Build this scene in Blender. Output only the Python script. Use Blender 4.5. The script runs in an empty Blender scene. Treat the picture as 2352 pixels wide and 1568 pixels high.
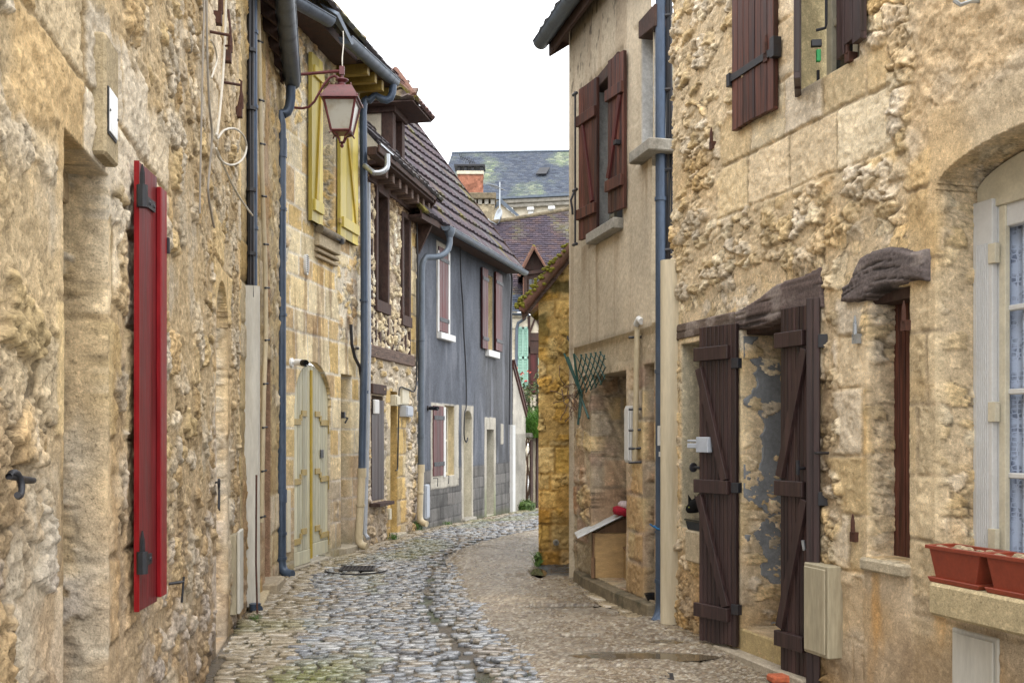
import bpy, bmesh, math, random
import numpy as np
from mathutils import Vector, Matrix

R = random.Random(7)
SC = bpy.context.scene
COL = SC.collection
EYE, FX, CX, HY = 1.5, 2352.0, 1176.0, 1000.0

def V(*a): return Vector(a)
def at(px, py, Y):
    """point of the measured sight line (px,py) at depth Y"""
    return Vector(((px - CX) / FX * Y, Y, EYE + (HY - py) / FX * Y))

# ---------------------------------------------------------------- numpy noise
def _h(ix, iy, s):
    n = (ix.astype(np.int64) * 374761393 + iy.astype(np.int64) * 668265263 + int(s) * 974634777) & 0xFFFFFFFF
    n = ((n ^ (n >> 13)) * 1274126177) & 0xFFFFFFFF
    n = n ^ (n >> 16)
    n = (n * 2246822519) & 0xFFFFFFFF
    return ((n ^ (n >> 15)) & 0xFFFFFF) / float(0xFFFFFF)
def vn(x, y, s=0):
    ix = np.floor(x); iy = np.floor(y); fx = x - ix; fy = y - iy
    fx = fx * fx * (3 - 2 * fx); fy = fy * fy * (3 - 2 * fy)
    a = _h(ix, iy, s); b = _h(ix + 1, iy, s); c = _h(ix, iy + 1, s); d = _h(ix + 1, iy + 1, s)
    return (a * (1 - fx) + b * fx) * (1 - fy) + (c * (1 - fx) + d * fx) * fy
def fbm(x, y, s=0, o=4, g=.5):
    t = 0; a = 1; n = 0
    for k in range(o):
        t = t + a * vn(x * 2 ** k + 17.3 * k, y * 2 ** k - 9.1 * k, s + k); n += a; a *= g
    return t / n
def worley(x, y, s=0, jit=.85, full=False):
    ix = np.floor(x); iy = np.floor(y)
    f1 = np.full(x.shape, 9.0); f2 = np.full(x.shape, 9.0); cid = np.zeros(x.shape); ox = np.zeros(x.shape); oy = np.zeros(x.shape)
    for a in (-1, 0, 1):
        for b in (-1, 0, 1):
            cx = ix + a; cy = iy + b
            px = cx + .5 + jit * (_h(cx, cy, s) - .5); py = cy + .5 + jit * (_h(cx, cy, s + 5) - .5)
            d = np.sqrt((px - x) ** 2 + (py - y) ** 2)
            i_ = _h(cx, cy, s + 11)
            closer = d < f1
            f2 = np.where(closer, f1, np.minimum(f2, d))
            cid = np.where(closer, i_, cid); f1 = np.where(closer, d, f1)
            if full: ox = np.where(closer, x - px, ox); oy = np.where(closer, y - py, oy)
    return (f1, f2, cid, ox, oy) if full else (f1, f2, cid)
def sst(a, b, x):
    t = np.clip((x - a) / (b - a), 0, 1); return t * t * (3 - 2 * t)
def mix(a, b, t): return a + (b - a) * t
def cmix(a, b, t):
    a = np.asarray(a, float); b = np.asarray(b, float)
    return a + (b - a) * t[..., None]
def hsh(i, s): return float(_h(np.array([i]), np.array([3]), s)[0])

def palette(cid, cols):
    """stepwise pick from a list of colours with the random id"""
    c = np.asarray(cols, float); k = np.clip((cid * len(cols)).astype(int), 0, len(cols) - 1)
    f = (cid * len(cols) - k)
    return c[k] * (.82 + .36 * f)[..., None]

LIME = [(.50, .39, .22), (.46, .35, .19), (.55, .45, .29), (.42, .30, .15), (.52, .44, .32), (.47, .34, .17), (.40, .32, .22), (.56, .47, .33), (.45, .31, .13)]
MORT = (.44, .34, .19)

def rubble(u, z, s, su, sv, amp, cols=LIME, mort=MORT, edge=.3, warp=.35, rough=.5, mortup=0.0, dark=.72):
    wx = (fbm(u / su * .9, z / sv * .9, s + 21, 3) - .5) * 2 * warp
    wy = (fbm(u / su * .9 + 40, z / sv * .9, s + 31, 3) - .5) * 2 * warp
    wx = wx + (fbm(u * 13, z * 13, s + 22, 3) - .5) * .55; wy = wy + (fbm(u * 13, z * 13, s + 32, 3) - .5) * .55
    f1, f2, cid, ox, oy = worley(u / su + wx, z / sv + wy, s, .85, True)
    e = (f2 - f1) + (fbm(u * 34, z * 34, s + 3, 3) - .5) * .22
    k = sst(.02, edge, e)
    # stones that the mortar has been dragged over
    cv = .5 + (fbm(u * 2.6, z * 2.6, s + 60, 3) - .5) * .55 + mortup + (_h(np.floor(cid * 977), cid * 0, s) - .5) * .55
    cover = sst(.52, .66, cv)
    k2 = k * (1 - .9 * cover)
    g0 = fbm(u * 15, z * 15, s + 8, 5, .62); grit = .45 * fbm(u * 24, z * 24, s + 8, 5, .66) + .55 * (1 - np.abs(2 * g0 - 1) * 1.6); fine = vn(u * 95, z * 95, s + 18)
    pit = sst(.57, .70, fbm(u * 30, z * 38, s + 9, 4, .6))
    q1, q2, qc = worley(u / .050 + wx * 2, z / .036 + wy * 2, s + 77); q3, q4, qd = worley(u / .024, z / .020, s + 87); facet = (.55 - q1) * .9 + (qc - .5) * .5 + (.5 - q3) * .35
    ta = _h(np.floor(cid * 991), cid * 0 + 1, s) - .5; tb = _h(np.floor(cid * 983), cid * 0 + 2, s) - .65
    h = amp * k2 * np.clip(.35 + .75 * cid + 1.5 * (ta * ox + tb * oy), .1, 1.6) + amp * rough * (grit - .5) * (.5 + .9 * k2) + amp * .16 * (fine - .5) + amp * .55 * facet * (.25 + .75 * k2) - amp * .45 * pit * k2
    c = np.asarray(mort) + (palette(cid, cols) - np.asarray(mort)) * k2[..., None]
    tone = .64 + .72 * fbm(u * 11, z * 11, s + 14, 5, .7)
    groove = 1 - dark * (1 - sst(0, .12, e)) * (1 - .8 * cover) * sst(.32, .55, fbm(u * 5, z * 5, s + 70, 3))
    c = c * (tone * groove * (1 - .42 * pit * (.35 + .65 * k2)) * (.84 + .32 * fine) * (1 + .22 * (qc - .5) * k2) * (1 - .22 * sst(.16, .02, q2 - q1) * k2))[..., None]
    return h, c

def rowtab(s, lo, hi, z0=-1., z1=9.):
    r = random.Random(s); t = [z0]
    while t[-1] < z1: t.append(t[-1] + r.uniform(lo, hi))
    return np.array(t)
def ashlar(u, z, s, lo=.24, hi=.38, wlo=.35, whi=.6, amp=.012, joint=.012, cols=LIME, mort=MORT, tool=.5, jdepth=.012, u_off=0, gdark=.35):
    uu = u + (fbm(u * 4, z * 4, s + 1, 2) - .5) * .02; zz = z + (fbm(u * 4, z * 4, s + 2, 2) - .5) * .02
    t = rowtab(s, lo, hi); k = np.clip(np.searchsorted(t, zz) - 1, 0, len(t) - 2)
    dz = np.minimum(zz - t[k], t[k + 1] - zz)
    w = wlo + (whi - wlo) * _h(k, k * 0 + 1, s + 4); off = _h(k, k * 0 + 2, s + 6) * w + u_off
    q = (uu + off) / w; bi = np.floor(q); du = np.minimum(q - bi, 1 - (q - bi)) * w
    d = np.minimum(dz, du)
    kk = sst(joint * .35, joint * 1.5, d + (fbm(u * 40, z * 40, s + 7, 3) - .5) * .012)
    cid = _h(bi, k.astype(float), s + 9)
    grit = fbm(u * 26, z * 26, s + 8, 5, .6)
    wear = sst(.55, .8, fbm(u * 3.5, z * 3.5, s + 12, 3))
    h = -jdepth * (1 - kk) + amp * (cid - .5) + amp * tool * 2 * (grit - .5) - amp * 1.0 * wear * (fbm(u * 12, z * 12, s + 15, 3))
    c = np.asarray(mort) + (palette(cid, cols) - np.asarray(mort)) * kk[..., None]
    tone = .78 + .44 * fbm(u * 8, z * 8, s + 14, 5, .65)
    c = c * (tone * (1 - gdark * (1 - kk) * sst(.4, .6, fbm(u * 6, z * 6, s + 33, 2))))[..., None]
    return h, c

def blend(a, b, m):
    return mix(a[0], b[0], m), a[1] + (b[1] - a[1]) * m[..., None]
def rect(u, z, u0, u1, z0, z1, soft=.02, s=0, wob=.03):
    n = (fbm(u * 6, z * 6, s + 90, 3) - .5) * 2 * wob
    return sst(-soft, soft, np.minimum(np.minimum(u - u0, u1 - u), np.minimum(z - z0, z1 - z)) + n)

# ---------------------------------------------------------------- objects
ROOT = {}
def tag(o, label=None, cat=None, group=None, kind=None):
    if label: o['label'] = label
    if cat: o['category'] = cat
    if group: o['group'] = group
    if kind: o['kind'] = kind
    return o
def thing(name, label, cat, loc, group=None):
    o = bpy.data.objects.new(name, None); COL.objects.link(o); o.empty_display_size = .2
    o.location = loc; ROOT[o.name] = Vector(loc)
    return tag(o, label, cat, group)
def link(name, me, mat, parent=None, loc=None):
    base = ROOT[parent.name] if parent else Vector(loc if loc is not None else (0, 0, 0))
    if base.length > 0: me.transform(Matrix.Translation(-base))
    o = bpy.data.objects.new(name, me); COL.objects.link(o); ROOT[o.name] = base
    if parent: o.parent = parent
    else: o.location = base
    if mat: me.materials.append(mat)
    return o

class MB:
    def __init__(s): s.v = []; s.f = []; s.c = None; s.fc = []
    def add(s, vs, fs, col=None):
        b = len(s.v); s.v += [tuple(v) for v in vs]; s.f += [tuple(i + b for i in f) for f in fs]
        if col is not None or s.fc:
            s.fc += [col or (1, 1, 1)] * (len(s.v) - len(s.fc))
        return s
    def hexa(s, p, col=None):
        return s.add(p, [(0, 3, 2, 1), (4, 5, 6, 7), (0, 1, 5, 4), (1, 2, 6, 5), (2, 3, 7, 6), (3, 0, 4, 7)], col)
    def box(s, o, a, b, c, col=None):
        o = Vector(o); a = Vector(a); b = Vector(b); c = Vector(c)
        return s.hexa([o, o + a, o + a + b, o + b, o + c, o + a + c, o + a + b + c, o + b + c], col)
    def cbox(s, c, sx, sy, sz, rz=0, col=None):
        ca, sa = math.cos(rz), math.sin(rz); a = Vector((ca * sx, sa * sx, 0)); b = Vector((-sa * sy, ca * sy, 0)); d = Vector((0, 0, sz))
        return s.box(Vector(c) - a / 2 - b / 2 - d / 2, a, b, d, col)
    def clear(s): s.v = []; s.f = []; s.fc = []; return s
    def prism(s, poly, vec, col=None):
        n = len(poly); vec = Vector(vec); p = [Vector(q) for q in poly]
        return s.add(p + [q + vec for q in p], [tuple(range(n))[::-1], tuple(range(n, 2 * n))] + [(i, (i + 1) % n, n + (i + 1) % n, n + i) for i in range(n)], col)
    def quad(s, a, b, c, d, col=None): return s.add([a, b, c, d], [(0, 1, 2, 3)], col)
    def tube(s, pts, r, n=8, cap=True, col=None, flat=1.0):
        pts = [Vector(p) for p in pts]; rs = r if isinstance(r, (list, tuple)) else [r] * len(pts)
        rings = []; nrm = None
        for i, p in enumerate(pts):
            t = (pts[min(i + 1, len(pts) - 1)] - pts[max(i - 1, 0)])
            t = t.normalized() if t.length > 1e-9 else Vector((0, 0, 1))
            if nrm is None:
                up = Vector((0, 0, 1)) if abs(t.z) < .9 else Vector((1, 0, 0))
                nrm = up.cross(t).normalized()
            else:
                nrm = (nrm - t * nrm.dot(t)); nrm = nrm.normalized() if nrm.length > 1e-6 else Vector((1, 0, 0))
            b = t.cross(nrm)
            rings.append([p + (nrm * math.cos(2 * math.pi * k / n) + b * math.sin(2 * math.pi * k / n) * flat) * rs[i] for k in range(n)])
        vs = [v for rg in rings for v in rg]; fs = []
        for i in range(len(pts) - 1):
            for k in range(n): fs.append((i * n + k, i * n + (k + 1) % n, (i + 1) * n + (k + 1) % n, (i + 1) * n + k))
        if cap: fs.append(tuple(range(n))[::-1]); fs.append(tuple((len(pts) - 1) * n + k for k in range(n)))
        return s.add(vs, fs, col)
    def lathe(s, base, prof, n=12, axis=(0, 0, 1), col=None):
        """prof: (radius, height) pairs up the axis"""
        ax = Vector(axis).normalized(); up = Vector((0, 0, 1)) if abs(ax.z) < .9 else Vector((1, 0, 0))
        a = up.cross(ax).normalized(); b = ax.cross(a); base = Vector(base); vs = []; fs = []
        for r, h in prof:
            for k in range(n):
                t = 2 * math.pi * (k + .5) / n; vs.append(base + ax * h + (a * math.cos(t) + b * math.sin(t)) * max(r, 1e-4))
        for i in range(len(prof) - 1):
            for k in range(n): fs.append((i * n + k, i * n + (k + 1) % n, (i + 1) * n + (k + 1) % n, (i + 1) * n + k))
        fs.append(tuple(range(n))[::-1]); fs.append(tuple((len(prof) - 1) * n + k for k in range(n)))
        return s.add(vs, fs, col)
    def build(s, name, mat, parent=None, loc=None, bevel=0, smooth=0, recalc=True):
        me = bpy.data.meshes.new(name); me.from_pydata(s.v, [], s.f)
        if s.fc:
            s.fc += [(1, 1, 1)] * (len(s.v) - len(s.fc))
            a = me.attributes.new('col', 'FLOAT_COLOR', 'POINT')
            a.data.foreach_set('color', np.array([(c[0], c[1], c[2], 1) for c in s.fc], dtype=np.float32).ravel())
        if recalc or bevel:
            bm = bmesh.new(); bm.from_mesh(me)
            if recalc: bmesh.ops.recalc_face_normals(bm, faces=bm.faces)
            if bevel:
                ed = [e for e in bm.edges if len(e.link_faces) == 2 and e.calc_face_angle(0) > .6]
                bmesh.ops.bevel(bm, geom=ed, offset=bevel, segments=1, affect='EDGES', profile=.6)
            bm.to_mesh(me); bm.free()
        me.update()
        if smooth:
            me.polygons.foreach_set('use_smooth', [True] * len(me.polygons))
            me.set_sharp_from_angle(angle=math.radians(smooth))
        return link(name, me, mat, parent, loc)

class W:
    """vertical plane through origin o, running along d; n points to the street"""
    def __init__(s, x, y, dx, dy, side):
        s.o = Vector((x, y, 0)); s.d = Vector((dx, dy, 0)).normalized()
        s.n = Vector((s.d.y, -s.d.x, 0)) * side
    def uz(s, px, py=HY, off=0):
        r = Vector(((px - CX) / FX, 1, (HY - py) / FX)); o = s.o + s.n * off - Vector((0, 0, EYE))
        t = o.dot(s.n) / r.dot(s.n); P = r * t + Vector((0, 0, EYE))
        return (P - s.o).dot(s.d), P.z
    def u(s, px, off=0): return s.uz(px, HY, off)[0]
    def z(s, px, py, off=0): return s.uz(px, py, off)[1]
    def p(s, u, z, off=0): return s.o + s.d * u + s.n * off + Vector((0, 0, z))
    def P(s, px, py, off=0): return s.p(*s.uz(px, py, off), off)
    def box(s, mb, u0, u1, z0, z1, n0, n1, col=None):
        return mb.hexa([s.p(u0, z0, n0), s.p(u1, z0, n0), s.p(u1, z0, n1), s.p(u0, z0, n1), s.p(u0, z1, n0), s.p(u1, z1, n0), s.p(u1, z1, n1), s.p(u0, z1, n1)], col)
    def poly(s, mb, uz, n0, n1, col=None):
        return mb.prism([s.p(u, z, n0) for u, z in uz], s.n * (n1 - n0), col)

def wall_sheet(name, w, us, zs, style, openings, mat, parent, base=None, clip=None):
    """a stone wall as a relief sheet: each vertex is pushed out along the wall normal by style(); openings cut through it get real reveals"""
    us = np.array(us, float); zs = np.array(zs, float)
    for o in openings:
        for e in (o['u0'], o['u1']): us[np.argmin(abs(us - e))] = e
        for e in (o['z0'], o['z1']): zs[np.argmin(abs(zs - e))] = e
    nu, nz = len(us), len(zs)
    U, Z = np.meshgrid(us, zs)
    top = np.full((len(openings), nu), -1)
    for k, o in enumerate(openings):
        if 'arch' not in o: continue
        for i in range(nu):
            if o['u0'] - 1e-6 <= us[i] <= o['u1'] + 1e-6:
                t = o['arch'](us[i]); j = int(np.argmin(abs(zs - t))); Z[j, i] = t; top[k, i] = j
    hole = np.zeros((nz - 1, nu - 1), int)
    uc = (us[:-1] + us[1:]) / 2; zc = (zs[:-1] + zs[1:]) / 2
    for k, o in enumerate(openings):
        iu = (uc > o['u0']) & (uc < o['u1']); iz = (zc > o['z0']) & (zc < o['z1'])
        m = np.outer(iz, iu)
        if 'arch' in o:
            J = np.arange(nz - 1)[:, None]; tj = np.minimum(top[k][:-1], top[k][1:])[None, :]
            m = m & (J < tj)
        hole[m] = k + 1
    if clip is not None:
        cc = clip(*np.meshgrid(uc, zc)); hole[cc] = -1
    H, C = style(U, Z)
    for o in openings:                                  # dressed, flush stone round every opening
        d = np.maximum(np.maximum(o['u0'] - U, U - o['u1']), np.maximum(o['z0'] - Z, Z - (o['z1'] if 'arch' not in o else o['z1'])))
        t = sst(.02, .12, d + (fbm(U * 9, Z * 9, 950, 3) - .5) * .06); H = mix(.006 + .18 * np.clip(H, -.03, .03), H, t)
    N = H.copy()
    X = w.o.x + w.d.x * U + w.n.x * N; Y = w.o.y + w.d.y * U + w.n.y * N
    verts = np.stack([X, Y, Z], -1).reshape(-1, 3); cols = np.clip(C, .004, .95).reshape(-1, 3)
    idx = np.arange(nu * nz).reshape(nz, nu)
    keep = hole == 0
    f = np.stack([idx[:-1, :-1][keep], idx[:-1, 1:][keep], idx[1:, 1:][keep], idx[1:, :-1][keep]], -1)
    vl = [verts]; cl = [cols]; faces = [f]; nxt = nu * nz
    wn = np.array(w.n); Hf = H.reshape(-1); Uf = U.reshape(-1); Zf = Z.reshape(-1)
    for k, o in enumerate(openings):
        e = []
        hk = hole == k + 1
        for j, i in zip(*np.where(hk)):
            a, b, c, d = idx[j, i], idx[j, i + 1], idx[j + 1, i + 1], idx[j + 1, i]
            if j == 0 or (hole[j - 1, i] == 0): e.append((a, b))
            if i == nu - 2 or hole[j, i + 1] == 0: e.append((b, c))
            if j == nz - 2 or hole[j + 1, i] == 0: e.append((c, d))
            if i == 0 or hole[j, i - 1] == 0: e.append((d, a))
        if not e: continue
        e = np.array(e); vi = np.unique(e); pos = {v: q for q, v in enumerate(vi)}
        nst = max(2, int(o['depth'] / .018)); prev = vi
        pl = o.get('tint')
        for st in range(1, nst + 1):
            t = st / nst; dep = Hf[vi] * (1 - t) - o['depth'] * t
            cu = (o['u0'] + o['u1']) / 2; sgn = np.sign(Uf[vi] - cu)
            side = (np.abs(Uf[vi] - o['u0']) < 1e-5) | (np.abs(Uf[vi] - o['u1']) < 1e-5)
            dd = o['depth'] * t + .25
            h2, c2 = style(np.where(side, Uf[vi] + sgn * dd, Uf[vi]) + 3.7, np.where(side, Zf[vi], Zf[vi] + dd)) if pl is None else (np.zeros(len(vi)), None)
            jit = ((fbm(Uf[vi] * 9 + 50, Zf[vi] * 9 + st * .35, 400 + k, 4) - .5) * .012 * o.get('jit', 1.) + np.clip(h2, -.02, .03) * .55) * min(1, (nst - st) / 2, st / 2)
            dep = Hf[vi] * (1 - t) - o['depth'] * t
            p = verts[vi] + wn * (dep - Hf[vi])[:, None]
            p = p - np.array(w.d)[None, :] * (jit * sgn * side)[:, None]
            tone = .7 + .6 * fbm(Uf[vi] * 8 + st * .3, Zf[vi] * 8 + st * .28, 410 + k, 4, .6)
            if pl is None: base_c = cols[vi] + (c2 - cols[vi]) * min(1, t * 4); tone = tone * .3 + .7
            else: base_c = np.asarray(pl)[None, :] * np.ones((len(vi), 1))
            vl.append(p); cl.append(np.clip(base_c * tone[:, None], .003, .95))
            new = np.arange(nxt, nxt + len(vi)); nxt += len(vi)
            q = np.array([(prev[pos[a]], prev[pos[b]], new[pos[b]], new[pos[a]]) for a, b in e]); faces.append(q)
            prev = new
    vv = np.concatenate(vl); cc = np.concatenate(cl); ff = np.concatenate(faces)
    # orient the grid towards the street
    if w.d.cross(Vector((0, 0, 1))).dot(w.n) < 0: ff = ff[:, ::-1]
    used = np.zeros(len(vv), bool); used[ff.ravel()] = True
    rm = np.cumsum(used) - 1; vv = vv[used]; cc = cc[used]; ff = rm[ff]
    me = bpy.data.meshes.new(name)
    me.vertices.add(len(vv)); me.vertices.foreach_set('co', vv.astype(np.float32).ravel())
    me.loops.add(len(ff) * 4); me.polygons.add(len(ff))
    me.loops.foreach_set('vertex_index', ff.astype(np.int32).ravel())
    me.polygons.foreach_set('loop_start', (np.arange(len(ff)) * 4).astype(np.int32))
    me.polygons.foreach_set('use_smooth', np.ones(len(ff), bool))
    a = me.attributes.new('col', 'FLOAT_COLOR', 'POINT')
    a.data.foreach_set('color', np.concatenate([cc, np.ones((len(cc), 1))], 1).astype(np.float32).ravel())
    me.update(calc_edges=True); me.validate()
    return link(name, me, mat, parent, base)

# ---------------------------------------------------------------- materials
def _mat(name):
    m = bpy.data.materials.new(name); m.use_nodes = True; nt = m.node_tree
    b = nt.nodes['Principled BSDF']; return m, nt, b
def _n(nt, t, **kw):
    n = nt.nodes.new(t)
    for k, v in kw.items():
        if k in n.inputs: n.inputs[k].default_value = v
        else: setattr(n, k, v)
    return n
def _coord(nt, scale=(1, 1, 1)):
    tc = _n(nt, 'ShaderNodeTexCoord'); mp = _n(nt, 'ShaderNodeMapping'); mp.inputs['Scale'].default_value = scale
    nt.links.new(tc.outputs['Object'], mp.inputs['Vector']); return mp.outputs['Vector']
def _noise(nt, vec, scale, detail=5, rough=.6):
    n = _n(nt, 'ShaderNodeTexNoise'); n.inputs['Scale'].default_value = scale; n.inputs['Detail'].default_value = detail; n.inputs['Roughness'].default_value = rough
    nt.links.new(vec, n.inputs['Vector']); return n.outputs['Fac']
def _range(nt, sock, a, b, c, d):
    n = _n(nt, 'ShaderNodeMapRange'); nt.links.new(sock, n.inputs['Value'])
    for k, v in zip(('From Min', 'From Max', 'To Min', 'To Max'), (a, b, c, d)): n.inputs[k].default_value = v
    return n.outputs['Result']
def _mul(nt, col, fac):
    n = _n(nt, 'ShaderNodeVectorMath', operation='SCALE'); nt.links.new(col, n.inputs[0]); nt.links.new(fac, n.inputs['Scale']); return n.outputs[0]
def _mix(nt, fac, a, b):
    n = _n(nt, 'ShaderNodeMix', data_type='RGBA')
    nt.links.new(fac, n.inputs['Factor'])
    for s, v in ((n.inputs[6], a), (n.inputs[7], b)):
        if isinstance(v, tuple): s.default_value = (*v, 1)
        else: nt.links.new(v, s)
    return n.outputs[2]
def _bump(nt, b, sock, strength, dist):
    n = _n(nt, 'ShaderNodeBump'); n.inputs['Strength'].default_value = strength; n.inputs['Distance'].default_value = dist
    nt.links.new(sock, n.inputs['Height']); nt.links.new(n.outputs['Normal'], b.inputs['Normal'])

def _ridge(nt, vec, scale, detail=5):
    n = _n(nt, 'ShaderNodeTexNoise'); n.noise_type = 'RIDGED_MULTIFRACTAL'; n.normalize = True
    for k, v in (('Scale', scale), ('Detail', detail), ('Roughness', .6), ('Offset', .9), ('Gain', 1.6)): n.inputs[k].default_value = v
    nt.links.new(vec, n.inputs['Vector']); return n.outputs['Fac']
def mat_stone(name, s1=26, s2=120, amount=.020, rough=.93, cav=.30):
    m, nt, b = _mat(name); vec = _coord(nt); at_ = _n(nt, 'ShaderNodeAttribute', attribute_name='col')
    w = _noise(nt, vec, s1 * .5, 3, .6); r = _ridge(nt, vec, s1, 6); f = _noise(nt, vec, s2, 6, .72); p = _noise(nt, vec, s1 * 2.1, 5, .65)
    pit = _range(nt, p, .58, .70, 0, 1)
    def op(o, a, c):
        n = _n(nt, 'ShaderNodeMath', operation=o)
        for i, q in enumerate((a, c)):
            if isinstance(q, (int, float)): n.inputs[i].default_value = q
            else: nt.links.new(q, n.inputs[i])
        return n.outputs[0]
    h = op('SUBTRACT', op('ADD', op('MULTIPLY', r, .16), op('MULTIPLY', f, .80)), op('MULTIPLY', pit, .45))
    k = op('MULTIPLY', op('MULTIPLY', _range(nt, f, .3, .7, .72, 1.36), _range(nt, r, .1, .8, 1.14, .94)), op('SUBTRACT', 1.0, op('MULTIPLY', pit, cav)))
    k = op('MULTIPLY', k, _range(nt, w, .3, .7, .84, 1.16))
    k = op('MULTIPLY', k, 1.10); nt.links.new(_mul(nt, at_.outputs['Color'], k), b.inputs['Base Color']); b.inputs['Roughness'].default_value = rough; b.inputs['Specular IOR Level'].default_value = .2
    _bump(nt, b, h, 1.0, amount); return m
def mat_attr(name, rough=.9, fine=90, lo=.62, hi=1.38, bump=.6, dist=.006, spec=.25, rvar=0, rscale=0):
    m, nt, b = _mat(name); vec = _coord(nt)
    at_ = _n(nt, 'ShaderNodeAttribute', attribute_name='col')
    f = _noise(nt, vec, fine, 6, .7); g = _noise(nt, vec, fine * .22, 4, .6)
    k = _n(nt, 'ShaderNodeMath', operation='MULTIPLY'); nt.links.new(_range(nt, f, .3, .7, lo, hi), k.inputs[0]); nt.links.new(_range(nt, g, .25, .75, .8, 1.2), k.inputs[1])
    nt.links.new(_mul(nt, at_.outputs['Color'], k.outputs[0]), b.inputs['Base Color'])
    b.inputs['Roughness'].default_value = rough; b.inputs['Specular IOR Level'].default_value = spec
    if rvar: nt.links.new(_range(nt, _noise(nt, vec, rscale, 5, .6) if rscale else g, .38, .62, rough - rvar, rough + rvar), b.inputs['Roughness'])
    if bump: _bump(nt, b, f, bump, dist)
    return m

def mat_paint(name, rgb, rough=.5, var=.25, scale=6, stretch=(1, 1, 1), bump=.15, dist=.003, dirt=None, damt=.35, metallic=0, spec=.4, fine=60):
    m, nt, b = _mat(name); vec = _coord(nt, stretch)
    f = _noise(nt, vec, scale, 6, .65); g = _noise(nt, vec, fine, 4, .6)
    base = _n(nt, 'ShaderNodeRGB'); base.outputs[0].default_value = (*rgb, 1)
    k = _n(nt, 'ShaderNodeMath', operation='MULTIPLY'); nt.links.new(_range(nt, f, .3, .7, 1 - var, 1 + var), k.inputs[0]); nt.links.new(_range(nt, g, .3, .7, 1 - var * .6, 1 + var * .6), k.inputs[1])
    at_ = _n(nt, 'ShaderNodeAttribute', attribute_name='col'); k2 = _n(nt, 'ShaderNodeMath', operation='ADD'); k2.inputs[1].default_value = 1.0; nt.links.new(at_.outputs['Fac'], k2.inputs[0])
    k3 = _n(nt, 'ShaderNodeMath', operation='MULTIPLY'); nt.links.new(k.outputs[0], k3.inputs[0]); nt.links.new(k2.outputs[0], k3.inputs[1])
    c = _mul(nt, base.outputs[0], k3.outputs[0])
    if dirt:
        d = _noise(nt, vec, scale * .6, 7, .7); c = _mix(nt, _range(nt, d, .5, .5 + .3 * (1.2 - damt), 0, min(1, damt * 1.6)), c, dirt)
    nt.links.new(c, b.inputs['Base Color'])
    b.inputs['Metallic'].default_value = metallic; b.inputs['Specular IOR Level'].default_value = spec
    nt.links.new(_range(nt, f, .3, .7, max(.05, rough - .12), min(1, rough + .12)), b.inputs['Roughness'])
    if bump: _bump(nt, b, g, bump, dist)
    return m
# ---------------------------------------------------------------- shared materials
M = {}
M['stone'] = mat_stone('limestone', 34, 130, .0055)
M['stone_far'] = mat_stone('limestone_weathered', 22, 80, .008)
M['render'] = mat_attr('lime_render', .93, 160, .82, 1.16, .35, .003)
M['cobble'] = mat_attr('wet_cobble', .20, 80, .6, 1.4, .45, .004, spec=1.0, rvar=.12)
M['gravel'] = mat_attr('wet_gravel', .30, 110, .4, 1.6, .75, .010, spec=1.0, rvar=.2, rscale=2.2)
M['tile'] = mat_attr('clay_tile', .8, 42, .35, 1.75, .8, .008)
M['leaf'] = mat_attr('leaf', .55, 20, .8, 1.2, 0, .01, spec=.3)
M['iron'] = mat_paint('black_iron', (.018, .019, .024), .5, .3, 20, spec=.5, dirt=(.05, .025, .015), damt=.3)
M['rust'] = mat_paint('rusty_iron', (.07, .028, .018), .75, .4, 25)
M['zinc'] = mat_paint('zinc', (.11, .135, .17), .45, .25, 5, (1, 1, .4), metallic=.35, dirt=(.09, .10, .11), damt=.4)
M['blue_pipe'] = mat_paint('blue_grey_pipe', (.055, .080, .125), .42, .28, 7, (1, 1, .25), metallic=.2, dirt=(.16, .17, .18), damt=.3)
M['steel_pipe'] = mat_paint('pale_steel', (.42, .45, .48), .35, .15, 8, metallic=.6)
M['cream_pipe'] = mat_paint('cream_plastic', (.50, .42, .28), .5, .18, 5, (1, 1, .3), dirt=(.25, .18, .09), damt=.3)
M['pale_cover'] = mat_paint('pale_plastic', (.56, .54, .48), .5, .14, 6, (1, 1, .15), dirt=(.34, .30, .23), damt=.4)
M['warm_cover'] = mat_paint('ivory_plastic', (.60, .52, .37), .5, .14, 6, (1, 1, .12), dirt=(.36, .28, .17), damt=.4)
M['box'] = mat_paint('cabinet_plastic', (.42, .37, .26), .55, .22, 7, (1, 1, .15), dirt=(.20, .16, .10), damt=.55)
M['grey_box'] = mat_paint('grey_plastic', (.38, .41, .46), .5, .1, 6)
M['red'] = mat_paint('red_shutter_paint', (.155, .014, .018), .48, .45, 14, (1, 1, .10), bump=.5, dirt=(.12, .030, .028), damt=.55)
M['red_edge'] = mat_paint('bright_red_paint', (.24, .004, .008), .4, .3, 12, (1, 1, .15), dirt=(.16, .01, .012), damt=.35)
M['brown'] = mat_paint('brown_stained_board', (.085, .030, .020), .55, .55, 30, (1, 1, .05), bump=.6, dirt=(.028, .014, .016), damt=.7, spec=.4)
M['brown_dark'] = mat_paint('dark_stained_board', (.036, .019, .018), .5, .55, 34, (1, 1, .05), bump=.6, dirt=(.085, .048, .034), damt=.35, spec=.45)
M['brown_red'] = mat_paint('oxblood_board', (.075, .016, .015), .5, .35, 12, (1, 1, .1), bump=.3)
M['oak'] = mat_paint('weathered_oak', (.14, .095, .075), .85, .5, 16, (.35, .35, 3), bump=.9, dist=.01, dirt=(.05, .032, .028), damt=.6, fine=30)
M['beam'] = mat_paint('dark_timber', (.055, .03, .024), .8, .5, 14, (1, 1, .5), bump=.6, dirt=(.11, .08, .06), damt=.3)
M['yellow'] = mat_paint('mustard_paint', (.50, .40, .085), .5, .14, 8, (1, 1, .2), dirt=(.33, .25, .07), damt=.3)
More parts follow.
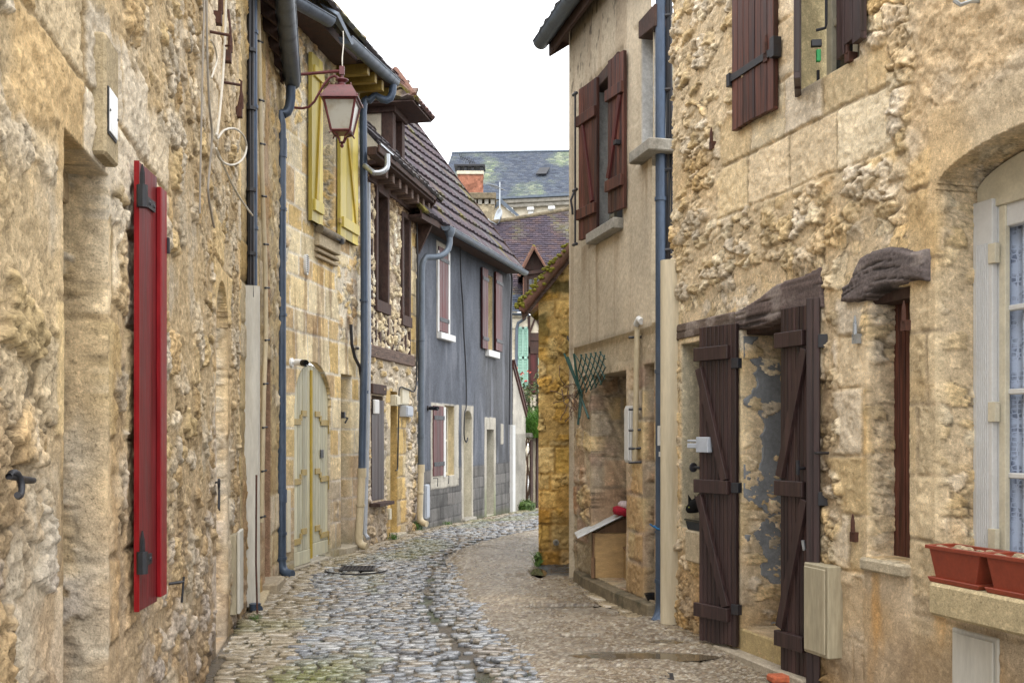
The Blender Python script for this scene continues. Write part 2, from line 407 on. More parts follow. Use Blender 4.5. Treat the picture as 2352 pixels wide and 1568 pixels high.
M['yellow_dull'] = mat_paint('dull_mustard_paint', (.22, .15, .03), .6, .25, 10, dirt=(.12, .08, .03), damt=.4)
M['yellow_edge'] = mat_paint('dark_mustard_paint', (.40, .28, .03), .5, .15, 8)
M['cream_door'] = mat_paint('faded_yellow_paint', (.50, .48, .35), .55, .22, 10, (1, 1, .12), dirt=(.33, .25, .12), damt=.35)
M['ochre_iron'] = mat_paint('ochre_hinge_paint', (.36, .26, .08), .5, .2, 15)
M['white'] = mat_paint('white_paint', (.62, .62, .61), .45, .06, 8, dirt=(.5, .46, .38), damt=.2)
M['enamel'] = mat_paint('white_enamel', (.85, .86, .86), .25, .03, 8, bump=0)
M['ivory'] = mat_paint('ivory_trim', (.60, .55, .42), .6, .12, 10, dirt=(.35, .30, .2), damt=.3)
M['lamp_red'] = mat_paint('maroon_lamp_paint', (.12, .028, .030), .38, .25, 20, spec=.5)
M['terracotta'] = mat_paint('terracotta_plastic', (.25, .046, .022), .45, .15, 8, dirt=(.2, .06, .03), damt=.3)
M['brick'] = mat_paint('brick_fragment', (.42, .11, .05), .9, .35, 20, bump=.6)
M['soil'] = mat_paint('dry_soil', (.36, .28, .18), .95, .5, 30, bump=1, dist=.01)
M['concrete'] = mat_paint('concrete', (.30, .28, .24), .9, .3, 6, bump=.6, dirt=(.12, .11, .085), damt=.5)
M['cement'] = mat_paint('grey_cement', (.24, .25, .26), .9, .2, 8, bump=.5, dirt=(.36, .30, .2), damt=.3)
M['plinth'] = mat_paint('mossy_plinth', (.17, .135, .085), .8, .4, 9, bump=.7, dirt=(.055, .05, .03), damt=.6)
M['pane'] = mat_paint('dark_pane', (.012, .015, .02), .06, .2, 2, bump=0, spec=.8)
M['mint'] = mat_paint('mint_paint', (.33, .55, .45), .5, .1, 8)
M['blue_cloth'] = mat_paint('blue_cloth', (.07, .13, .22), .95, .3, 30, bump=.6)
M['red_cloth'] = mat_paint('red_cloth', (.33, .012, .03), .95, .3, 30, bump=.6)
M['white_cloth'] = mat_paint('pink_white_cloth', (.62, .5, .5), .95, .2, 30, bump=.6)
M['ply'] = mat_paint('kennel_board', (.40, .26, .115), .6, .22, 10, (1, 1, 3), bump=.3, dirt=(.22, .13, .06), damt=.35)
M['ply_dark'] = mat_paint('kennel_side', (.20, .115, .06), .7, .25, 10, (1, 1, .2), bump=.3)
M['felt'] = mat_paint('pale_roof_sheet', (.55, .57, .58), .35, .1, 10)
M['cat'] = mat_paint('black_fur', (.006, .006, .007), .8, .4, 60, bump=.6, spec=.2)
M['dark'] = mat_paint('dark_interior', (.02, .016, .014), .9, .3, 5)
M['rope'] = mat_paint('blue_string', (.02, .14, .32), .8, .2, 30)
M['trellis'] = mat_paint('green_trellis', (.016, .06, .048), .6, .3, 20)
M['twig'] = mat_paint('dry_twig', (.12, .075, .05), .9, .4, 20)
M['hook_green'] = mat_paint('green_plug', (.02, .30, .08), .5, .1, 10)
M['lens'] = mat_paint('camera_lens', (.008, .01, .014), .08, .1, 5, bump=0)
M['sticker'] = mat_paint('yellow_sticker', (.60, .42, .02), .5, .1, 5)

def glass_mat():
    m, nt, b = _mat('frosted_lantern_glass'); vec = _coord(nt)
    f = _noise(nt, vec, 6, 5, .6)
    nt.links.new(_mix(nt, _range(nt, f, .45, .75, 0, 1), (.62, .60, .52), (.40, .32, .2)), b.inputs['Base Color'])
    b.inputs['Roughness'].default_value = .3; b.inputs['Transmission Weight'].default_value = .35
    return m
M['lamp_glass'] = glass_mat()
def water_mat():
    m, nt, b = _mat('puddle_water'); vec = _coord(nt)
    f = _noise(nt, vec, 5, 4, .5)
    nt.links.new(_mix(nt, f, (.15, .115, .07), (.085, .07, .05)), b.inputs['Base Color'])
    b.inputs['Roughness'].default_value = .04; b.inputs['Specular IOR Level'].default_value = .55
    return m
M['water'] = water_mat()
def lace_mat():
    m, nt, b = _mat('lace_curtain'); tc = _n(nt, 'ShaderNodeTexCoord')
    mp = _n(nt, 'ShaderNodeMapping'); mp.inputs['Scale'].default_value = (1, 1, 1); nt.links.new(tc.outputs['Object'], mp.inputs['Vector'])
    v = _n(nt, 'ShaderNodeTexVoronoi', feature='DISTANCE_TO_EDGE'); v.inputs['Scale'].default_value = 42; v.inputs['Randomness'].default_value = .35; nt.links.new(mp.outputs['Vector'], v.inputs['Vector'])
    n = _noise(nt, mp.outputs['Vector'], 11, 4, .5)
    a = _range(nt, v.outputs['Distance'], .06, .18, 1, .25); p = _range(nt, n, .38, .54, .0, .95)
    mx = _n(nt, 'ShaderNodeMath', operation='MAXIMUM'); nt.links.new(a, mx.inputs[0]); nt.links.new(p, mx.inputs[1])
    nt.links.new(_mix(nt, mx.outputs[0], (.09, .12, .22), (.62, .70, .86)), b.inputs['Base Color'])
    b.inputs['Roughness'].default_value = .9
    return m
M['lace'] = lace_mat()

# ---------------------------------------------------------------- wall planes of the street
WA = W(-.906, 0, -.16, 1, 1)                    # near stone house, left
WB = W(-2.25, 8.42, -.09, 1, 1)                 # narrow house
WC = W(-2.4842, 11.2, .18, 1, 1)                # house with mustard shutters
WD = W(-2.0, 13.9, .19, 1, 1)                   # half-timbered house
WE = W(-1.526, 16.39, .261, 1, 1)               # grey rendered house
WF = W(1.19, 8.4, -.24, 1, -1)                  # rendered house, right
WG = W(3.82, 0, -.313, 1, -1)                   # near stone house, right
WI = W(.32, 11.76, 1, .03, 1)                   # ochre gable (d along +x)
if WI.n.y > 0: WI.n = -WI.n

def steps(a, b, s0, s1):
    t = [a]
    while t[-1] < b: t.append(t[-1] + s0 + (s1 - s0) * (t[-1] - a) / (b - a))
    return t
def ground_z(x, y):
    z = -.2 * np.clip((y - 16) / 8, 0, 1) - .06 * sst(7.6, 6.4, y) * sst(.6, 1.4, x)
    return z
CH = np.array([(4.6, .22), (6.2, -.14), (7.2, -.343), (7.79, -.457), (8.32, -.591), (8.93, -.733), (10.26, -.868), (11.76, -.93), (13.2, -.86), (14.6, -.62), (16, -.1), (17.5, .55), (30, 5)])
BD = np.array([(4.6, .52), (6.21, .1875), (6.66, .127), (7.14, .049), (8.24, -.203), (10.38, -.512), (12.56, -.72), (13.8, -.62), (15.3, -.137), (17.2, .55), (18, 1.1), (30, 8)])
def ch_x(y): return np.interp(y, CH[:, 0], CH[:, 1])
def bd_x(y): return np.interp(y, BD[:, 0], BD[:, 1])
LW = np.array([(4., -1.5), (8.42, -2.25), (11.2, -2.5), (13.9, -2.0), (16.39, -1.53), (22.2, 0), (23.6, .36), (28, 1.6), (40, 6)])
RW = np.array([(4., 2.57), (8.4, 1.19), (10.84, .62), (11.76, .35), (14, .9), (20, 3), (40, 9)])
def lw_x(y): return np.interp(y, LW[:, 0], LW[:, 1])
def rw_x(y): return np.interp(y, RW[:, 0], RW[:, 1])

# ---------------------------------------------------------------- sky, sun, camera
def world():
    w = bpy.data.worlds.new('World'); SC.world = w; w.use_nodes = True; nt = w.node_tree
    bg = nt.nodes['Background']
    sky = nt.nodes.new('ShaderNodeTexSky'); sky.sky_type = 'NISHITA'; sky.sun_disc = False
    sky.sun_elevation = math.radians(58); sky.sun_rotation = math.radians(165); sky.air_density = 2; sky.dust_density = 6; sky.ozone_density = 1
    # an overcast veil: the clear-sky dome greyed towards an even cloud white
    mx = nt.nodes.new('ShaderNodeMix'); mx.data_type = 'RGBA'; mx.inputs['Factor'].default_value = .88
    nt.links.new(sky.outputs[0], mx.inputs[6]); mx.inputs[7].default_value = (18.6, 18.9, 19.4, 1)
    nt.links.new(mx.outputs[2], bg.inputs['Color']); bg.inputs['Strength'].default_value = .15
    sd = bpy.data.lights.new('sun', 'SUN'); sd.energy = 1.5; sd.angle = math.radians(25); sd.color = (1, .95, .86)
    so = bpy.data.objects.new('sun', sd); COL.objects.link(so)
    el, az = math.radians(58), math.radians(165)
    dirn = Vector((math.sin(az) * math.cos(el), math.cos(az) * math.cos(el), math.sin(el)))
    so.rotation_euler = dirn.to_track_quat('Z', 'Y').to_euler(); so.location = (0, 0, 12)
    cd = bpy.data.cameras.new('camera'); co = bpy.data.objects.new('camera', cd); COL.objects.link(co)
    cd.lens = 36; cd.sensor_width = 36; cd.shift_y = (HY - 784) / 2352; cd.clip_end = 1000; cd.clip_start = .05
    co.location = (0, 0, EYE); co.rotation_euler = (math.radians(90), 0, 0)
    SC.camera = co
    SC.view_settings.view_transform = 'Standard'; SC.view_settings.look = 'None'; SC.view_settings.exposure = 0
    SC.cycles.use_denoising = DENOISE; SC.cycles.denoising_input_passes = 'RGB_ALBEDO_NORMAL'; SC.cycles.denoising_prefilter = 'ACCURATE'
    SC.cycles.max_bounces = 6; SC.cycles.diffuse_bounces = 2
DENOISE = True
world()

# ---------------------------------------------------------------- ground
def grid_mesh(name, xs, ys, zf, cf, mat, mask=None, kind='structure'):
    X, Y = np.meshgrid(xs, ys); Z = zf(X, Y); C = np.clip(cf(X, Y), .004, .95)
    nx, ny = len(xs), len(ys); idx = np.arange(nx * ny).reshape(ny, nx)
    k = np.ones((ny - 1, nx - 1), bool) if mask is None else mask((X[:-1, :-1] + X[1:, 1:]) / 2, (Y[:-1, :-1] + Y[1:, 1:]) / 2)
    f = np.stack([idx[:-1, :-1][k], idx[:-1, 1:][k], idx[1:, 1:][k], idx[1:, :-1][k]], -1)
    vv = np.stack([X, Y, Z], -1).reshape(-1, 3); cc = C.reshape(-1, 3)
    used = np.zeros(len(vv), bool); used[f.ravel()] = True; rm = np.cumsum(used) - 1
    vv = vv[used]; cc = cc[used]; f = rm[f]
    me = bpy.data.meshes.new(name); me.vertices.add(len(vv)); me.vertices.foreach_set('co', vv.astype(np.float32).ravel())
    me.loops.add(len(f) * 4); me.polygons.add(len(f)); me.loops.foreach_set('vertex_index', f.astype(np.int32).ravel())
    me.polygons.foreach_set('loop_start', (np.arange(len(f)) * 4).astype(np.int32)); me.polygons.foreach_set('use_smooth', np.ones(len(f), bool))
    a = me.attributes.new('col', 'FLOAT_COLOR', 'POINT'); a.data.foreach_set('color', np.concatenate([cc, np.ones((len(cc), 1))], 1).astype(np.float32).ravel())
    me.update(calc_edges=True); me.validate()
    o = link(name, me, mat); tag(o, kind=kind); return o

grid_mesh('ground', np.linspace(-150, 150, 31), np.linspace(-100, 200, 31), lambda x, y: x * 0 - .42, lambda x, y: np.ones(x.shape + (3,)) * np.array([.10, .085, .06]), M['gravel'])

def bed_z(x, y):
    d = np.abs(x - ch_x(y)); dip = -.045 * np.exp(-(d / .16) ** 2) - .03 * sst(.9, .0, d)
    return ground_z(x, y) + dip
grid_mesh('road_bed', np.arange(-3.2, 6, .05), np.arange(4.5, 34, .06), lambda x, y: bed_z(x, y) - .012 + .012 * fbm(x * 9, y * 9, 3, 3),
          lambda x, y: cmix((.085, .065, .042), (.05, .06, .025), sst(.5, .75, fbm(x * 2, y * 2, 8, 3))) * (.6 + .8 * fbm(x * 20, y * 20, 5, 3))[..., None], M['gravel'])

def cobbles():
    r = random.Random(3); vs = []; fs = []; cs = []
    y = 5.6; row = 0
    pal = [(.20, .21, .23), (.16, .17, .19), (.26, .255, .25), (.13, .13, .14), (.23, .20, .16), (.22, .235, .26), (.31, .315, .32), (.20, .17, .14)]
    while y < 30:
        dep = r.uniform(.046, .068) if y < 14 else r.uniform(.062, .09)
        left = float(lw_x(y)) + .02; right = float(bd_x(y)) if y < 17.2 else min(float(rw_x(y)), 4.)
        right += r.uniform(-.07, .05); x = left + r.uniform(0, .08)
        while x < right:
            edge = (x - left < .42 and y < 9.6) or (x - left < .25)
            w = r.uniform(.10, .22) if edge else r.choice([r.uniform(.07, .13), r.uniform(.10, .20)])
            if r.random() < .03: w *= 1.5
            xm = x + w / 2; d = abs(xm - float(ch_x(y)))
            sway = .10 * math.sin(xm * 1.7 + y * .3) + .05 * (xm + 1)
            yc = y + sway + r.uniform(-.012, .012)
            if (d > .05 or y > 15) and not (abs(xm + 1.728) < .26 and abs(yc - 11.455) < .20):
                zc = float(bed_z(np.array([xm]), np.array([yc]))[0]) + r.uniform(-.009, .007)
                a = w * .5 - r.uniform(.002, .008); b = dep * .5 - r.uniform(.001, .006); hgt = r.uniform(.009, .016)
                rot = r.uniform(-.09, .09) + .1; tx = r.uniform(-.06, .06); ty = r.uniform(-.05, .05)
                c0 = len(vs); n = 8 if y < 12 else 6; ca, sa = math.cos(rot), math.sin(rot)
                ph = [r.uniform(-.12, .12) for _ in range(n)]; rr = [r.uniform(.86, 1.06) for _ in range(n)]
                for (sc, zz) in ((1.0, -.012), (.99, hgt * .45), (.92, hgt * .9), (.6, hgt * 1.02)):
                    for k in range(n):
                        t = 2 * math.pi * (k + .5) / n + ph[k]
                        cx_, sy_ = math.cos(t), math.sin(t)
                        ex = math.copysign(abs(cx_) ** .42, cx_) * a * sc * rr[k]; ey = math.copysign(abs(sy_) ** .5, sy_) * b * sc * rr[k]
                        vs.append((xm + ex * ca - ey * sa, yc + ex * sa + ey * ca, zc + zz + ex * tx + ey * ty + r.uniform(-.002, .002)))
                for q in range(3):
                    for k in range(n): fs.append((c0 + q * n + k, c0 + q * n + (k + 1) % n, c0 + (q + 1) * n + (k + 1) % n, c0 + (q + 1) * n + k))
                fs.append(tuple(c0 + 3 * n + k for k in range(n)))
                c = pal[int(r.random() * len(pal))]; f = r.uniform(.84, 1.16)
                if edge: c = (.27, .225, .16)
                moss = float(vn(np.array([xm * 1.6]), np.array([y * 1.1]), 77)[0]) if x - left < 1.0 else 0
                if moss > .5: c = tuple(mix(c[i], (.17, .18, .07)[i], min(1, (moss - .5) * 2.2)) for i in range(3))
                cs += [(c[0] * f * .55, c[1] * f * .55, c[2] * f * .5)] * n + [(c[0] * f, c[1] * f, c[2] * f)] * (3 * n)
            x += w
        y += dep; row += 1
    me = bpy.data.meshes.new('cobbled_road'); me.from_pydata(vs, [], fs)
    a = me.attributes.new('col', 'FLOAT_COLOR', 'POINT'); a.data.foreach_set('color', np.array([(*c, 1) for c in cs], np.float32).ravel())
    me.polygons.foreach_set('use_smooth', [True] * len(me.polygons)); me.update()
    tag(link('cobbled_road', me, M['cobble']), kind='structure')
cobbles()

PUD = [(.78, 7.02, .46, .15), (1.0, 7.0, .34, .11), (.50, 7.62, .16, .08), (.86, 9.55, .12, .75), (1.0, 8.75, .10, .35), (.30, 11.2, .10, .5), (1.15, 7.45, .16, .12), (.42, 8.95, .45, .10), (.62, 6.62, .25, .05), (.08, 10.9, .2, .12)]
def wet(x, y):
    t = np.zeros(x.shape)
    for cx, cy, rx, ry in PUD:
        d = np.sqrt(((x - cx) / rx) ** 2 + ((y - cy) / ry) ** 2) + (fbm(x * 5, y * 5, 31, 3) - .5) * .55
        t = np.maximum(t, sst(1.25, .75, d))
    return t
def lane_z(x, y):
    e = x - bd_x(y)
    z = ground_z(x, y) + .018 * sst(-.02, .3, e) + .030 * (fbm(x * 2.2, y * 2.2, 41, 3) - .5) + .016 * (fbm(x * 14, y * 14, 42, 4, .6) - .5) + .011 * (vn(x * 55, y * 55, 45) - .5)
    z = z - .03 * sst(.06, -.06, e + (fbm(x * 9, y * 9, 43, 2) - .5) * .14)
    return mix(z, ground_z(x, y) - .012, wet(x, y))
def lane_c(x, y):
    f1, f2, cid = worley(x * 62, y * 62, 47)
    c = palette(cid, [(.25, .195, .13), (.17, .125, .08), (.33, .28, .20), (.12, .085, .055), (.24, .20, .155), (.42, .38, .31), (.19, .14, .09)])
    t = .65 + .7 * fbm(x * 1.7, y * 1.7, 44, 4)
    c = c * t[..., None]
    m = sst(.60, .78, fbm(x * .9, y * 1.3, 48, 4)); c = cmix(c, c * np.array([1.1, 1.05, .95]) + .03, m)
    c = cmix(c, c * .75, wet(x, y))
    asp = sst(.25, .32, x) * sst(10.75, 10.9, y + (x - .3) * .0) * sst(11.9, 11.7, y)
    return cmix(c, np.array([.055, .062, .068]) * (.7 + .6 * fbm(x * 40, y * 40, 4, 2))[..., None], asp)
grid_mesh('gravel_lane', np.arange(-.95, 3.0, .014), np.concatenate([np.arange(4.4, 9, .014), np.arange(9, 18.6, .03)]), lane_z, lane_c, M['gravel'],
          mask=lambda x, y: (x > bd_x(y) - .1) & (x < rw_x(y) + .4))
for cx, cy, rx, ry in PUD:
    pass
# ---------------------------------------------------------------- the house walls
def HOUSE(name, label, cat, loc): return thing(name, label, cat, loc)
hA = HOUSE('stone_house', 'rough rubble stone house nearest on the left, with the red shutter', 'house', (-1.9, 5, 0))
hB = HOUSE('stone_house', 'narrow stone house squeezed between two blue downpipes on the left, under dark eaves', 'house', (-2.4, 9.8, 0))
hC = HOUSE('stone_house', 'tall pale stone house with mustard shutters and arched cream door', 'house', (-2.3, 12.5, 0))
hD = HOUSE('half_timbered_house', 'small half timbered stone house with dark window frames and a roof dormer', 'house', (-1.8, 15.1, 0))
hE = HOUSE('rendered_house', 'grey rendered house with oxblood shutters and steep mossy tiled roof', 'house', (-.8, 19, 0))
hF = HOUSE('rendered_house', 'beige rendered house on the right with brown shutters above a stone base', 'house', (.9, 9.6, 0))
hG = HOUSE('stone_house', 'big warm rubble stone house on the right with brown doors and arched window', 'house', (2.0, 6.2, 0))
hI = HOUSE('stone_house', 'low ochre stone gable house behind the beige house', 'house', (.8, 11.76, 0))

# ---- A
uA = WA.u
opA = [dict(u0=uA(140), u1=uA(243), z0=-.2, z1=2.47, depth=.45, jit=.5),
       dict(u0=uA(494), u1=uA(521), z0=0, z1=2.62, depth=.28, arch=lambda u: 2.30 + .30 * math.sqrt(max(0, 1 - ((u - (uA(494) + uA(521)) / 2) / ((uA(521) - uA(494)) / 2)) ** 2)))]
COLA = [(.60, .48, .31), (.54, .41, .24), (.64, .54, .39), (.48, .36, .21), (.59, .50, .37), (.53, .38, .20), (.60, .52, .40), (.57, .43, .23)]
def styleA(u, z):
    a = rubble(u, z, 101, .30, .20, .024, COLA, (.55, .42, .25), edge=.16, rough=.85, mortup=.03)
    b = rubble(u, z, 131, .16, .11, .022, COLA, (.55, .42, .25), edge=.2, rough=.85, mortup=.03)
    s = blend(a, b, sst(.45, .6, fbm(u * 1.1, z * 1.1, 140, 2)) * sst(4.2, 5.0, u))
    q = ashlar(u, z, 151, .30, .46, .5, .9, .018, .014, COLA, (.46, .34, .19), tool=.8)
    m = rect(u, z, opA[0]['u1'] - .02, opA[0]['u1'] + .16, -.3, 2.3, .03, 5, .10)
    m = np.maximum(m, rect(u, z, opA[0]['u0'] - .10, opA[0]['u0'] + .05, -.3, 2.5, .03, 5, .06))
    m = np.maximum(m, rect(u, z, opA[0]['u0'] - .5, uA(330), 2.42, 3.05, .04, 6, .10))
    m = np.maximum(m, rect(u, z, uA(300) - .15, uA(382) + .10, 2.55, 2.95, .04, 6, .08))
    m = np.maximum(m, rect(u, z, uA(285), uA(312), .4, 2.7, .03, 6, .05))
    m = np.maximum(m, rect(u, z, opA[1]['u0'] - .16, opA[1]['u1'] + .16, -.3, 2.95, .03, 7, .12))
    m = np.maximum(m, rect(u, z, uA(545), 9, -.3, 7, .03, 7, .08))
    m = np.maximum(m, rect(u, z, uA(478), uA(512), 3.4, 6, .03, 8, .06))
    s = blend(s, (q[0] + .012, q[1] * 1.08), m)
    arch = np.abs(np.sqrt(((u - (opA[1]['u0'] + opA[1]['u1']) / 2 + .5) / 1.0) ** 2 + ((z - 2.0) / 1.2) ** 2) - .62)
    h, c = s
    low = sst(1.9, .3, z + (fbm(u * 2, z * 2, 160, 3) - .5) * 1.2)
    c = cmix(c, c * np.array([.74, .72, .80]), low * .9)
    streak = sst(.55, .8, fbm(u * 5, z * .7, 161, 4)); c = cmix(c, c * np.array([.70, .62, .52]), streak * .6)
    pale = sst(.60, .78, fbm(u * 3.2, z * 2.2, 165, 4)); c = cmix(c, np.array([.56, .49, .38]) * (.7 + .6 * fbm(u * 30, z * 30, 166, 3))[..., None], pale * .65)
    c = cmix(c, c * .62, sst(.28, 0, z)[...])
    return h, c
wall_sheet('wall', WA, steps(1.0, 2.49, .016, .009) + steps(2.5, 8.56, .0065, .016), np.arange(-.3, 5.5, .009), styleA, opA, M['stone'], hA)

# ---- B
opB = [dict(u0=WB.u(607), u1=WB.u(622), z0=-.1, z1=2.25, depth=.22, tint=(.27, .17, .11))]
def styleB(u, z):
    a = rubble(u, z, 201, .2, .15, .02, LIME, MORT); q = ashlar(u, z, 202, .3, .45, .4, .8, .014, .016)
    s = blend(a, q, sst(.9, .6, u) * .0 + sst(.4, .55, fbm(u * 1.4, z * .4, 204, 2)))
    h, c = s
    groove = np.abs(((u * 3.3) % 1) - .5); h = h - .02 * sst(.08, .0, groove)
    c = cmix(c, np.array([.36, .21, .12]) * np.ones(c.shape), .5 * sst(.55, .7, fbm(u * 4, z * .3, 207, 3)))
    return h, c * .88
wall_sheet('wall', WB, np.arange(0, 2.84, .02), np.arange(-.3, 5.5, .024), styleB, opB, M['stone_far'], hB)

# ---- C
uC = WC.u
def archC(u):
    c = (uC(675) + uC(760)) / 2; r = (uC(760) - uC(675)) / 2
    return 1.86 + .50 * math.sqrt(max(0, 1 - ((u - c) / r) ** 2))
opC = [dict(u0=uC(675), u1=uC(760), z0=-.05, z1=2.40, depth=.07, arch=archC),
       dict(u0=uC(782), u1=uC(807), z0=.08, z1=2.28, depth=.34),
       dict(u0=uC(730), u1=uC(769), z0=3.98, z1=5.85, depth=.22)]
COLC = [(.64, .48, .23), (.68, .55, .32), (.58, .42, .19), (.70, .59, .38), (.62, .46, .24), (.66, .56, .37), (.50, .36, .20)]
def styleC(u, z):
    a = rubble(u, z, 301, .20, .15, .022, COLC, (.62, .56, .45), edge=.32, mortup=.06)
    q = ashlar(u, z, 302, .24, .42, .28, .62, .012, .016, COLC, (.66, .60, .49), gdark=0, jdepth=.005)
    m = sst(.47, .58, fbm(u * 1.3, z * .9, 303, 2))
    m = np.maximum(m, rect(u, z, uC(662), uC(778), -.3, 3.9, .03, 3, .15))
    m = np.maximum(m, rect(u, z, uC(775), uC(832), -.3, 2.7, .03, 3, .1))
    m = np.maximum(m, rect(u, z, uC(745), uC(812), 3.7, 6.2, .03, 3, .1))
    h, c = blend(a, q, m)
    st = sst(.58, .75, fbm(u * 7, z * .6, 306, 4)) * sst(4.2, 3.4, z) * sst(1.5, 2.4, z); c = cmix(c, c * np.array([.5, .43, .40]), st * .8)
    low = sst(1.7, .4, z + (fbm(u * 2, z * 2, 308, 3) - .5)); c = cmix(c, np.array([.34, .27, .22]) * (.6 + .8 * fbm(u * 12, z * 12, 309, 4))[..., None], low * .6)
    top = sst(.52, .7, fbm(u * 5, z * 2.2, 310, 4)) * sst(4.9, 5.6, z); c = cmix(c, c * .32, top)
    green = sst(.35, .05, z); c = cmix(c, np.array([.15, .15, .08]) * np.ones(c.shape), green * .5)
    return h, c
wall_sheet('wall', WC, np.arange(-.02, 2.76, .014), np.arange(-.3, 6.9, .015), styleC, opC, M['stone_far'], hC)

# ---- D
uD = WD.u
opD = [dict(u0=uD(862), u1=uD(885), z0=3.40, z1=4.93, depth=.16, tint=(.10, .07, .05)),
       dict(u0=uD(921), u1=uD(935), z0=3.33, z1=4.83, depth=.10, tint=(.10, .07, .05)),
       dict(u0=uD(852), u1=uD(878), z0=.62, z1=2.06, depth=.2, tint=(.16, .12, .09)),
       dict(u0=uD(896), u1=uD(912), z0=-.02, z1=2.15, depth=.3, tint=(.50, .35, .14))]
def styleD(u, z):
    up = rubble(u, z, 401, .14, .13, .032, [(.66, .58, .44), (.60, .52, .38), (.70, .64, .51), (.56, .46, .31), (.64, .53, .34)], (.36, .28, .20), edge=.30, warp=.3, rough=.8)
    lo = rubble(u, z, 411, .17, .13, .040, [(.58, .48, .33), (.62, .54, .42), (.52, .43, .31), (.56, .50, .43), (.56, .42, .22)], (.50, .43, .33), edge=.35, mortup=.03)
    h, c = blend(lo, up, sst(2.68, 2.78, z))
    q = ashlar(u, z, 421, .3, .42, .3, .5, .015, .014, [(.56, .40, .17), (.55, .45, .28), (.50, .36, .16), (.50, .43, .32)], (.44, .36, .25))
    m = rect(u, z, uD(886), uD(932), -.3, 2.2, .03, 4, .10); m = np.maximum(m, rect(u, z, uD(938), 9, 2.8, 4.7, .02, 4, .03))
    h, c = blend((h, c), q, m)
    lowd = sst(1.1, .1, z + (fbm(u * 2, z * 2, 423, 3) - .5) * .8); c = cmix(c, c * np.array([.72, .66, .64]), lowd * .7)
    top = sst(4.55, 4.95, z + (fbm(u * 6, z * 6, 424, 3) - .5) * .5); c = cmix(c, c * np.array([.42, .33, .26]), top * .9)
    return h, c
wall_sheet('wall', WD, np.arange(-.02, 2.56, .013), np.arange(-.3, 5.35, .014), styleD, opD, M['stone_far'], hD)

# ---- E
uE = WE.u
def archE(u):
    c = (uE(1064) + uE(1083)) / 2; r = (uE(1083) - uE(1064)) / 2
    return 1.83 + .13 * math.sqrt(max(0, 1 - ((u - c) / r) ** 2))
opE = [dict(u0=uE(1020), u1=uE(1043), z0=.80, z1=2.02, depth=.16, tint=(.56, .46, .28)),
       dict(u0=uE(1064), u1=uE(1083), z0=-.06, z1=1.98, depth=.22, arch=archE, tint=(.45, .42, .34)),
       dict(u0=uE(1117), u1=uE(1134), z0=-.10, z1=1.62, depth=.28, tint=(.42, .40, .33)),
       dict(u0=uE(1116), u1=uE(1131), z0=3.20, z1=4.70, depth=.14, tint=(.52, .42, .24)),
       dict(u0=uE(1005), u1=uE(1028), z0=3.22, z1=4.72, depth=.05, tint=(.5, .45, .36))]
def styleE(u, z):
    n = fbm(u * 30, z * 30, 501, 4, .6); h = .006 * (n - .5) + .02 * (fbm(u * 1.3, z * 1.3, 502, 2) - .5)
    s1 = fbm(u * 3.2, z * 1.3, 503, 5, .6); s2 = fbm(u * 8, z * 2.0, 504, 4)
    c = np.array([.105, .115, .138]) * (.55 + .9 * s1)[..., None] * (.90 + .2 * s2)[..., None] * (.8 + .4 * n)[..., None]
    rgt = sst(uE(1085), uE(1130), u + (fbm(u, z, 506, 2) - .5)); c = cmix(c, c * np.array([1.02, .94, .82]), rgt * .8)
    dk = sst(.52, .7, fbm(u * 6, z * .9, 507, 3)) * sst(2.8, 1.0, z); c = cmix(c, c * .45, dk * .7)
    pale = sst(.56, .75, fbm(u * 4.5, z * .7, 508, 4)) * sst(4.6, 3.2, z); c = cmix(c, np.array([.21, .22, .25]) * np.ones(c.shape), pale * .55)
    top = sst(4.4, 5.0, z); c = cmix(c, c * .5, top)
    # bare block courses near the ground
    b = sst(.96, .90, z); bl = ashlar(u, z, 511, .21, .22, .42, .5, .004, .008, [(.145, .138, .13), (.13, .125, .12), (.16, .15, .14)], (.10, .095, .092), jdepth=.006)
    stain = sst(.5, .7, fbm(u * 8, z * 1.1, 513, 4)); bc = cmix(bl[1], bl[1] * .5, stain * .7)
    h, c = blend((h, c), (bl[0], bc), b)
    for (a0, a1, zz0, zz1) in ((990, 1052, .62, 2.06), (1060, 1085, -.2, 2.06), (1112, 1139, -.2, 1.92)):
        pass
    tr = rect(u, z, uE(989), uE(1053), .60, 2.05, .012, 2, .015); tr = np.maximum(tr, rect(u, z, uE(1060), uE(1086), -.3, 2.06, .012, 3, .01)); tr = np.maximum(tr, rect(u, z, uE(1112.5), uE(1138), -.3, 1.86, .012, 3, .01))
    tr = np.maximum(tr, rect(u, z, uE(1149), uE(1155), 1.32, 1.74, .012, 3, .01)); tr = np.maximum(tr, rect(u, z, uE(1002), uE(1031), 3.15, 4.8, .012, 3, .01))
    tc = np.array([.42, .39, .33]) * (.7 + .6 * fbm(u * 9, z * 3, 515, 4))[..., None]
    tc = cmix(tc, np.array([.16, .19, .09]) * np.ones(c.shape), sst(.8, .1, z) * sst(uE(1105), uE(1112), u) * .7)
    h, c = blend((h, c), (h + .012, tc), tr)
    gr = sst(.05, -.15, z); c = cmix(c, np.array([.10, .11, .05]) * np.ones(c.shape), gr * .6)
    return h, c
wall_sheet('wall', WE, np.arange(0, uE(1177) + .02, .018), np.arange(-.35, 5.1, .018), styleE, opE, M['render'], hE)

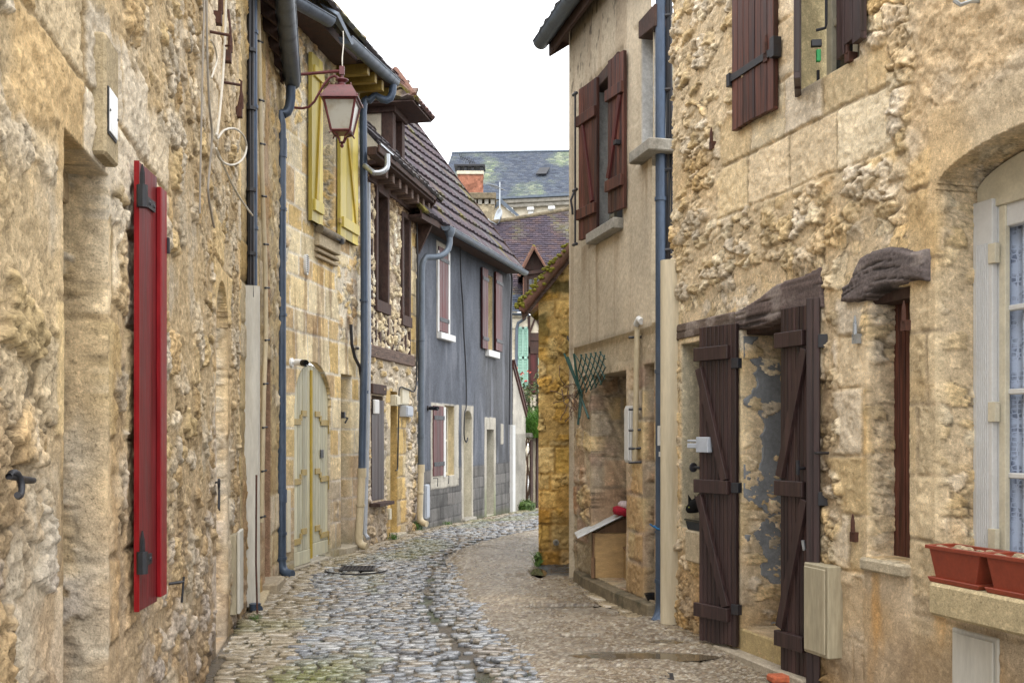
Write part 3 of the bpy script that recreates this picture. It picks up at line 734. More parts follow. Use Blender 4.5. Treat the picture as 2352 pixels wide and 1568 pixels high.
# ---- F lower stone, upper render
uF = WF.u
opF = [dict(u0=uF(1440), u1=uF(1360), z0=.13, z1=2.08, depth=.75, jit=3.0),
       dict(u0=uF(1505), u1=uF(1479), z0=.13, z1=2.10, depth=.40, jit=2.0)]
COLF = [(.48, .37, .25), (.55, .45, .31), (.42, .30, .22), (.52, .44, .34), (.46, .31, .19), (.55, .42, .23)]
def styleF(u, z):
    a = rubble(u, z, 601, .26, .19, .035, COLF, (.50, .41, .29), edge=.33, mortup=.05)
    q = ashlar(u, z, 602, .20, .36, .26, .5, .020, .02, COLF, (.50, .41, .29), tool=.9)
    h, c = blend(a, q, np.maximum(rect(u, z, uF(1510), uF(1440), -.3, 2.12, .03, 2, .12), sst(.45, .6, fbm(u * 1.2, z * 1.2, 604, 2))))
    lim = rect(u, z, -1, 9, 2.10, 3, .03, 5, .05); pl = (.002 * fbm(u * 30, z * 30, 606, 3), np.array([.40, .33, .23]) * (.65 + .7 * fbm(u * 5, z * 4, 605, 5, .6))[..., None])
    h, c = blend((h, c), (pl[0], pl[1]), lim * .75)
    red = sst(.52, .7, fbm(u * 2.4, z * 2.4, 607, 3)) * sst(2.2, 1.4, z); c = cmix(c, c * np.array([.78, .60, .52]), red * .6)
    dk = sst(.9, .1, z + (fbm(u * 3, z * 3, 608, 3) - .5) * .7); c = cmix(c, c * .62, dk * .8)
    return h, c
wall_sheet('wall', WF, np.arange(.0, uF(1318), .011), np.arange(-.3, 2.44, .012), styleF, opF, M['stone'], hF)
opF2 = [dict(u0=uF(1433), u1=uF(1370), z0=3.43, z1=4.87, depth=.20, tint=(.56, .56, .55), jit=.2),
        dict(u0=uF(1503), u1=uF(1475), z0=3.88, z1=4.90, depth=.22, tint=(.56, .56, .55), jit=.2)]
def styleF2(u, z):
    n = fbm(u * 26, z * 26, 621, 5, .6); h = .045 + .007 * (n - .5) + .02 * (fbm(u * 1.5, z * 1.5, 622, 2) - .5)
    c = np.array([.53, .45, .335]) * (.74 + .52 * fbm(u * 2.2, z * 1.2, 623, 4))[..., None] * (.85 + .3 * n)[..., None]
    st = sst(.55, .72, fbm(u * 9, z * .45, 624, 4)); c = cmix(c, c * np.array([.66, .60, .56]), st * .5)
    for (px, zz, ln) in ((1378, 3.35, 1.0), (1352, 3.38, .6), (1495, 3.78, .8)):
        d = np.exp(-((u - uF(px)) / .10) ** 2) * sst(zz - ln, zz, z) * (z < zz); c = cmix(c, c * np.array([.62, .54, .46]), d * .8 * sst(.35, .6, fbm(u * 14, z * 1, 625, 3)) )
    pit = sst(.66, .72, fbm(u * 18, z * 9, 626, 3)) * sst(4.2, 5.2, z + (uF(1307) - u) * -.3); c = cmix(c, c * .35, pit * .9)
    far = sst(uF(1316), uF(1309), u); c = cmix(c, c * .8, far * .3)
    wav = sst(2.46, 2.40, z + (fbm(u * 3, z * 3, 628, 2) - .5) * .06); c = cmix(c, c * .6, wav * .6)
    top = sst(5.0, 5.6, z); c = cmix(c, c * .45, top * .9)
    return h, c
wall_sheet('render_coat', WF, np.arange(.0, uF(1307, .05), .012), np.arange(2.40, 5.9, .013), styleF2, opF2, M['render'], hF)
# return walls at the far corner
def styleRet(col, s):
    def f(u, z):
        n = fbm(u * 20, z * 20, s, 4); return .008 * (n - .5), np.array(col) * (.7 + .6 * fbm(u * 3, z * 2, s + 1, 4))[..., None] * (.8 + .4 * n)[..., None]
    return f
e = WF.p(uF(1307, .05), 0, .05); wr = W(e.x, e.y, .9722, .2334, -1); wr.n = Vector((-.2334, .9722, 0))
wall_sheet('side_wall', wr, np.arange(0, 3, .1), np.arange(-.3, 5.9, .1), styleRet((.42, .35, .25), 641), [], M['render'], hF)

# ---- G
uG = WG.u
gN = WG.u(2352) - .75
def archG(u):
    c = (gN + uG(2152)) / 2; r = (uG(2152) - gN) / 2
    return 2.76 + .17 * math.sqrt(max(0, 1 - ((u - c) / r) ** 2))
opG = [dict(u0=gN, u1=uG(2152), z0=.77, z1=2.96, depth=.36, arch=archG),
       dict(u0=uG(2092), u1=uG(1994), z0=.82, z1=2.30, depth=.22),
       dict(u0=uG(1880), u1=uG(1703), z0=.17, z1=2.26, depth=.55),
       dict(u0=uG(1692), u1=uG(1566), z0=.79, z1=2.21, depth=.30, tint=(.52, .46, .33), jit=.3),
       dict(u0=uG(1976), u1=uG(1833), z0=3.66, z1=5.3, depth=.22, tint=(.52, .43, .25))]
COLG = [(.68, .55, .37), (.63, .50, .31), (.72, .61, .43), (.58, .45, .27), (.70, .60, .46), (.66, .50, .28), (.64, .54, .40)]
MG = (.62, .49, .32)
def styleG(u, z):
    a = rubble(u, z, 701, .130, .088, .030, COLG, MG, edge=.16, warp=.4, rough=.75, mortup=.03, dark=.7)
    b = rubble(u, z, 711, .19, .12, .030, COLG, MG, edge=.14, rough=.75, mortup=.05, dark=.7)
    h, c = blend(a, b, sst(.5, .62, fbm(u * .9, z * .9, 720, 2)))
    q = ashlar(u, z, 721, .28, .40, .34, .62, .016, .012, COLG, MG, tool=.7)
    cor = ashlar(u, z, 731, .34, .40, .50, .56, .020, .012, [(.62, .49, .31), (.66, .53, .34), (.58, .45, .27), (.63, .52, .37)], (.50, .39, .25), tool=.9, u_off=.05)
    m = rect(u, z, uG(2050), uG(1650), 3.05, 3.72, .03, 2, .14)
    m = np.maximum(m, rect(u, z, uG(1780), uG(1600), 3.5, 6, .04, 2, .12) * sst(.35, .45, fbm(u * 1.5, z * 1.2, 733, 2)))
    m = np.maximum(m, rect(u, z, uG(1720), uG(1690), -.2, 2.35, .02, 2, .02)); m = np.maximum(m, rect(u, z, uG(1992), uG(1925), -.2, 2.3, .03, 3, .12))
    m = np.maximum(m, rect(u, z, uG(1838), uG(1776), 3.3, 6, .03, 3, .04))
    h, c = blend((h, c), (q[0] + .010, q[1]), m)
    m2 = rect(u, z, -9, uG(2086), -.3, 3.02, .03, 4, .04); h, c = blend((h, c), (cor[0] + .014, cor[1]), m2)
    # coarse roughcast above the arch
    rg = fbm(u * 17, z * 17, 741, 5, .68); rc = (.016 + .055 * (rg - .5), np.array([.57, .46, .32]) * (.55 + .9 * fbm(u * 13, z * 13, 742, 5, .65))[..., None])
    m3 = rect(u, z, -9, uG(2098), 2.98, 9, .03, 5, .10); h, c = blend((h, c), rc, m3 * .92)
    # smooth lintel block round the arch
    sm = (.020 + .016 * (fbm(u * 16, z * 16, 751, 5, .6) - .5), np.array([.58, .465, .31]) * (.66 + .68 * fbm(u * 6, z * 6, 752, 5, .6))[..., None])
    m4 = rect(u, z, -9, uG(2135), 2.66, 3.16, .02, 6, .03); h, c = blend((h, c), sm, m4 * .85)
    # plaster panel under the small window
    pl = (.012 + .006 * (fbm(u * 18, z * 18, 761, 4) - .5), np.array([.56, .45, .315]) * (.68 + .64 * fbm(u * 3.2, z * 3.2, 762, 5, .6))[..., None])
    m5 = rect(u, z, uG(2100), uG(1986), -.3, .80, .012, 7, .02); h, c = blend((h, c), pl, m5)
    pl2 = (.03 * (fbm(u * 9, z * 9, 765, 4) - .5), np.array([.47, .38, .27]) * (.55 + .9 * fbm(u * 4, z * 4, 766, 5, .6))[..., None])
    m6 = rect(u, z, -9, uG(1900), -.4, .62, .03, 8, .12); h, c = blend((h, c), pl2, m6 * .65 * (1 - m5))
    lt = np.maximum(rect(u, z, uG(1892), uG(1545), 2.16, 2.56, .04, 9, .02), rect(u, z, uG(2130), uG(1920), 2.24, 2.66, .04, 9, .02)); h = h * (1 - .85 * lt) - .004 * lt
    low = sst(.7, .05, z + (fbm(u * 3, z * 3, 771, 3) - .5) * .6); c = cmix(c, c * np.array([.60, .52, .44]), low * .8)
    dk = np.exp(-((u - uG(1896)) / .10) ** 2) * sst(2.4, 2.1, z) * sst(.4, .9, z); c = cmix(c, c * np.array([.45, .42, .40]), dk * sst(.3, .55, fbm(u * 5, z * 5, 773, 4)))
    ys = sst(.58, .74, fbm(u * 4, z * .9, 775, 4)) * sst(2.4, .4, z); c = cmix(c, c * np.array([1.02, .78, .45]), ys * .7)
    warm = sst(.55, .75, fbm(u * 2.0, z * 2.0, 776, 3)); c = cmix(c, c * np.array([1.05, .90, .66]), warm * .5)
    return h, c
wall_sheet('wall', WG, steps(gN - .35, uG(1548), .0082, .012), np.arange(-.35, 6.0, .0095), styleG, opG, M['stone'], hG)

# ---- I ochre gable
COLI = [(.62, .41, .12), (.66, .48, .20), (.55, .33, .08), (.68, .50, .23), (.60, .36, .09), (.64, .44, .16)]
def gabI(u): return 2.93 + 1.25 * (u + .10)
def styleI(u, z):
    q = ashlar(u, z, 801, .15, .34, .20, .50, .030, .016, COLI, (.52, .34, .12), tool=1.0, jdepth=.012, gdark=.15); q = blend(q, rubble(u, z, 807, .2, .13, .03, COLI, (.50, .33, .12), edge=.16, rough=.8, mortup=.02), sst(.46, .56, fbm(u * 1.6, z * 1.6, 808, 2)))
    h, c = q; h = h + .03 * (fbm(u * 5, z * 5, 803, 3) - .5)
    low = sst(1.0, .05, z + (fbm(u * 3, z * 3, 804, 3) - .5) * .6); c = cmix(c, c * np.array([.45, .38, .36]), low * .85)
    mid = sst(1.6, .6, z) * sst(.3, .8, z); c = cmix(c, c * np.array([1.0, .82, .5]), mid * .6)
    moss = sst(.5, .65, fbm(u * 5, z * 5, 805, 4)) * sst(2.3, 2.8, z); c = cmix(c, np.array([.10, .09, .035]) * np.ones(c.shape), moss * .85)
    return h, c
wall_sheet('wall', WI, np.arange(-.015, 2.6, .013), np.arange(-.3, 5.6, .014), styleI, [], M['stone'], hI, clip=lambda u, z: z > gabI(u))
wi2 = W(.32, 11.76, .20, 1, -1)
wall_sheet('side_wall', wi2, np.arange(0, 3.2, .04), np.arange(-.3, 2.85, .04), lambda u, z: styleI(u, z), [], M['stone_far'], hI)
# ---------------------------------------------------------------- builders for joinery and pipes
def frame_at(P, dx, dy, nx, ny):
    w = W(P.x, P.y, dx, dy, 1); n = Vector((nx, ny, 0)); n = n - w.d * n.dot(w.d); w.n = n.normalized(); return w
def leaf_frame(w, px_h, off, px_f, m, toward=(0, -1)):
    """leaf hinged on wall w at the measured column px_h, free edge seen at px_f, plan slope m = dx/dy. returns frame, width"""
    h = w.p(w.u(px_h, off), 0, off); k = (px_f - CX) / FX
    s = (h.x - k * h.y) / (k - m); d = Vector((m * s, s, 0))
    return frame_at(h, d.x, d.y, *toward), d.length
def boards(parent, name, f, w, z0, z1, t, nb, mat, gap=.006, top=None, label=None, n0=0, jag=0):
    mb = MB(); r = random.Random(int(abs(f.o.x * 1000)) + nb)
    for i in range(nb):
        a, b = w * i / nb + gap / 2, w * (i + 1) / nb - gap / 2; o = r.uniform(-.0015, .0015)
        za = z0 + r.uniform(0, jag); ta = z1 if top is None else top(a); tb = z1 if top is None else top(b)
        tn = r.uniform(-.32, .38); f.poly(mb, [(a, za), (b, za), (b, tb), (a, ta)], n0 - t + o, n0 + o, (tn, tn, tn))
    f.box(mb, .002, w - .002, z0 + jag, (z1 if top is None else min(top(.002), top(w - .002))) - .002, n0 - t + .003, n0 - .006, (-.4, -.4, -.4))
    o = mb.build(name, mat, parent, bevel=.002)
    if label: o['label'] = label
    return o
def batten(parent, f, u0, u1, z, h, mat, n0=0, t=.024, name='batten'):
    mb = MB(); f.box(mb, u0, u1, z - h / 2, z + h / 2, n0, n0 + t)
    return mb.build(name, mat, parent, bevel=.003)
def brace(parent, f, u0, z0, u1, z1, wd, mat, n0=0, t=.022, name='brace'):
    mb = MB(); d = Vector((u1 - u0, z1 - z0)).normalized(); p = Vector((-d.y, d.x)) * wd / 2
    f.poly(mb, [(u0 + p.x, z0 + p.y), (u0 - p.x, z0 - p.y), (u1 - p.x, z1 - p.y), (u1 + p.x, z1 + p.y)], n0, n0 + t)
    return mb.build(name, mat, parent, bevel=.002)
APART = ('strap_hinge', 'hinge', 'shutter_catch', 'sticker_remains', 'door_head')
def bits(parent, f, name, mat, boxes, bevel=.002, tubes=()):
    mb = MB(); o = None
    for b in boxes:
        f.box(mb, *b)
        if name in APART and f is not fd_: o = mb.build(name, mat, parent, bevel=bevel); mb.clear()
    for pts, r in tubes:
        mb.tube([f.p(*p) for p in pts], r, 8)
        if name in APART: o = mb.build(name, mat, parent, bevel=bevel); mb.clear()
    return mb.build(name, mat, parent, bevel=bevel) if mb.v else o
fd_ = None
def pintle(parent, w, px, py, mat=None, s=1.0, off=.0):
    u, z = w.uz(px, py, off)
    mb = MB(); w.box(mb, u - .02 * s, u + .02 * s, z - .025 * s, z + .025 * s, off - .02, off + .035 * s); mb.lathe(w.p(u, z + .02 * s, off + .03 * s), [(.012 * s, 0), (.011 * s, .06 * s), (.003 * s, .10 * s)], 6)
    return mb.build('pintle', mat or M['rust'], parent)
def pipe(parent, name, pts, r, mat, rings=(), n=12, ringr=1.18, label=None):
    mb = MB(); mb.tube(pts, r, n)
    for p, h in rings: mb.tube([Vector(p) - Vector((0, 0, h / 2)), Vector(p) + Vector((0, 0, h / 2))], r * ringr, n)
    o = mb.build(name, mat, parent, smooth=50)
    if label: o['label'] = label
    return o
def bend(p0, p1, p2, k=5):
    return [p0.lerp(p1, t / k).lerp(p1.lerp(p2, t / k), t / k) for t in range(k + 1)]
def half_gutter(parent, p0, p1, r, mat, t=.006, seams=9, end0=True, end1=True):
    """open half-round gutter with a rolled lip and seams"""
    p0 = Vector(p0); p1 = Vector(p1); d = (p1 - p0); L = d.length; d.normalize(); s = d.cross(Vector((0, 0, 1))).normalized(); mb = MB()
    def ring(q, rr): return [q + s * math.cos(a) * rr - Vector((0, 0, 1)) * math.sin(a) * rr for a in [math.pi * k / 10 for k in range(11)]]
    a, b, c, e = ring(p0, r), ring(p1, r), ring(p0, r - t), ring(p1, r - t); n = 11
    mb.add(a + b + c + e, [(k, k + 1, n + k + 1, n + k) for k in range(10)] + [(2 * n + k + 1, 2 * n + k, 3 * n + k, 3 * n + k + 1) for k in range(10)] + [(0, n, 3 * n, 2 * n), (10, 2 * n + 10, 3 * n + 10, n + 10)])
    for q, on in ((p0, end0), (p1, end1)):
        if on: mb.prism(ring(q, r), d * .004)
    for sg in (1, -1): mb.tube([p0 + s * sg * r, p1 + s * sg * r], t * 1.4, 6)
    for k in range(1, seams):
        q = p0 + d * L * k / seams; A, B = ring(q, r + .004), ring(q + d * .012, r + .004)
        mb.add(A + B, [(j, j + 1, n + j + 1, n + j) for j in range(10)])
    return mb.build('gutter', mat, parent, smooth=40)
def tiled(parent, name, e0, e1, back, pitch, length, rowlen, tw, pal, seed, rib=.016, nrib=4, thick=.03, moss=.0, mat=None, hip=0, label=None, sag=0.0):
    """courses of tiles from the eave line e0-e1 up the slope; each course is a ribbed sheet with a thick lower edge, lapped over the one below"""
    e0 = Vector(e0); e1 = Vector(e1); d = e1 - e0; L = d.length; d = d / L; back = Vector(back).normalized()
    up = back * math.cos(pitch) + Vector((0, 0, math.sin(pitch))); nr = d.cross(up); nr = nr if nr.z > 0 else -nr; nr.normalize()
    nt = max(1, int(L / tw)); cols = nt * nrib; rows = int(length / rowlen); r = random.Random(seed); vs = []; fs = []; cs = []
    for k in range(rows):
        s0, s1 = k * rowlen, (k + 1) * rowlen + .05; c0 = len(vs); W_ = cols + 1
        tint = [pal[int(r.random() * len(pal))] for _ in range(nt + 1)]; jit = [r.uniform(-.012, .012) for _ in range(nt + 1)]; lift = [r.uniform(0, .008) for _ in range(nt + 1)]
        hh = hip * (k * rowlen)
        for layer in range(4):
            for j in range(W_):
                q = min(j // nrib, nt); u = L * j / cols
                if hip: u = min(max(u, hh), max(L - hh, hh))
                ph = (j % nrib) / nrib; b = rib * (0.5 - .5 * math.cos(2 * math.pi * ph)) + .3 * rib * math.sin(2 * math.pi * ph * 2)
                s = (s0 + jit[q], s0 + jit[q], (s0 + s1) / 2, s1)[layer]; z = (-.004, thick + b + lift[q], thick * .55 + b, b * .3)[layer]
                sg = -sag * math.sin(math.pi * j / cols) * (1 - k / rows * .5)
                vs.append(e0 + d * u + up * s + nr * (z + sg))
                c = tint[q]; f = r.uniform(.75, 1.25) * (.45 if layer == 0 else .8 if layer == 1 else 1)
                mo = 0
                if moss: mo = max(0, min(1, (float(vn(np.array([u * 2.1]), np.array([s * 2.5]), seed + 3)[0]) - 1 + moss) * 3)) * (1.2 if layer < 2 else .8)
                mo = min(1, mo); g = ((.20, .17, .03), (.13, .13, .05), (.17, .17, .15))[q % 3]
                cs.append(tuple(mix(c[i] * f, g[i] * f, mo) for i in range(3)))
        for layer in range(3):
            for j in range(cols): fs.append((c0 + layer * W_ + j, c0 + layer * W_ + j + 1, c0 + (layer + 1) * W_ + j + 1, c0 + (layer + 1) * W_ + j))
        # verge edges
        for j in (0, cols):
            a = [c0 + l * W_ + j for l in range(4)]
            vs.append(vs[a[3]] - nr * .03); vs.append(vs[a[0]] - nr * .03); cs += [cs[a[0]]] * 2; fs.append((a[0], a[1], a[2], a[3], len(vs) - 2, len(vs) - 1))
    me = bpy.data.meshes.new(name); me.from_pydata(vs, [], fs); at_ = me.attributes.new('col', 'FLOAT_COLOR', 'POINT'); at_.data.foreach_set('color', np.array([(*c, 1) for c in cs], np.float32).ravel()); me.update()
    bm = bmesh.new(); bm.from_mesh(me); bmesh.ops.remove_doubles(bm, verts=bm.verts, dist=.0005); bmesh.ops.recalc_face_normals(bm, faces=bm.faces); bm.to_mesh(me); bm.free()
    me.polygons.foreach_set('use_smooth', [True] * len(me.polygons)); me.set_sharp_from_angle(angle=math.radians(40))
    o = link(name, me, mat or M['tile'], parent)
    if label: o['label'] = label
    return o
def window_unit(parent, w, u0, u1, z0, z1, n, fw, matf, bars=(1, 2), name='window', fd=.05):
    """frame with a pane as its child, set at depth n behind the wall plane"""
    mb = MB(); w.box(mb, u0, u0 + fw, z0, z1, n, n + fd); w.box(mb, u1 - fw, u1, z0, z1, n, n + fd); w.box(mb, u0 + fw, u1 - fw, z0, z0 + fw, n, n + fd); w.box(mb, u0 + fw, u1 - fw, z1 - fw, z1, n, n + fd)
    nv, nh = bars; b = fw * .4
    for i in range(1, nv): c = u0 + (u1 - u0) * i / nv; w.box(mb, c - b, c + b, z0 + fw, z1 - fw, n + .005, n + fd - .005)
    for i in range(1, nh): c = z0 + (z1 - z0) * i / nh; w.box(mb, u0 + fw, u1 - fw, c - b, c + b, n + .007, n + fd - .008)
    f = mb.build(name, matf, parent, bevel=.003)
    mp = MB(); w.box(mp, u0 + fw * .5, u1 - fw * .5, z0 + fw * .5, z1 - fw * .5, n + .012, n + .018); mp.build('pane', M['pane'], f)
    return f

# ================================================================ A: near left house
# red shutter, hinged on its near edge and standing a little ajar
f, w = leaf_frame(WA, 319, .055, 372, -.06, (1, 0)); zt, zb = 2.615, .785
mb = MB(); f.box(mb, .0, w - .075, zb, zt, -.018, 0); sh = mb.build('shutter', M['red'], hA, bevel=.003); sh['label'] = 'red painted shutter'
mb = MB(); f.box(mb, w - .09, w, zb + .02, zt - .045, .0, .022); f.box(mb, w - .073, w, zb + .02, zt - .045, -.018, .0); mb.build('cover_strip', M['red_edge'], sh, bevel=.004)
mb = MB(); f.box(mb, -.006, .0, zb, zt, -.018, .003); mb.build('edge_strip', M['red_edge'], sh)
for z, L in ((2.47, .20), (.985, .15)):
    mb = MB(); f.box(mb, .0, L, z - .022, z + .022, .001, .010); mb.lathe(f.p(-.008, z - .045, .016), [(.022, 0), (.022, .09)], 8)
    for q in (.06, .12, L - .02): mb.lathe(f.p(q, z, .009), [(.010, 0), (.006, .006)], 6, axis=f.n)
    mb.lathe(f.p(-.008, z + .045, .016), [(.011, 0), (.010, .05), (.003, .085)], 6)
    mb.build('strap_hinge', M['iron'], sh)
bits(sh, f, 'latch', M['iron'], [(w, w + .02, 2.30, 2.37, -.02, .03)])
u, z = WA.uz(387, 1340); mb = MB(); mb.tube([WA.p(u, z, 0), WA.p(u + .03, z + .005, .07)], .008, 6); mb.tube([WA.p(u + .03, z + .03, .07), WA.p(u + .03, z - .10, .06)], .006, 6); mb.build('shutter_catch', M['iron'], hA)
# raised block with the number plate, lintel step
mb = MB(); ub = uA(206); WA.box(mb, ub, ub + .20, 2.49, 2.92, -.06, .055, (.42, .34, .215)); mb.build('lintel_block', M['stone'], hA, bevel=.01)
mb = MB(); WA.box(mb, opA[0]['u0'] - .02, opA[0]['u1'] + .12, 2.36, 2.475, -.40, -.13, (.36, .27, .16)); mb.build('door_lintel', M['stone'], hA, bevel=.008)
mb = MB(); WA.box(mb, opA[0]['u0'] - .05, opA[0]['u1'] + .02, -.1, 2.4, -.46, -.42); d_ = mb.build('door', M['brown_dark'], hA)
npl = thing('house_number_plate', 'blank white enamel plate on the stone lintel block over the near left doorway', 'sign', WA.p(uA(218), 2.6, .06))
u0, u1 = uA(208), uA(229)
mb = MB(); WA.box(mb, u0, u1, 2.565, 2.735, .056, .060); mb.build('rim', M['iron'], npl, bevel=.002)
mb = MB(); WA.box(mb, u0 + .006, u1 - .004, 2.575, 2.730, .0605, .0645); mb.build('plate', M['enamel'], npl, bevel=.002)
mb = MB()
for q in (u0 + .008, u1 - .008): mb.lathe(WA.p(q, 2.65, .0645), [(.005, 0), (.004, .003)], 8, axis=WA.n); mb.build('screw', M['iron'], npl); mb.clear()
# hooks and pintles in the wall
P = WA.P(22, 1103, .0); mb = MB(); c_ = WA.P(28, 1112, .07); pts = [P + WA.n * -.02, P + WA.n * .06]
pts += [WA.p((c_ - WA.o).dot(WA.d) + .045 * math.cos(a) * .9, c_.z + .03 * math.sin(a), .06 + .02 * (1 - a / 5)) for a in [math.pi * .75 - k * .45 for k in range(11)]]
mb.tube(pts, .0085, 8); mb.build('hook', M['iron'], hA, smooth=60)
u, z = WA.uz(485, 1110); mb = MB(); mb.tube([WA.p(u + .03 * math.cos(a), z + .03 * math.sin(a), .05) for a in [k * .63 for k in range(11)]], .007, 6); mb.tube([WA.p(u, z - .02, .05), WA.p(u - .03, z - .16, .05), WA.p(u + .02, z - .18, .05), WA.p(u + .03, z - .04, .05)], .006, 6); mb.tube([WA.p(u, z, -.02), WA.p(u, z + .01, .055)], .007, 6); mb.build('iron_ring', M['iron'], hA)
for px, py in ((490, 42), (513, 130), (540, 258)): pintle(hA, WA, px, py, s=1.6)
for px, py in ((478, 72), (508, 188)):
    u, z = WA.uz(px, py); mb = MB(); mb.tube([WA.p(u, z, -.01), WA.p(u + .05, z, .13)], .010, 6); mb.tube([WA.p(u + .06, z + (.17 if py < 100 else .04), .12), WA.p(u + .055, z + .03, .135), WA.p(u + .06, z - .06, .13), WA.p(u + .08, z - (.06 if py < 100 else .2), .10)], .008, 6); mb.build('shutter_catch', M['rust'], hA)
# pipe at the corner, clad below by a pale half-round cover
pc = WA.p(uA(578, .07), 0, .07); zc = 2.79
mb = MB(); n = 14; prof = [WA.d * (math.cos(a) * .062) + WA.n * (math.sin(a) * .07) for a in [math.pi * k / n for k in range(n + 1)]] + [WA.d * -.062 - WA.n * .06, WA.d * .062 - WA.n * .06]
mb.prism([pc + q + Vector((0, 0, .03)) for q in prof], (0, 0, zc - .03)); o = mb.build('pipe_cover', M['pale_cover'], hA, smooth=50)
pipe(hA, 'downpipe', [pc + WA.d * .03 + Vector((0, 0, zc - .1)), pc + WA.d * .03 + Vector((0, 0, 5.6))], .047, M['blue_pipe'], [(pc + WA.d * .03 + Vector((0, 0, z)), .03) for z in (3.3, 4.35, 5.0)])
mb = MB()
for i in range(4): mb.tube([pc - WA.d * (.035 + .012 * (i % 2)) + WA.n * (.012 * i - .02) + Vector((.004 * math.sin(z * 2 + i), 0, z)) for z in [zc - .1 + .2 * k for k in range(16)]], .013, 6)
for z in (3.05, 3.6, 4.3, 4.8): mb.tube([pc - WA.d * .04 + Vector((0, 0, z)), pc - WA.d * .04 + Vector((0, 0, z + .03))], .042, 8)
mb.build('cable_bundle', M['iron'], hA)
mb = MB(); mb.tube([at(589, 1090, 8.35), at(588, 1290, 8.3), at(591, 1408, 8.3)], .008, 6); mb.build('conduit', M['rust'], hA)
mb = MB(); WA.box(mb, uA(560), uA(592), -.05, .035, -.05, .16, (.40, .33, .22)); mb.build('foot_stone', M['stone'], hA, bevel=.012)
mb = MB(); mb.tube([at(586, 1385, 8.75), at(586, 1398, 8.75), at(593, 1402, 8.72)], .05, 10); mb.build('drain_elbow', M['blue_pipe'], hA, smooth=50)
# loose cables on the wall
def cable(name, label, pts, r, mat, cat='cable'):
    mb = MB(); P = [Vector(p) for p in pts]; out = []
    for i in range(len(P) - 1):
        a = P[max(i - 1, 0)]; b = P[i]; c = P[i + 1]; d = P[min(i + 2, len(P) - 1)]
        for k in range(6):
            t = k / 6; out.append(.5 * ((2 * b) + (c - a) * t + (2 * a - 5 * b + 4 * c - d) * t * t + (3 * b - a - 3 * c + d) * t ** 3))
    out.append(P[-1]); base = P[-1].copy()
    mb.tube([p for p in out], r, 6); o = mb.build(name, mat, None, loc=base, smooth=60); tag(o, label, cat); return o
M['cable_grey'] = mat_paint('grey_cable', (.30, .27, .23), .6, .1, 10); M['cable_white'] = mat_paint('white_cable', (.60, .56, .48), .6, .1, 10)
cable('cable', 'thin grey cable running straight down the left stone wall', [WA.P(x, y, .05) for x, y in ((470, -20), (466, 120), (463, 260), (460, 400), (459, 490))], .006, M['cable_grey'])
cable('cable', 'pale cable hanging in a wavy line beside the straight grey one', [WA.P(x, y, .05) for x, y in ((474, -20), (475, 60), (477, 160), (481, 245), (487, 310), (482, 380), (478, 440), (487, 500), (492, 522))], .007, M['cable_grey'])
lp = [(519, -20), (517, 80), (511, 190), (500, 300), (496, 308)] + [(531 + 35 * math.cos(a), 337 + 42 * math.sin(a)) for a in [math.pi * 1.15 + k * .52 for k in range(12)]] + [(505, 360), (522, 400), (548, 450), (580, 495)]
cable('cable', 'white cable coiled into a loose loop and hanging off the left wall', [WA.P(x, y, .09) for x, y in lp], .008, M['cable_white'])
cable('cable', 'short cut white cable with a green plug high on the left wall', [WA.P(x, y, .05) for x, y in ((484, 92), (494, 110), (498, 140), (490, 165), (486, 180))], .006, M['cable_white'])
# cabinet on the left wall
mbx = thing('meter_box', 'cream meter cabinet low on the left wall beside the pale pipe cover', 'utility box', WA.p(uA(540), .1, .1))
ua, ub = uA(536, .03), uA(551, .05)
mb = MB(); WA.box(mb, ua, ub, .13, .74, -.04, .055); mb.build('cabinet', M['box'], mbx, bevel=.006)
mb = MB(); WA.box(mb, ua - .01, ub - .02, .14, .77, .056, .08); mb.build('door', M['pale_cover'], mbx, bevel=.006)

# ================================================================ B: narrow house
mb = MB(); WB.box(mb, opB[0]['u0'], opB[0]['u1'], -.1, 2.2, -.21, -.17); mb.build('door', M['beam'], hB)
mb = MB(); WB.box(mb, opB[0]['u0'] - .1, opB[0]['u1'] + .05, -.1, .09, -.2, .14, (.30, .25, .18)); mb.build('door_step', M['stone'], hB, bevel=.015)
mb = MB()
for px, a, b in ((601, -60, 560), ):
    pass
pts = [WB.P(x, y, .04) for x, y in ((592, -10), (596, 180), (602, 420), (609, 600), (611, 760), (606, 900), (603, 1060), (600, 1200))]
mb.tube(pts, .022, 8); mb.build('conduit', M['cream_pipe'], hB, smooth=50)
mb = MB()
for y in (95, 230, 330, 450, 560, 660, 780, 880, 980, 1080, 1185):
    x = np.interp(y, [-10, 180, 420, 600, 760, 900, 1060, 1200], [592, 596, 602, 609, 611, 606, 603, 600]); P = WB.P(x, y, .04); mb.tube([P - WB.d * .03 - Vector((0, 0, .008)), P + WB.d * .03 + WB.n * .03], .011, 6); mb.build('clip', M['iron'], hB); mb.clear()
ge, gs = V(-2.36, 11.0, 5.30), V(-1.93, 8.6, 5.42)
half_gutter(hB, gs, ge, .088, M['zinc'], seams=8)
sl = MB(); sl.hexa([gs + V(-.08, 0, .03), ge + V(-.08, 0, .03), ge + V(-1.5, -.25, 1.1), gs + V(-1.5, -.25, 1.1), gs + V(-.08, 0, .07), ge + V(-.08, 0, .07), ge + V(-1.5, -.25, 1.15), gs + V(-1.5, -.25, 1.15)]); sl.build('soffit_boards', M['beam'], hB)
mb = MB()
for k in range(7):
    p = gs.lerp(ge, (k + .4) / 7) + V(-.10, 0, -.03); mb.box(p + V(0, 0, -.06), V(-1.1, -.18, .82), V(.0, .09, 0), V(0, 0, .11)); mb.build('rafter', M['beam'], hB); mb.clear()
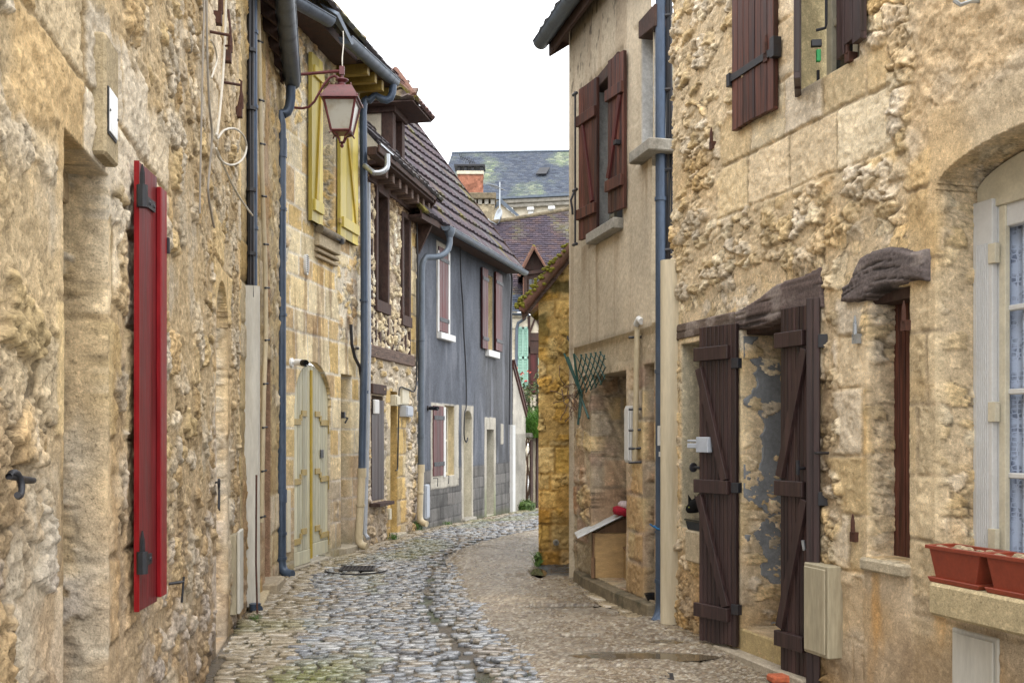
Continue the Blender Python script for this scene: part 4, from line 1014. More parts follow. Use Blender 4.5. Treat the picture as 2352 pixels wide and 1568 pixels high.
tiled(hB, 'roof', gs + V(-.02, 0, .09), ge + V(-.02, .1, .09), (-1, -.15, 0), math.radians(38), 2.4, .36, .2, [(.10, .07, .065), (.13, .08, .07)], 5)
x0 = WC.p(uC(646, .09), 0, .09)
pts = bend(ge + V(0, -.08, -.08), ge + V(.0, -.02, -.42), V(x0.x - .02, x0.y - .02, 4.92)) + bend(V(x0.x, x0.y, 4.80), V(x0.x, x0.y, 4.6), V(x0.x, x0.y, 4.5), 2) + [V(x0.x, x0.y, z) for z in (3.5, 2, .25)] + bend(V(x0.x, x0.y, .16), V(x0.x, x0.y, .03), V(x0.x + .13, x0.y - .05, .03))
pipe(hB, 'downpipe', pts, .052, M['blue_pipe'], [(V(x0.x, x0.y, z), h) for z, h in ((4.55, .2), (3.9, .03), (2.78, .03), (.86, .14), (.46, .03), (.2, .03))])
# ================================================================ C: mustard shutters
cdn = uC(675); cdw = uC(760) - cdn; half = cdw * .5
fd = frame_at(WC.p(cdn, 0, -.035), WC.d.x, WC.d.y, WC.n.x, WC.n.y)
for k, (a, b) in enumerate(((.012, half - .004), (half + .004, cdw - .012))):
    ff = frame_at(fd.p(a, 0), WC.d.x, WC.d.y, WC.n.x, WC.n.y); zb = .02 + .05 * k
    lf = boards(hC, 'door', ff, b - a, zb + .16, 2, .04, 7, M['cream_door'], .007, top=lambda u, a=a: archC(min(max(cdn + a + u, cdn + .03), cdn + cdw - .03)) - .03)
    lf['label'] = 'faded yellow plank door leaf'
    mb = MB(); ff.box(mb, 0, b - a, zb, zb + .155, -.035, .006); mb.build('kick_board', M['cream_door'], lf, bevel=.004)
    s = (0 if k == 0 else b - a); sg = 1 if k == 0 else -1
    for z, st in ((1.66, .0), (.98, .0), (.30, .0)):
        bx = []
        for (q0, q1, dz) in ((-.03, .0, -.05), (.0, .26, 0), (.24, .30, .05), (.29, .44, .10)):
            h = .038 if q1 > 0 else .09; u0_, u1_ = sorted((s + sg * q0, s + sg * q1)); bx.append((u0_, u1_, z + dz - h, z + dz + h * .8, .001, .014))
        mb = MB()
        for b_ in bx: ff.box(mb, *b_)
        mb.build('strap_hinge', M['ochre_iron'], lf, bevel=.002)
mb = MB(); WC.box(mb, cdn - .02, cdn + cdw + .02, -.15, .015, -.3, .02, (.26, .23, .18)); mb.build('threshold', M['stone_far'], hC, bevel=.01)
bits(hC, fd, 'door_astragal', M['yellow_edge'], [(half - .02, half + .02, .06, 2.27, .0, .022)])
bits(hC, fd, 'door_lock', M['iron'], [(half + .30, half + .40, 1.23, 1.33, .005, .014)])
o_ = opC[1]; mb = MB(); WC.box(mb, o_['u0'], o_['u1'], .08, 2.2, -.33, -.29); mb.build('door', M['beam'], hC)
mb = MB(); WC.box(mb, o_['u0'] - .06, o_['u1'] + .12, -.1, .085, -.28, .10, (.34, .30, .23)); mb.build('door_step', M['stone'], hC, bevel=.012)
mb = MB(); WC.box(mb, o_['u0'] + .01, o_['u0'] + .05, 1.72, 1.80, -.1, .05); mb.tube([WC.p(o_['u0'] + .05, 1.75, .0), WC.p(o_['u0'] + .07, 1.72, .07), WC.p(o_['u0'] + .03, 1.66, .05)], .012, 6); mb.build('door_stay', M['iron'], hC)
o_ = opC[2]; window_unit(hC, WC, o_['u0'], o_['u1'], o_['z0'], o_['z1'], -.2, .05, M['ivory'], (2, 4))
for (pa, pb, ua_, ub_, hs) in ((703, 729, None, None, 1), (770, 811, None, None, -1)):
    a, b = uC(pa), uC(pb); ff = frame_at(WC.p(a, 0, .07), WC.d.x, WC.d.y, WC.n.x, WC.n.y); w = b - a
    lf = boards(hC, 'shutter', ff, w, 3.98, 5.92, .045, 3, M['yellow'], .003)
    for z in (4.17, 5.72): batten(lf, ff, .04, w - .03, z, .13, M['yellow'], t=.03)
    lo, hi = (4.24, 5.65)
    brace(lf, ff, w * .2 if hs < 0 else w * .8, hi, w * .85 if hs < 0 else w * .35, lo, .055, M['yellow_edge'], t=.024)
    bits(lf, ff, 'hinge', M['ochre_iron'], [((w - .02, w + .04)[0] if hs > 0 else -.04, w + .04 if hs > 0 else .02, z - .03, z + .03, -.02, .012) for z in (4.17, 5.72)])
mb = MB(); u0_, u1_ = uC(722), uC(771)
mb.tube([WC.p(u0_ - .02, 3.93, .07), WC.p(u1_ + .02, 3.93, .07)], .055, 10); mb.build('window_sill', M['plinth'], hC, smooth=50)
mb = MB(); WC.box(mb, u0_, u1_, 3.74, 3.90, -.02, .07, (.42, .35, .24)); WC.box(mb, u0_ + .0, u1_, 3.67, 3.71, -.02, .05, (.30, .24, .16)); WC.box(mb, u0_ + .01, u1_ - .01, 3.60, 3.64, -.02, .04, (.34, .27, .18)); mb.build('sill_moulding', M['stone'], hC, bevel=.008)
mb = MB(); u, z = WC.uz(748, 533, .1); mb.tube([WC.p(u, z, .08), WC.p(u + .55, z - .02, .12)], .012, 6); mb.lathe(WC.p(u + .5, z - .05, .12), [(.03, 0), (.03, .06)], 8); mb.build('shutter_catch', M['iron'], hC)
mb = MB(); u, z = WC.uz(700, 608); mb.add([WC.p(u + .055 * math.cos(a), z + .12 * math.sin(a), .035) for a in [k * .3927 for k in range(16)]] + [WC.p(u + .055 * math.cos(a), z + .12 * math.sin(a), -.01) for a in [k * .3927 for k in range(16)]], [tuple(range(16))] + [(k, (k + 1) % 16, 16 + (k + 1) % 16, 16 + k) for k in range(16)])
vv_ = mb.build('air_vent', M['white'], hC); mb = MB()
for k in range(9): zz = z - .09 + k * .0225; WC.box(mb, u - .03, u + .03, zz, zz + .009, .034, .038)
mb.build('slots', M['dark'], vv_)
mb = MB(); pts = [WC.P(x, y, .06) for x, y in ((806, 745), (808, 790), (815, 820), (826, 842), (830, 870))]; mb.tube(pts, .022, 6); mb.tube([WC.P(818, 800, .0), WC.P(822, 800, .14)], .022, 6); mb.build('iron_bar', M['iron'], hC)
# eaves of C
ez = 6.22
g0 = WC.p(uC(793, .45), ez - .13, .45); g1 = WC.p(uC(905, .45), ez + .02, .45)
half_gutter(hC, g0, g1, .085, M['zinc'], seams=9)
ga, gb = at(640, -22, 10.5), at(757, 45, 11.3); half_gutter(hC, ga, gb, .085, M['zinc'], seams=4)
mb = MB(); a = at(757, 35, 11.32); b = at(796, 85, 11.8); mb.hexa([a + V(-.1, 0, .12), a + V(.08, 0, .0), b + V(.06, 0, -.10), b + V(-.06, 0, .06), a + V(-.12, .05, .16), a + V(.1, .05, .05), b + V(.08, .05, -.06), b + V(-.06, .05, .10)]); mb.build('flashing', M['zinc'], hC, bevel=.004)
mb = MB()
for k in range(6):
    u = uC(772) + .02 + k * .30
    if u < 2.75: WC.box(mb, u, u + .09, ez - .22, ez - .09, -.05, .40); mb.build('rafter_end', M['yellow_dull'], hC, bevel=.004); mb.clear()
mb = MB(); WC.box(mb, uC(772), 2.74, ez - .08, ez - .05, -.1, .44); mb.build('soffit_boards', M['beam'], hC)
mb = MB(); WC.box(mb, -.1, uC(768), ez - .12, ez - .02, -.1, .30); mb.build('wall_plate', M['beam'], hC)
TC = [(.085, .075, .08), (.10, .085, .088), (.075, .068, .075), (.11, .09, .088)]
tiled(hC, 'roof', WC.p(-.3, ez + .02, .46), WC.p(2.80, ez + .06, .46), -WC.n, math.radians(50), 4.0, .36, .2, TC, 11, moss=.30)
x1 = [WC.P(x, y, .10) for x, y in ((834, 240), (836, 500), (837, 800), (831, 1090))]
e1_ = g1 + V(0, -.1, -.09)
pts = bend(e1_, e1_ + V(0, 0, -.32), e1_.lerp(x1[0], .6) + V(0, 0, .02)) + bend(e1_.lerp(x1[0], .8) + V(0, 0, 0), x1[0] + V(0, 0, .12), x1[0] + V(0, 0, -.1), 4) + x1[1:]
pipe(hC, 'downpipe', pts, .050, M['blue_pipe'], [(WC.P(836, 690, .10), .03), (WC.P(837, 900, .1), .04)], label='blue grey metal downpipe')
x2 = [WC.P(x, y, .10) for x, y in ((831, 1085), (828, 1160), (824, 1228))]
pipe(hC, 'downpipe', x2 + bend(x2[-1] + V(0, 0, -.04), x2[-1] + V(0, 0, -.14), x2[-1] + V(.11, -.03, -.15)), .052, M['cream_pipe'], [(x2[0] + V(0, 0, .0), .12), (x2[1], .03)], label='cream plastic foot of the downpipe')
pipe(hC, 'conduit', [WC.P(x, y, .05) for x, y in ((846, 420), (848, 800), (843, 1050), (838, 1225))] + [WC.P(846, 1236, .12)], .028, M['grey_box'])
bits(hC, frame_at(WC.P(838, 988, .152), WC.d.x, WC.d.y, WC.n.x, WC.n.y), 'sticker', M['sticker'], [(-.02, .02, -.08, .05, 0, .004)], 0)
bits(hC, WC, 'meter_panel', M['ivory'], [(uC(656), uC(664), .22, .9, -.02, .02)])
# security camera on C
def sec_cam(label, w, px, py, matb, d, s=1.0):
    t = thing('security_camera', label, 'camera', w.P(px, py, .0)); P = w.P(px, py, .0)
    mb = MB(); mb.lathe(P, [(.06 * s, 0), (.06 * s, .02), (.03 * s, .025), (.022 * s, .09)], 12, axis=w.n); mb.build('mount', matb, t, smooth=40)
    q = P + w.n * .09 * s; d = Vector(d).normalized()
    mb = MB(); mb.lathe(q - d * .05 * s, [(.030 * s, 0), (.044 * s, .01), (.044 * s, .17 * s)], 14, axis=d); mb.build('housing', matb, t, smooth=40)
    mb = MB(); mb.lathe(q + d * .12 * s, [(.045 * s, 0), (.047 * s, .07 * s), (.04 * s, .085 * s), (.025 * s, .07 * s)], 14, axis=d); mb.build('lens', M['lens'], t, smooth=40)
sec_cam('white bullet security camera above the arched cream door', WC, 668, 832, M['enamel'], (.62, -.6, -.10), .85)
sec_cam('black security camera beside the grey house window', WE, 982, 937, M['iron'], (.7, -.6, -.05), .75)
# ================================================================ street lamp on its wall bracket
def lamp():
    b = WC.p(WC.u(665), 0, 0); L = V(-1.862, 11.215, 0); za = 5.49; k = .001308
    t = thing('street_lamp', 'maroon wall lantern with frosted panes on a scrolled bracket', 'street lamp', (L.x, L.y, za - .75))
    zc = lambda c: za - (c - 590) * k
    d = (L - b).normalized(); mb = MB()
    mb.tube([b + V(0, 0, za - .01) - d * .05, L + V(0, 0, za)], .017, 10)
    mb.cbox(L + V(0, 0, za), .055, .055, .09, .1)
    mb.lathe(b + V(0, 0, za), [(.05, -.02), (.05, .02), (.03, .03)], 10, axis=d)
    pts = [b + V(0, 0, za - .36)]
    for px, py in ((690, 246), (706, 244), (720, 232), (732, 212), (745, 192), (757, 180), (768, 176), (777, 180), (780, 188), (777, 196), (771, 195)):
        s = (at(px, py, 11.25) - L).x; pts.append(L + d * s + V(0, 0, at(px, py, 11.25).z))
    mb.tube(pts, .014, 8); mb.build('bracket', M['lamp_red'], t, smooth=50, bevel=0)
    mb = MB(); q = math.sqrt(2) / 2
    mb.lathe(L, [(.018, zc(625)), (.018, zc(655)), (.07, zc(662)), (.072, zc(670)), (.035, zc(690)), (.04, zc(705)), (.075, zc(728)), (.075, zc(738))], 14)
    mb.lathe(L, [(.125 * 1.414, zc(845) + .142), (.205 * 1.414, zc(845)), (.205 * 1.414, zc(852)), (.15 * 1.414, zc(856))][::-1], 4)
    for sx in (-1, 1):
        for sy in (-1, 1):
            mb.lathe(L + V(sx * .195, sy * .195, 0), [(.008, zc(845)), (.012, zc(836)), (.004, zc(824))], 6); mb.lathe(L + V(sx * .115, sy * .115, 0), [(.006, zc(735)), (.009, zc(728)), (.003, zc(716))], 6)
    mb.build('hood', M['lamp_red'], t, smooth=30)
    mb = MB(); T, B = .170, .103; zt, zb = zc(858), zc(1104)
    for sx in (-1, 1):
        for sy in (-1, 1): mb.tube([L + V(sx * T, sy * T, zt), L + V(sx * B, sy * B, zb)], .013, 4)
    for a, z in ((T, zt), (B, zb)):
        for i in range(4):
            c, s = math.cos(i * math.pi / 2), math.sin(i * math.pi / 2); p = L + V(a * c - a * s, a * s + a * c, z); e = L + V(-a * c - a * s, -a * s + a * c, z); mb.tube([p, e], .012, 4)
    mb.lathe(L, [(B * 1.2, zb - .012), (B * 1.35, zb)], 4)
    for sx in (-1, 1):
        for sy in (-1, 1):
            mb.tube([L + V(sx * B, sy * B, zb - .01), L + V(sx * B * 1.15, sy * B * 1.15, zb - .035)], .009, 6); mb.tube([L + V(sx * .09, sy * .09, zb - .015), L + V(sx * .045, sy * .045, zb - .04), L + V(sx * .018, sy * .018, zc(1190))], .010, 6)
    mb.lathe(L, [(.005, zc(1235)), (.022, zc(1222)), (.022, zc(1212)), (.01, zc(1200)), (.035, zc(1192)), (.012, zc(1180))], 10)
    mb.build('frame', M['lamp_red'], t, smooth=35)
    for i, nm in enumerate('abcd'):
        c, s = math.cos(i * math.pi / 2), math.sin(i * math.pi / 2); rr = lambda a, h, z: L + V(a * c - h * s, a * s + h * c, z)
        t_, b_ = T - .006, B - .004; mb = MB(); mb.hexa([rr(b_, -b_, zb), rr(b_ - .004, -b_, zb), rr(b_ - .004, b_, zb), rr(b_, b_, zb), rr(t_, -t_, zt), rr(t_ - .004, -t_, zt), rr(t_ - .004, t_, zt), rr(t_, t_, zt)]); mb.build('pane', M['lamp_glass'], t)
    cable('cable', 'thin pale feed wire dropping from the eaves to the wall lantern', [at(788, 72, 11.5), at(789, 100, 11.4), L + V(.0, .02, za + .15), L + V(.005, 0, za + .03)], .006, M['cable_white'])
lamp()

# ================================================================ D: half-timbered house
def planks(parent, w, u0, u1, z0, z1, n, mat, nb, name): return boards(parent, name, frame_at(w.p(u0, 0, n), w.d.x, w.d.y, w.n.x, w.n.y), u1 - u0, z0, z1, .03, nb, mat, .004)
for o_, bars, mt in ((opD[0], (2, 2), M['beam']), (opD[1], (1, 2), M['white'])):
    u0, u1, z0, z1 = o_['u0'], o_['u1'], o_['z0'], o_['z1']; fr = .07
    mb = MB(); WD.box(mb, u0 - fr, u0 + .01, z0 - .06, z1 + .06, -.1, .045); WD.box(mb, u1 - .01, u1 + fr, z0 - .06, z1 + .06, -.1, .045); WD.box(mb, u0 + .01, u1 - .01, z1 - .01, z1 + .07, -.1, .05); WD.box(mb, u0 - fr - .02, u1 + fr + .02, z0 - .16, z0 - .0, -.1, .06)
    wf = mb.build('window', M['beam'], hD, bevel=.004)
    mb = MB(); WD.box(mb, u0, u1, z0, z1, -o_['depth'] + .01, -o_['depth'] + .02); mb.build('pane', M['pane'], wf)
    mb = MB(); d0 = -o_['depth'] + .02; c = (u0 + u1) / 2
    for (a, b, e, g) in ((u0, u0 + .05, z0, z1), (u1 - .05, u1, z0, z1), (u0 + .05, u1 - .05, z0, z0 + .05), (u0 + .05, u1 - .05, z1 - .05, z1), (c - .02, c + .02, z0 + .05, z1 - .05)): WD.box(mb, a, b, e, g, d0, d0 + .035)
    mb.build('sash', mt, wf)
o_ = opD[2]; planks(hD, WD, o_['u0'] - .02, o_['u1'] + .02, .60, 2.0, .02, M['brown_dark'], 4, 'shutter')
mb = MB(); WD.box(mb, o_['u0'] - .08, o_['u1'] + .08, .52, .57, -.05, .16); mb.build('window_sill', M['beam'], hD, bevel=.005)
mb = MB(); WD.box(mb, o_['u0'] - .05, o_['u1'] + .06, 2.08, 2.22, -.05, .05); mb.build('window_lintel', M['beam'], hD, bevel=.008)
mb = MB(); WD.box(mb, o_['u0'], o_['u0'] + .2, 1.80, 2.0, .025, .06); mb.build('notice_box', M['white'], hD, bevel=.01)
o_ = opD[3]; planks(hD, WD, o_['u0'], o_['u1'], 0, 2.1, -.27, M['beam'], 3, 'door')
mb = MB(); WD.box(mb, o_['u0'] - .05, o_['u1'] + .12, -.2, .05, -.2, .12, (.36, .32, .25)); mb.build('door_step', M['stone'], hD, bevel=.01)
# timber frame: sole plate, top plate, studs
mb = MB(); WD.box(mb, uD(842), uD(946), 2.58, 2.75, -.05, .055); mb.build('sole_plate', M['oak'], hD, bevel=.01)
mb = MB(); WD.box(mb, uD(838), uD(948), 4.98, 5.14, -.05, .05); mb.build('top_plate', M['beam'], hD, bevel=.01)
rr_ = random.Random(4)
for k, px in enumerate((853, 862, 871, 881, 890, 900, 911, 922, 930, 939)):
    u = uD(px); z1 = 3.22 if 855 < px < 892 or px > 915 else 4.95; z1 = 3.22 if px not in (853, 900, 911, 939) else (4.95 if px in (853,) else 3.3)
    mb = MB(); wd = rr_.uniform(.024, .040); WD.poly(mb, [(u - wd, 2.75), (u + wd, 2.75), (u + wd + rr_.uniform(-.03, .03), z1), (u - wd + rr_.uniform(-.03, .03), z1)], -.03, .022); mb.build('stud', M['beam'], hD, bevel=.004)
mb = MB(); WD.box(mb, uD(839), uD(845), 2.75, 4.98, -.03, .03); mb.build('corner_post', M['beam'], hD, bevel=.006); mb.clear(); WD.box(mb, uD(936.5), uD(939), 2.75, 4.98, -.03, .035); mb.build('corner_post', M['beam'], hD, bevel=.006)
a0 = WD.P(870, 346, .38); b0 = WD.P(1000, 458, .38); ezD = a0.z
mb = MB(); s_ = (b0 - a0); n_ = WD.n
mb.box(a0 - n_ * .16 - V(0, 0, .05), s_, n_ * .13, V(0, 0, .11)); mb.box(a0 - n_ * .02 - V(0, 0, .02), s_, n_ * .03, V(0, 0, .10)); g_ = mb.build('gutter', M['beam'], hD, bevel=.006)
mb = MB(); mb.box(a0 + n_ * .012 + V(0, 0, .075), s_, n_ * .02, V(0, 0, .018)); mb.build('gutter_lip', M['steel_pipe'], g_)
mb = MB(); mb.hexa([WD.p(0, 5.16, -.1), WD.p(2.5, 5.16, -.1), WD.p(2.5, 5.19, .30), WD.p(0, 5.19, .30), WD.p(0, 5.22, -.1), WD.p(2.5, 5.22, -.1), WD.p(2.5, 5.24, .30), WD.p(0, 5.24, .30)]); mb.build('soffit_boards', M['beam'], hD)
mb = MB()
for k in range(8): u = .1 + k * .31; WD.box(mb, u, u + .10, 5.02, 5.16, -.1, .27); mb.build('rafter_end', M['oak'], hD, bevel=.006); mb.clear()
pipe(hD, 'downspout', [a0 + V(.10, .1, -.02), a0 + V(.10, .1, -.14)] + bend(a0 + V(.1, .1, -.16), a0 + V(.09, .08, -.27), a0 + V(-.06, .0, -.29)) + [WC.P(838, 381, .14)], .036, M['steel_pipe'])
mb = MB(); mb.tube([WD.P(x, y, .2) for x, y in ((925, 395), (928, 415), (934, 422), (939, 410), (940, 398))], .008, 6); mb.build('cable_loop', M['cable_white'], hD)
M['ridge'] = mat_paint('dull_ridge_tile', (.17, .085, .06), .9, .35, 12, bump=.6, dirt=(.10, .09, .05), damt=.4)
TD = [(.16, .10, .10), (.20, .12, .11), (.13, .10, .105), (.22, .14, .11)]
tiled(hD, 'roof', WD.p(.0, 5.25, .40), WD.p(2.6, 5.25, .40), -WD.n, math.radians(48), 2.6, .34, .2, TC, 21, moss=.35)
# dormer on D
uc = uD(903); zc0, zc1 = 5.45, 6.30
mb = MB(); mb.hexa([WD.p(uc, zc0, -1.6), WD.p(uc, zc0 - .1, -.06), WD.p(uc + .1, zc0 - .1, -.06), WD.p(uc + .1, zc0, -1.6), WD.p(uc, zc1, -1.6), WD.p(uc, zc1, -.06), WD.p(uc + .1, zc1, -.06), WD.p(uc + .1, zc1, -1.6)])
M['plaster'] = mat_paint('cream_plaster', (.62, .56, .44), .9, .15, 5, bump=.3, dirt=(.35, .27, .18), damt=.35)
dm = mb.build('dormer', M['plaster'], hD, bevel=.004)
mb = MB(); WD.box(mb, uc - .015, uc + .13, 5.15, zc1 + .02, -.18, .0); WD.box(mb, uc + .46, uc + .60, 5.2, zc1 + .02, -.18, .0); WD.box(mb, uc - .05, uc + .64, zc1 - .02, zc1 + .12, -1.6, .04); WD.box(mb, uc + .13, uc + .46, 5.2, 5.32, -.16, -.03); mb.build('frame', M['beam'], dm, bevel=.006)
mb = MB(); WD.box(mb, uc + .1, uc + .50, 5.2, zc1, -.13, -.09); mb.build('boarding', M['beam'], dm)
mb = MB(); mb.hexa([WD.p(uc - .22, zc1 + .06, -1.9), WD.p(uc - .22, zc1 + .06, .36), WD.p(uc + .82, zc1 + .06, .36), WD.p(uc + .82, zc1 + .06, -1.9)] + [p + V(0, 0, .05) for p in (WD.p(uc - .22, zc1 + .06, -1.9), WD.p(uc - .22, zc1 + .06, .36), WD.p(uc + .82, zc1 + .06, .36), WD.p(uc + .82, zc1 + .06, -1.9))]); mb.build('soffit', M['beam'], dm)
tiled(dm, 'roof', WD.p(uc - .24, zc1 + .09, -2.2), WD.p(uc - .24, zc1 + .09, .39), WD.d, math.radians(45), .78, .27, .17, [(.12, .065, .062), (.10, .055, .06), (.15, .08, .066), (.09, .056, .066)], 23, rib=.03, moss=.35, hip=.7)
tiled(dm, 'roof', WD.p(uc - .24, zc1 + .09, .39), WD.p(uc + .84, zc1 + .09, .39), -WD.n, math.radians(50), .82, .27, .17, [(.12, .065, .062), (.10, .055, .06), (.15, .08, .066)], 24, rib=.03, moss=.35, hip=.64)
mb = MB(); hp0, hp1 = WD.p(uc - .24, zc1 + .13, .39), WD.p(uc + .30, zc1 + .72, -.06); mb.tube([hp0, hp1], .05, 8); mb.build('hip_tiles', M['ridge'], dm)
mb = MB(); mb.prism([WD.p(2.49, 4.9, .12), WD.p(2.49, 5.25, .34), WD.p(2.49, 7.4, -1.6), WD.p(2.49, 4.9, -1.6)], WD.d * .05); mb.build('gable_wall', M['beam'], hD)
# service boxes on D
def cabinet(label, w, x0, x1, y0, y1, n1, mat, name='meter_box'):
    P = w.P((x0 + x1) / 2, y1, .0); t = thing(name, label, 'utility box', P); u0, u1 = w.u(x0), w.u(x1); u0, u1 = min(u0, u1), max(u0, u1); z1, z0 = w.z((x0 + x1) / 2, y0), w.z((x0 + x1) / 2, y1)
    mb = MB(); w.box(mb, u0, u1, z0, z1, -.03, n1); mb.build('cabinet', mat, t, bevel=.006)
    mb = MB(); w.box(mb, u0 + .02, u1 - .02, z0 + .02, z1 - .02, n1 + .001, n1 + .014); mb.build('door', mat, t, bevel=.004); return t
cabinet('ivory service panel high beside the half timbered house doorway', WD, 917, 935, 888, 930, .03, M['ivory'])
cabinet('small pale blue junction box under the ivory service panel', WD, 919, 934, 932, 957, .10, M['grey_box'], 'junction_box')
cabinet('narrow ivory entry phone box above the half timbered house doorway', WD, 900, 910, 907, 932, .06, M['ivory'], 'entry_phone')
cable('cable', 'black cable looped down the stone beside the half timbered house doorway', [WD.P(x, y, .06) for x, y in ((957, 640), (957, 780), (955, 890), (935, 893), (918, 892), (916, 950), (914, 1040), (913, 1075), (909, 1080))], .012, M['iron'])
bits(hD, WD, 'air_vent', M['ivory'], [(uD(888), uD(893), .28, .44, -.02, .045)])

# ================================================================ E: grey rendered house
zE0 = WE.z(964, 488, .34); zE1 = WE.z(1198, 624, .34); uEe = WE.u(1200, .34)
TE = [(.072, .054, .064), (.084, .060, .070), (.064, .052, .064), (.092, .068, .074), (.076, .058, .072), (.10, .092, .098)]
tiled(hE, 'roof', WE.p(-.62, zE0 + .05, .34), WE.p(uEe, zE1 + .05, .34), -WE.n, math.radians(53.8), 5.6, .365, .21, TE, 31, rib=.020, thick=.035, moss=.34, sag=.03)
mb = MB(); mb.box(WE.p(uEe - .02, zE1 + .02, .32), -WE.n * 3.1 + V(0, 0, 4.236), WE.d * .04, V(0, 0, .14)); mb.build('verge_board', M['beam'], hE)
mb = MB(); mb.prism([WE.p(-.05, 4.4, .05), WE.p(-.05, zE0 + .02, .30), WE.p(-.05, zE0 + 3.9, -2.4), WE.p(-.05, 4.4, -2.4)], WE.d * .05); mb.build('gable_wall', M['beam'], hE)
mb = MB(); mb.hexa([WE.p(-.62, zE0 - .02, -.2), WE.p(uEe, zE1 - .02, -.2), WE.p(uEe, zE1 - .02, .30), WE.p(-.62, zE0 - .02, .30)] + [p + V(0, 0, .04) for p in (WE.p(-.62, zE0 - .02, -.2), WE.p(uEe, zE1 - .02, -.2), WE.p(uEe, zE1 - .02, .30), WE.p(-.62, zE0 - .02, .30))]); mb.build('soffit_boards', M['beam'], hE)
mb = MB(); mb.hexa([WE.p(-.62, zE0 - .05, .28), WE.p(uEe, zE1 - .05, .28), WE.p(uEe, zE1 - .05, .31), WE.p(-.62, zE0 - .05, .31), WE.p(-.62, zE0 + .11, .28), WE.p(uEe, zE1 + .11, .28), WE.p(uEe, zE1 + .07, .31), WE.p(-.62, zE0 + .07, .31)]); mb.build('fascia_board', M['beam'], hE)
ga, gb = WE.p(.26, zE0 - .0, .40), WE.p(uEe, zE1 + .0, .40); half_gutter(hE, ga, gb, .075, M['zinc'], seams=8)
q = [WE.P(x, y, .12) for x, y in ((969, 612), (968, 800), (967, 1075))]
pts = [ga + V(.06, .1, -.05), ga + V(.06, .1, -.22)] + bend(ga + V(.06, .1, -.26), ga + V(.04, .08, -.52), q[0] + V(.06, .05, .16)) + bend(q[0] + V(.03, .02, .1), q[0] + V(0, 0, .05), q[0] - V(0, 0, .08), 3) + q[1:]
pipe(hE, 'downpipe', pts, .050, M['zinc'], [(WE.P(968, 780, .12), .04), (WE.P(967, 1000, .12), .06)])
q2 = WE.P(967, 1075, .12); q3 = WE.P(964, 1192, .12)
pipe(hE, 'downpipe', [q2] + [q3 + V(0, 0, .1)] + bend(q3 + V(0, 0, .06), q3 - V(0, 0, .06), q3 + V(.12, -.06, -.07)), .05, M['cream_pipe'], [(q2, .12), (WE.P(965, 1130, .12), .03)], label='cream plastic foot of the grey house downpipe')
mb = MB(); mb.lathe(ga + V(.06, .1, -.12), [(.045, -.06), (.09, .04), (.09, .10)], 12); mb.build('gutter_outlet', M['zinc'], hE, smooth=40)
cabinet('tall pale grey cable cover at the foot of the grey house downpipe', WE, 971, 980, 1112, 1190, .05, M['grey_box'], 'cable_cover')
def e_leaf(x0, x1, y0, y1, n, nb=3, strap=True, mat='brown_red'):
    u0, u1 = uE(x0), uE(x1); xm = (x0 + x1) / 2; z0, z1 = WE.z(xm, y1), WE.z(xm, y0); ff = frame_at(WE.p(u0, 0, n), WE.d.x, WE.d.y, WE.n.x, WE.n.y)
    lf = boards(hE, 'shutter', ff, u1 - u0, z0, z1, .035, nb, M[mat], .004)
    if strap: bits(lf, ff, 'strap_hinge', M['iron'], [(.02, u1 - u0 + .04, z - .035, z + .035, .001, .010) for z in (z0 + .2, z1 - .2)])
    return lf
e_leaf(1005, 1026, 571, 762, .03); e_leaf(1102, 1115, 617, 801, .06); e_leaf(1133, 1148, 628, 806, .06); e_leaf(992, 1015, 932, 1092, .03)
e_leaf(1020.5, 1026, 940, 1090, -.06, 1)
def sill(x0, x1, y0, y1, n=.09, mat='white'):
    xm = (x0 + x1) / 2; mb = MB(); WE.box(mb, uE(x0), uE(x1), WE.z(xm, y1), WE.z(xm, y0), -.1, n); mb.build('window_sill', M[mat], hE, bevel=.008)
sill(1003, 1036, 767, 782); sill(1114, 1139, 806, 821)
mb = MB()
for x0, x1, y0, y1 in ((1016, 1020, 935, 1095), (1002.5, 1005, 575, 762), (1026.5, 1030, 580, 768)): xm = (x0 + x1) / 2; WE.box(mb, uE(x0), uE(x1), WE.z(xm, y1), WE.z(xm, y0), -.05, .035); mb.build('window_post', M['white'], hE, bevel=.004); mb.clear()
for o_ in (opE[0], opE[3]): window_unit(hE, WE, o_['u0'], o_['u1'], o_['z0'], o_['z1'], -o_['depth'] + .01, .05, M['ivory'], (1, 2), fd=.04)
mb = MB(); o_ = opE[2]; WE.box(mb, o_['u0'], o_['u1'], -.2, 1.6, -.27, -.24); mb.build('door', M['beam'], hE); o_ = opE[1]
mb = MB(); WE.box(mb, o_['u0'], o_['u1'], -.2, 1.96, -.215, -.19); mb.build('door', M['ivory'], hE)
mb = MB(); WE.box(mb, opE[4]['u0'], opE[4]['u1'], 3.22, 4.72, -.048, -.02); mb.build('window_back', M['dark'], hE)
mb = MB(); WE.box(mb, opE[1]['u0'] - .15, opE[1]['u1'] + .05, -.25, -.02, -.1, .10); mb.build('door_step', M['concrete'], hE, bevel=.02)
cable('cable', 'black cable sagging down the middle of the grey house front', [WE.P(x, y, .05) for x, y in ((1057, 560), (1059, 640), (1063, 700), (1065, 760), (1070, 850), (1071, 930), (1067, 950), (1066, 1000), (1071, 1015), (1074, 1005))], .014, M['iron'])
cable('cable', 'black cable bundle at the far corner of the grey house', [WE.P(x, y, .06) for x, y in ((1168, 612), (1176, 640), (1174, 700), (1172, 780), (1171, 900), (1170, 975))], .018, M['iron'])
cable('cable', 'black cable running up the near edge of the grey house', [WE.P(x, y, .06) for x, y in ((957, 505), (959, 600), (959, 720), (961, 830), (962, 880))], .014, M['iron'])
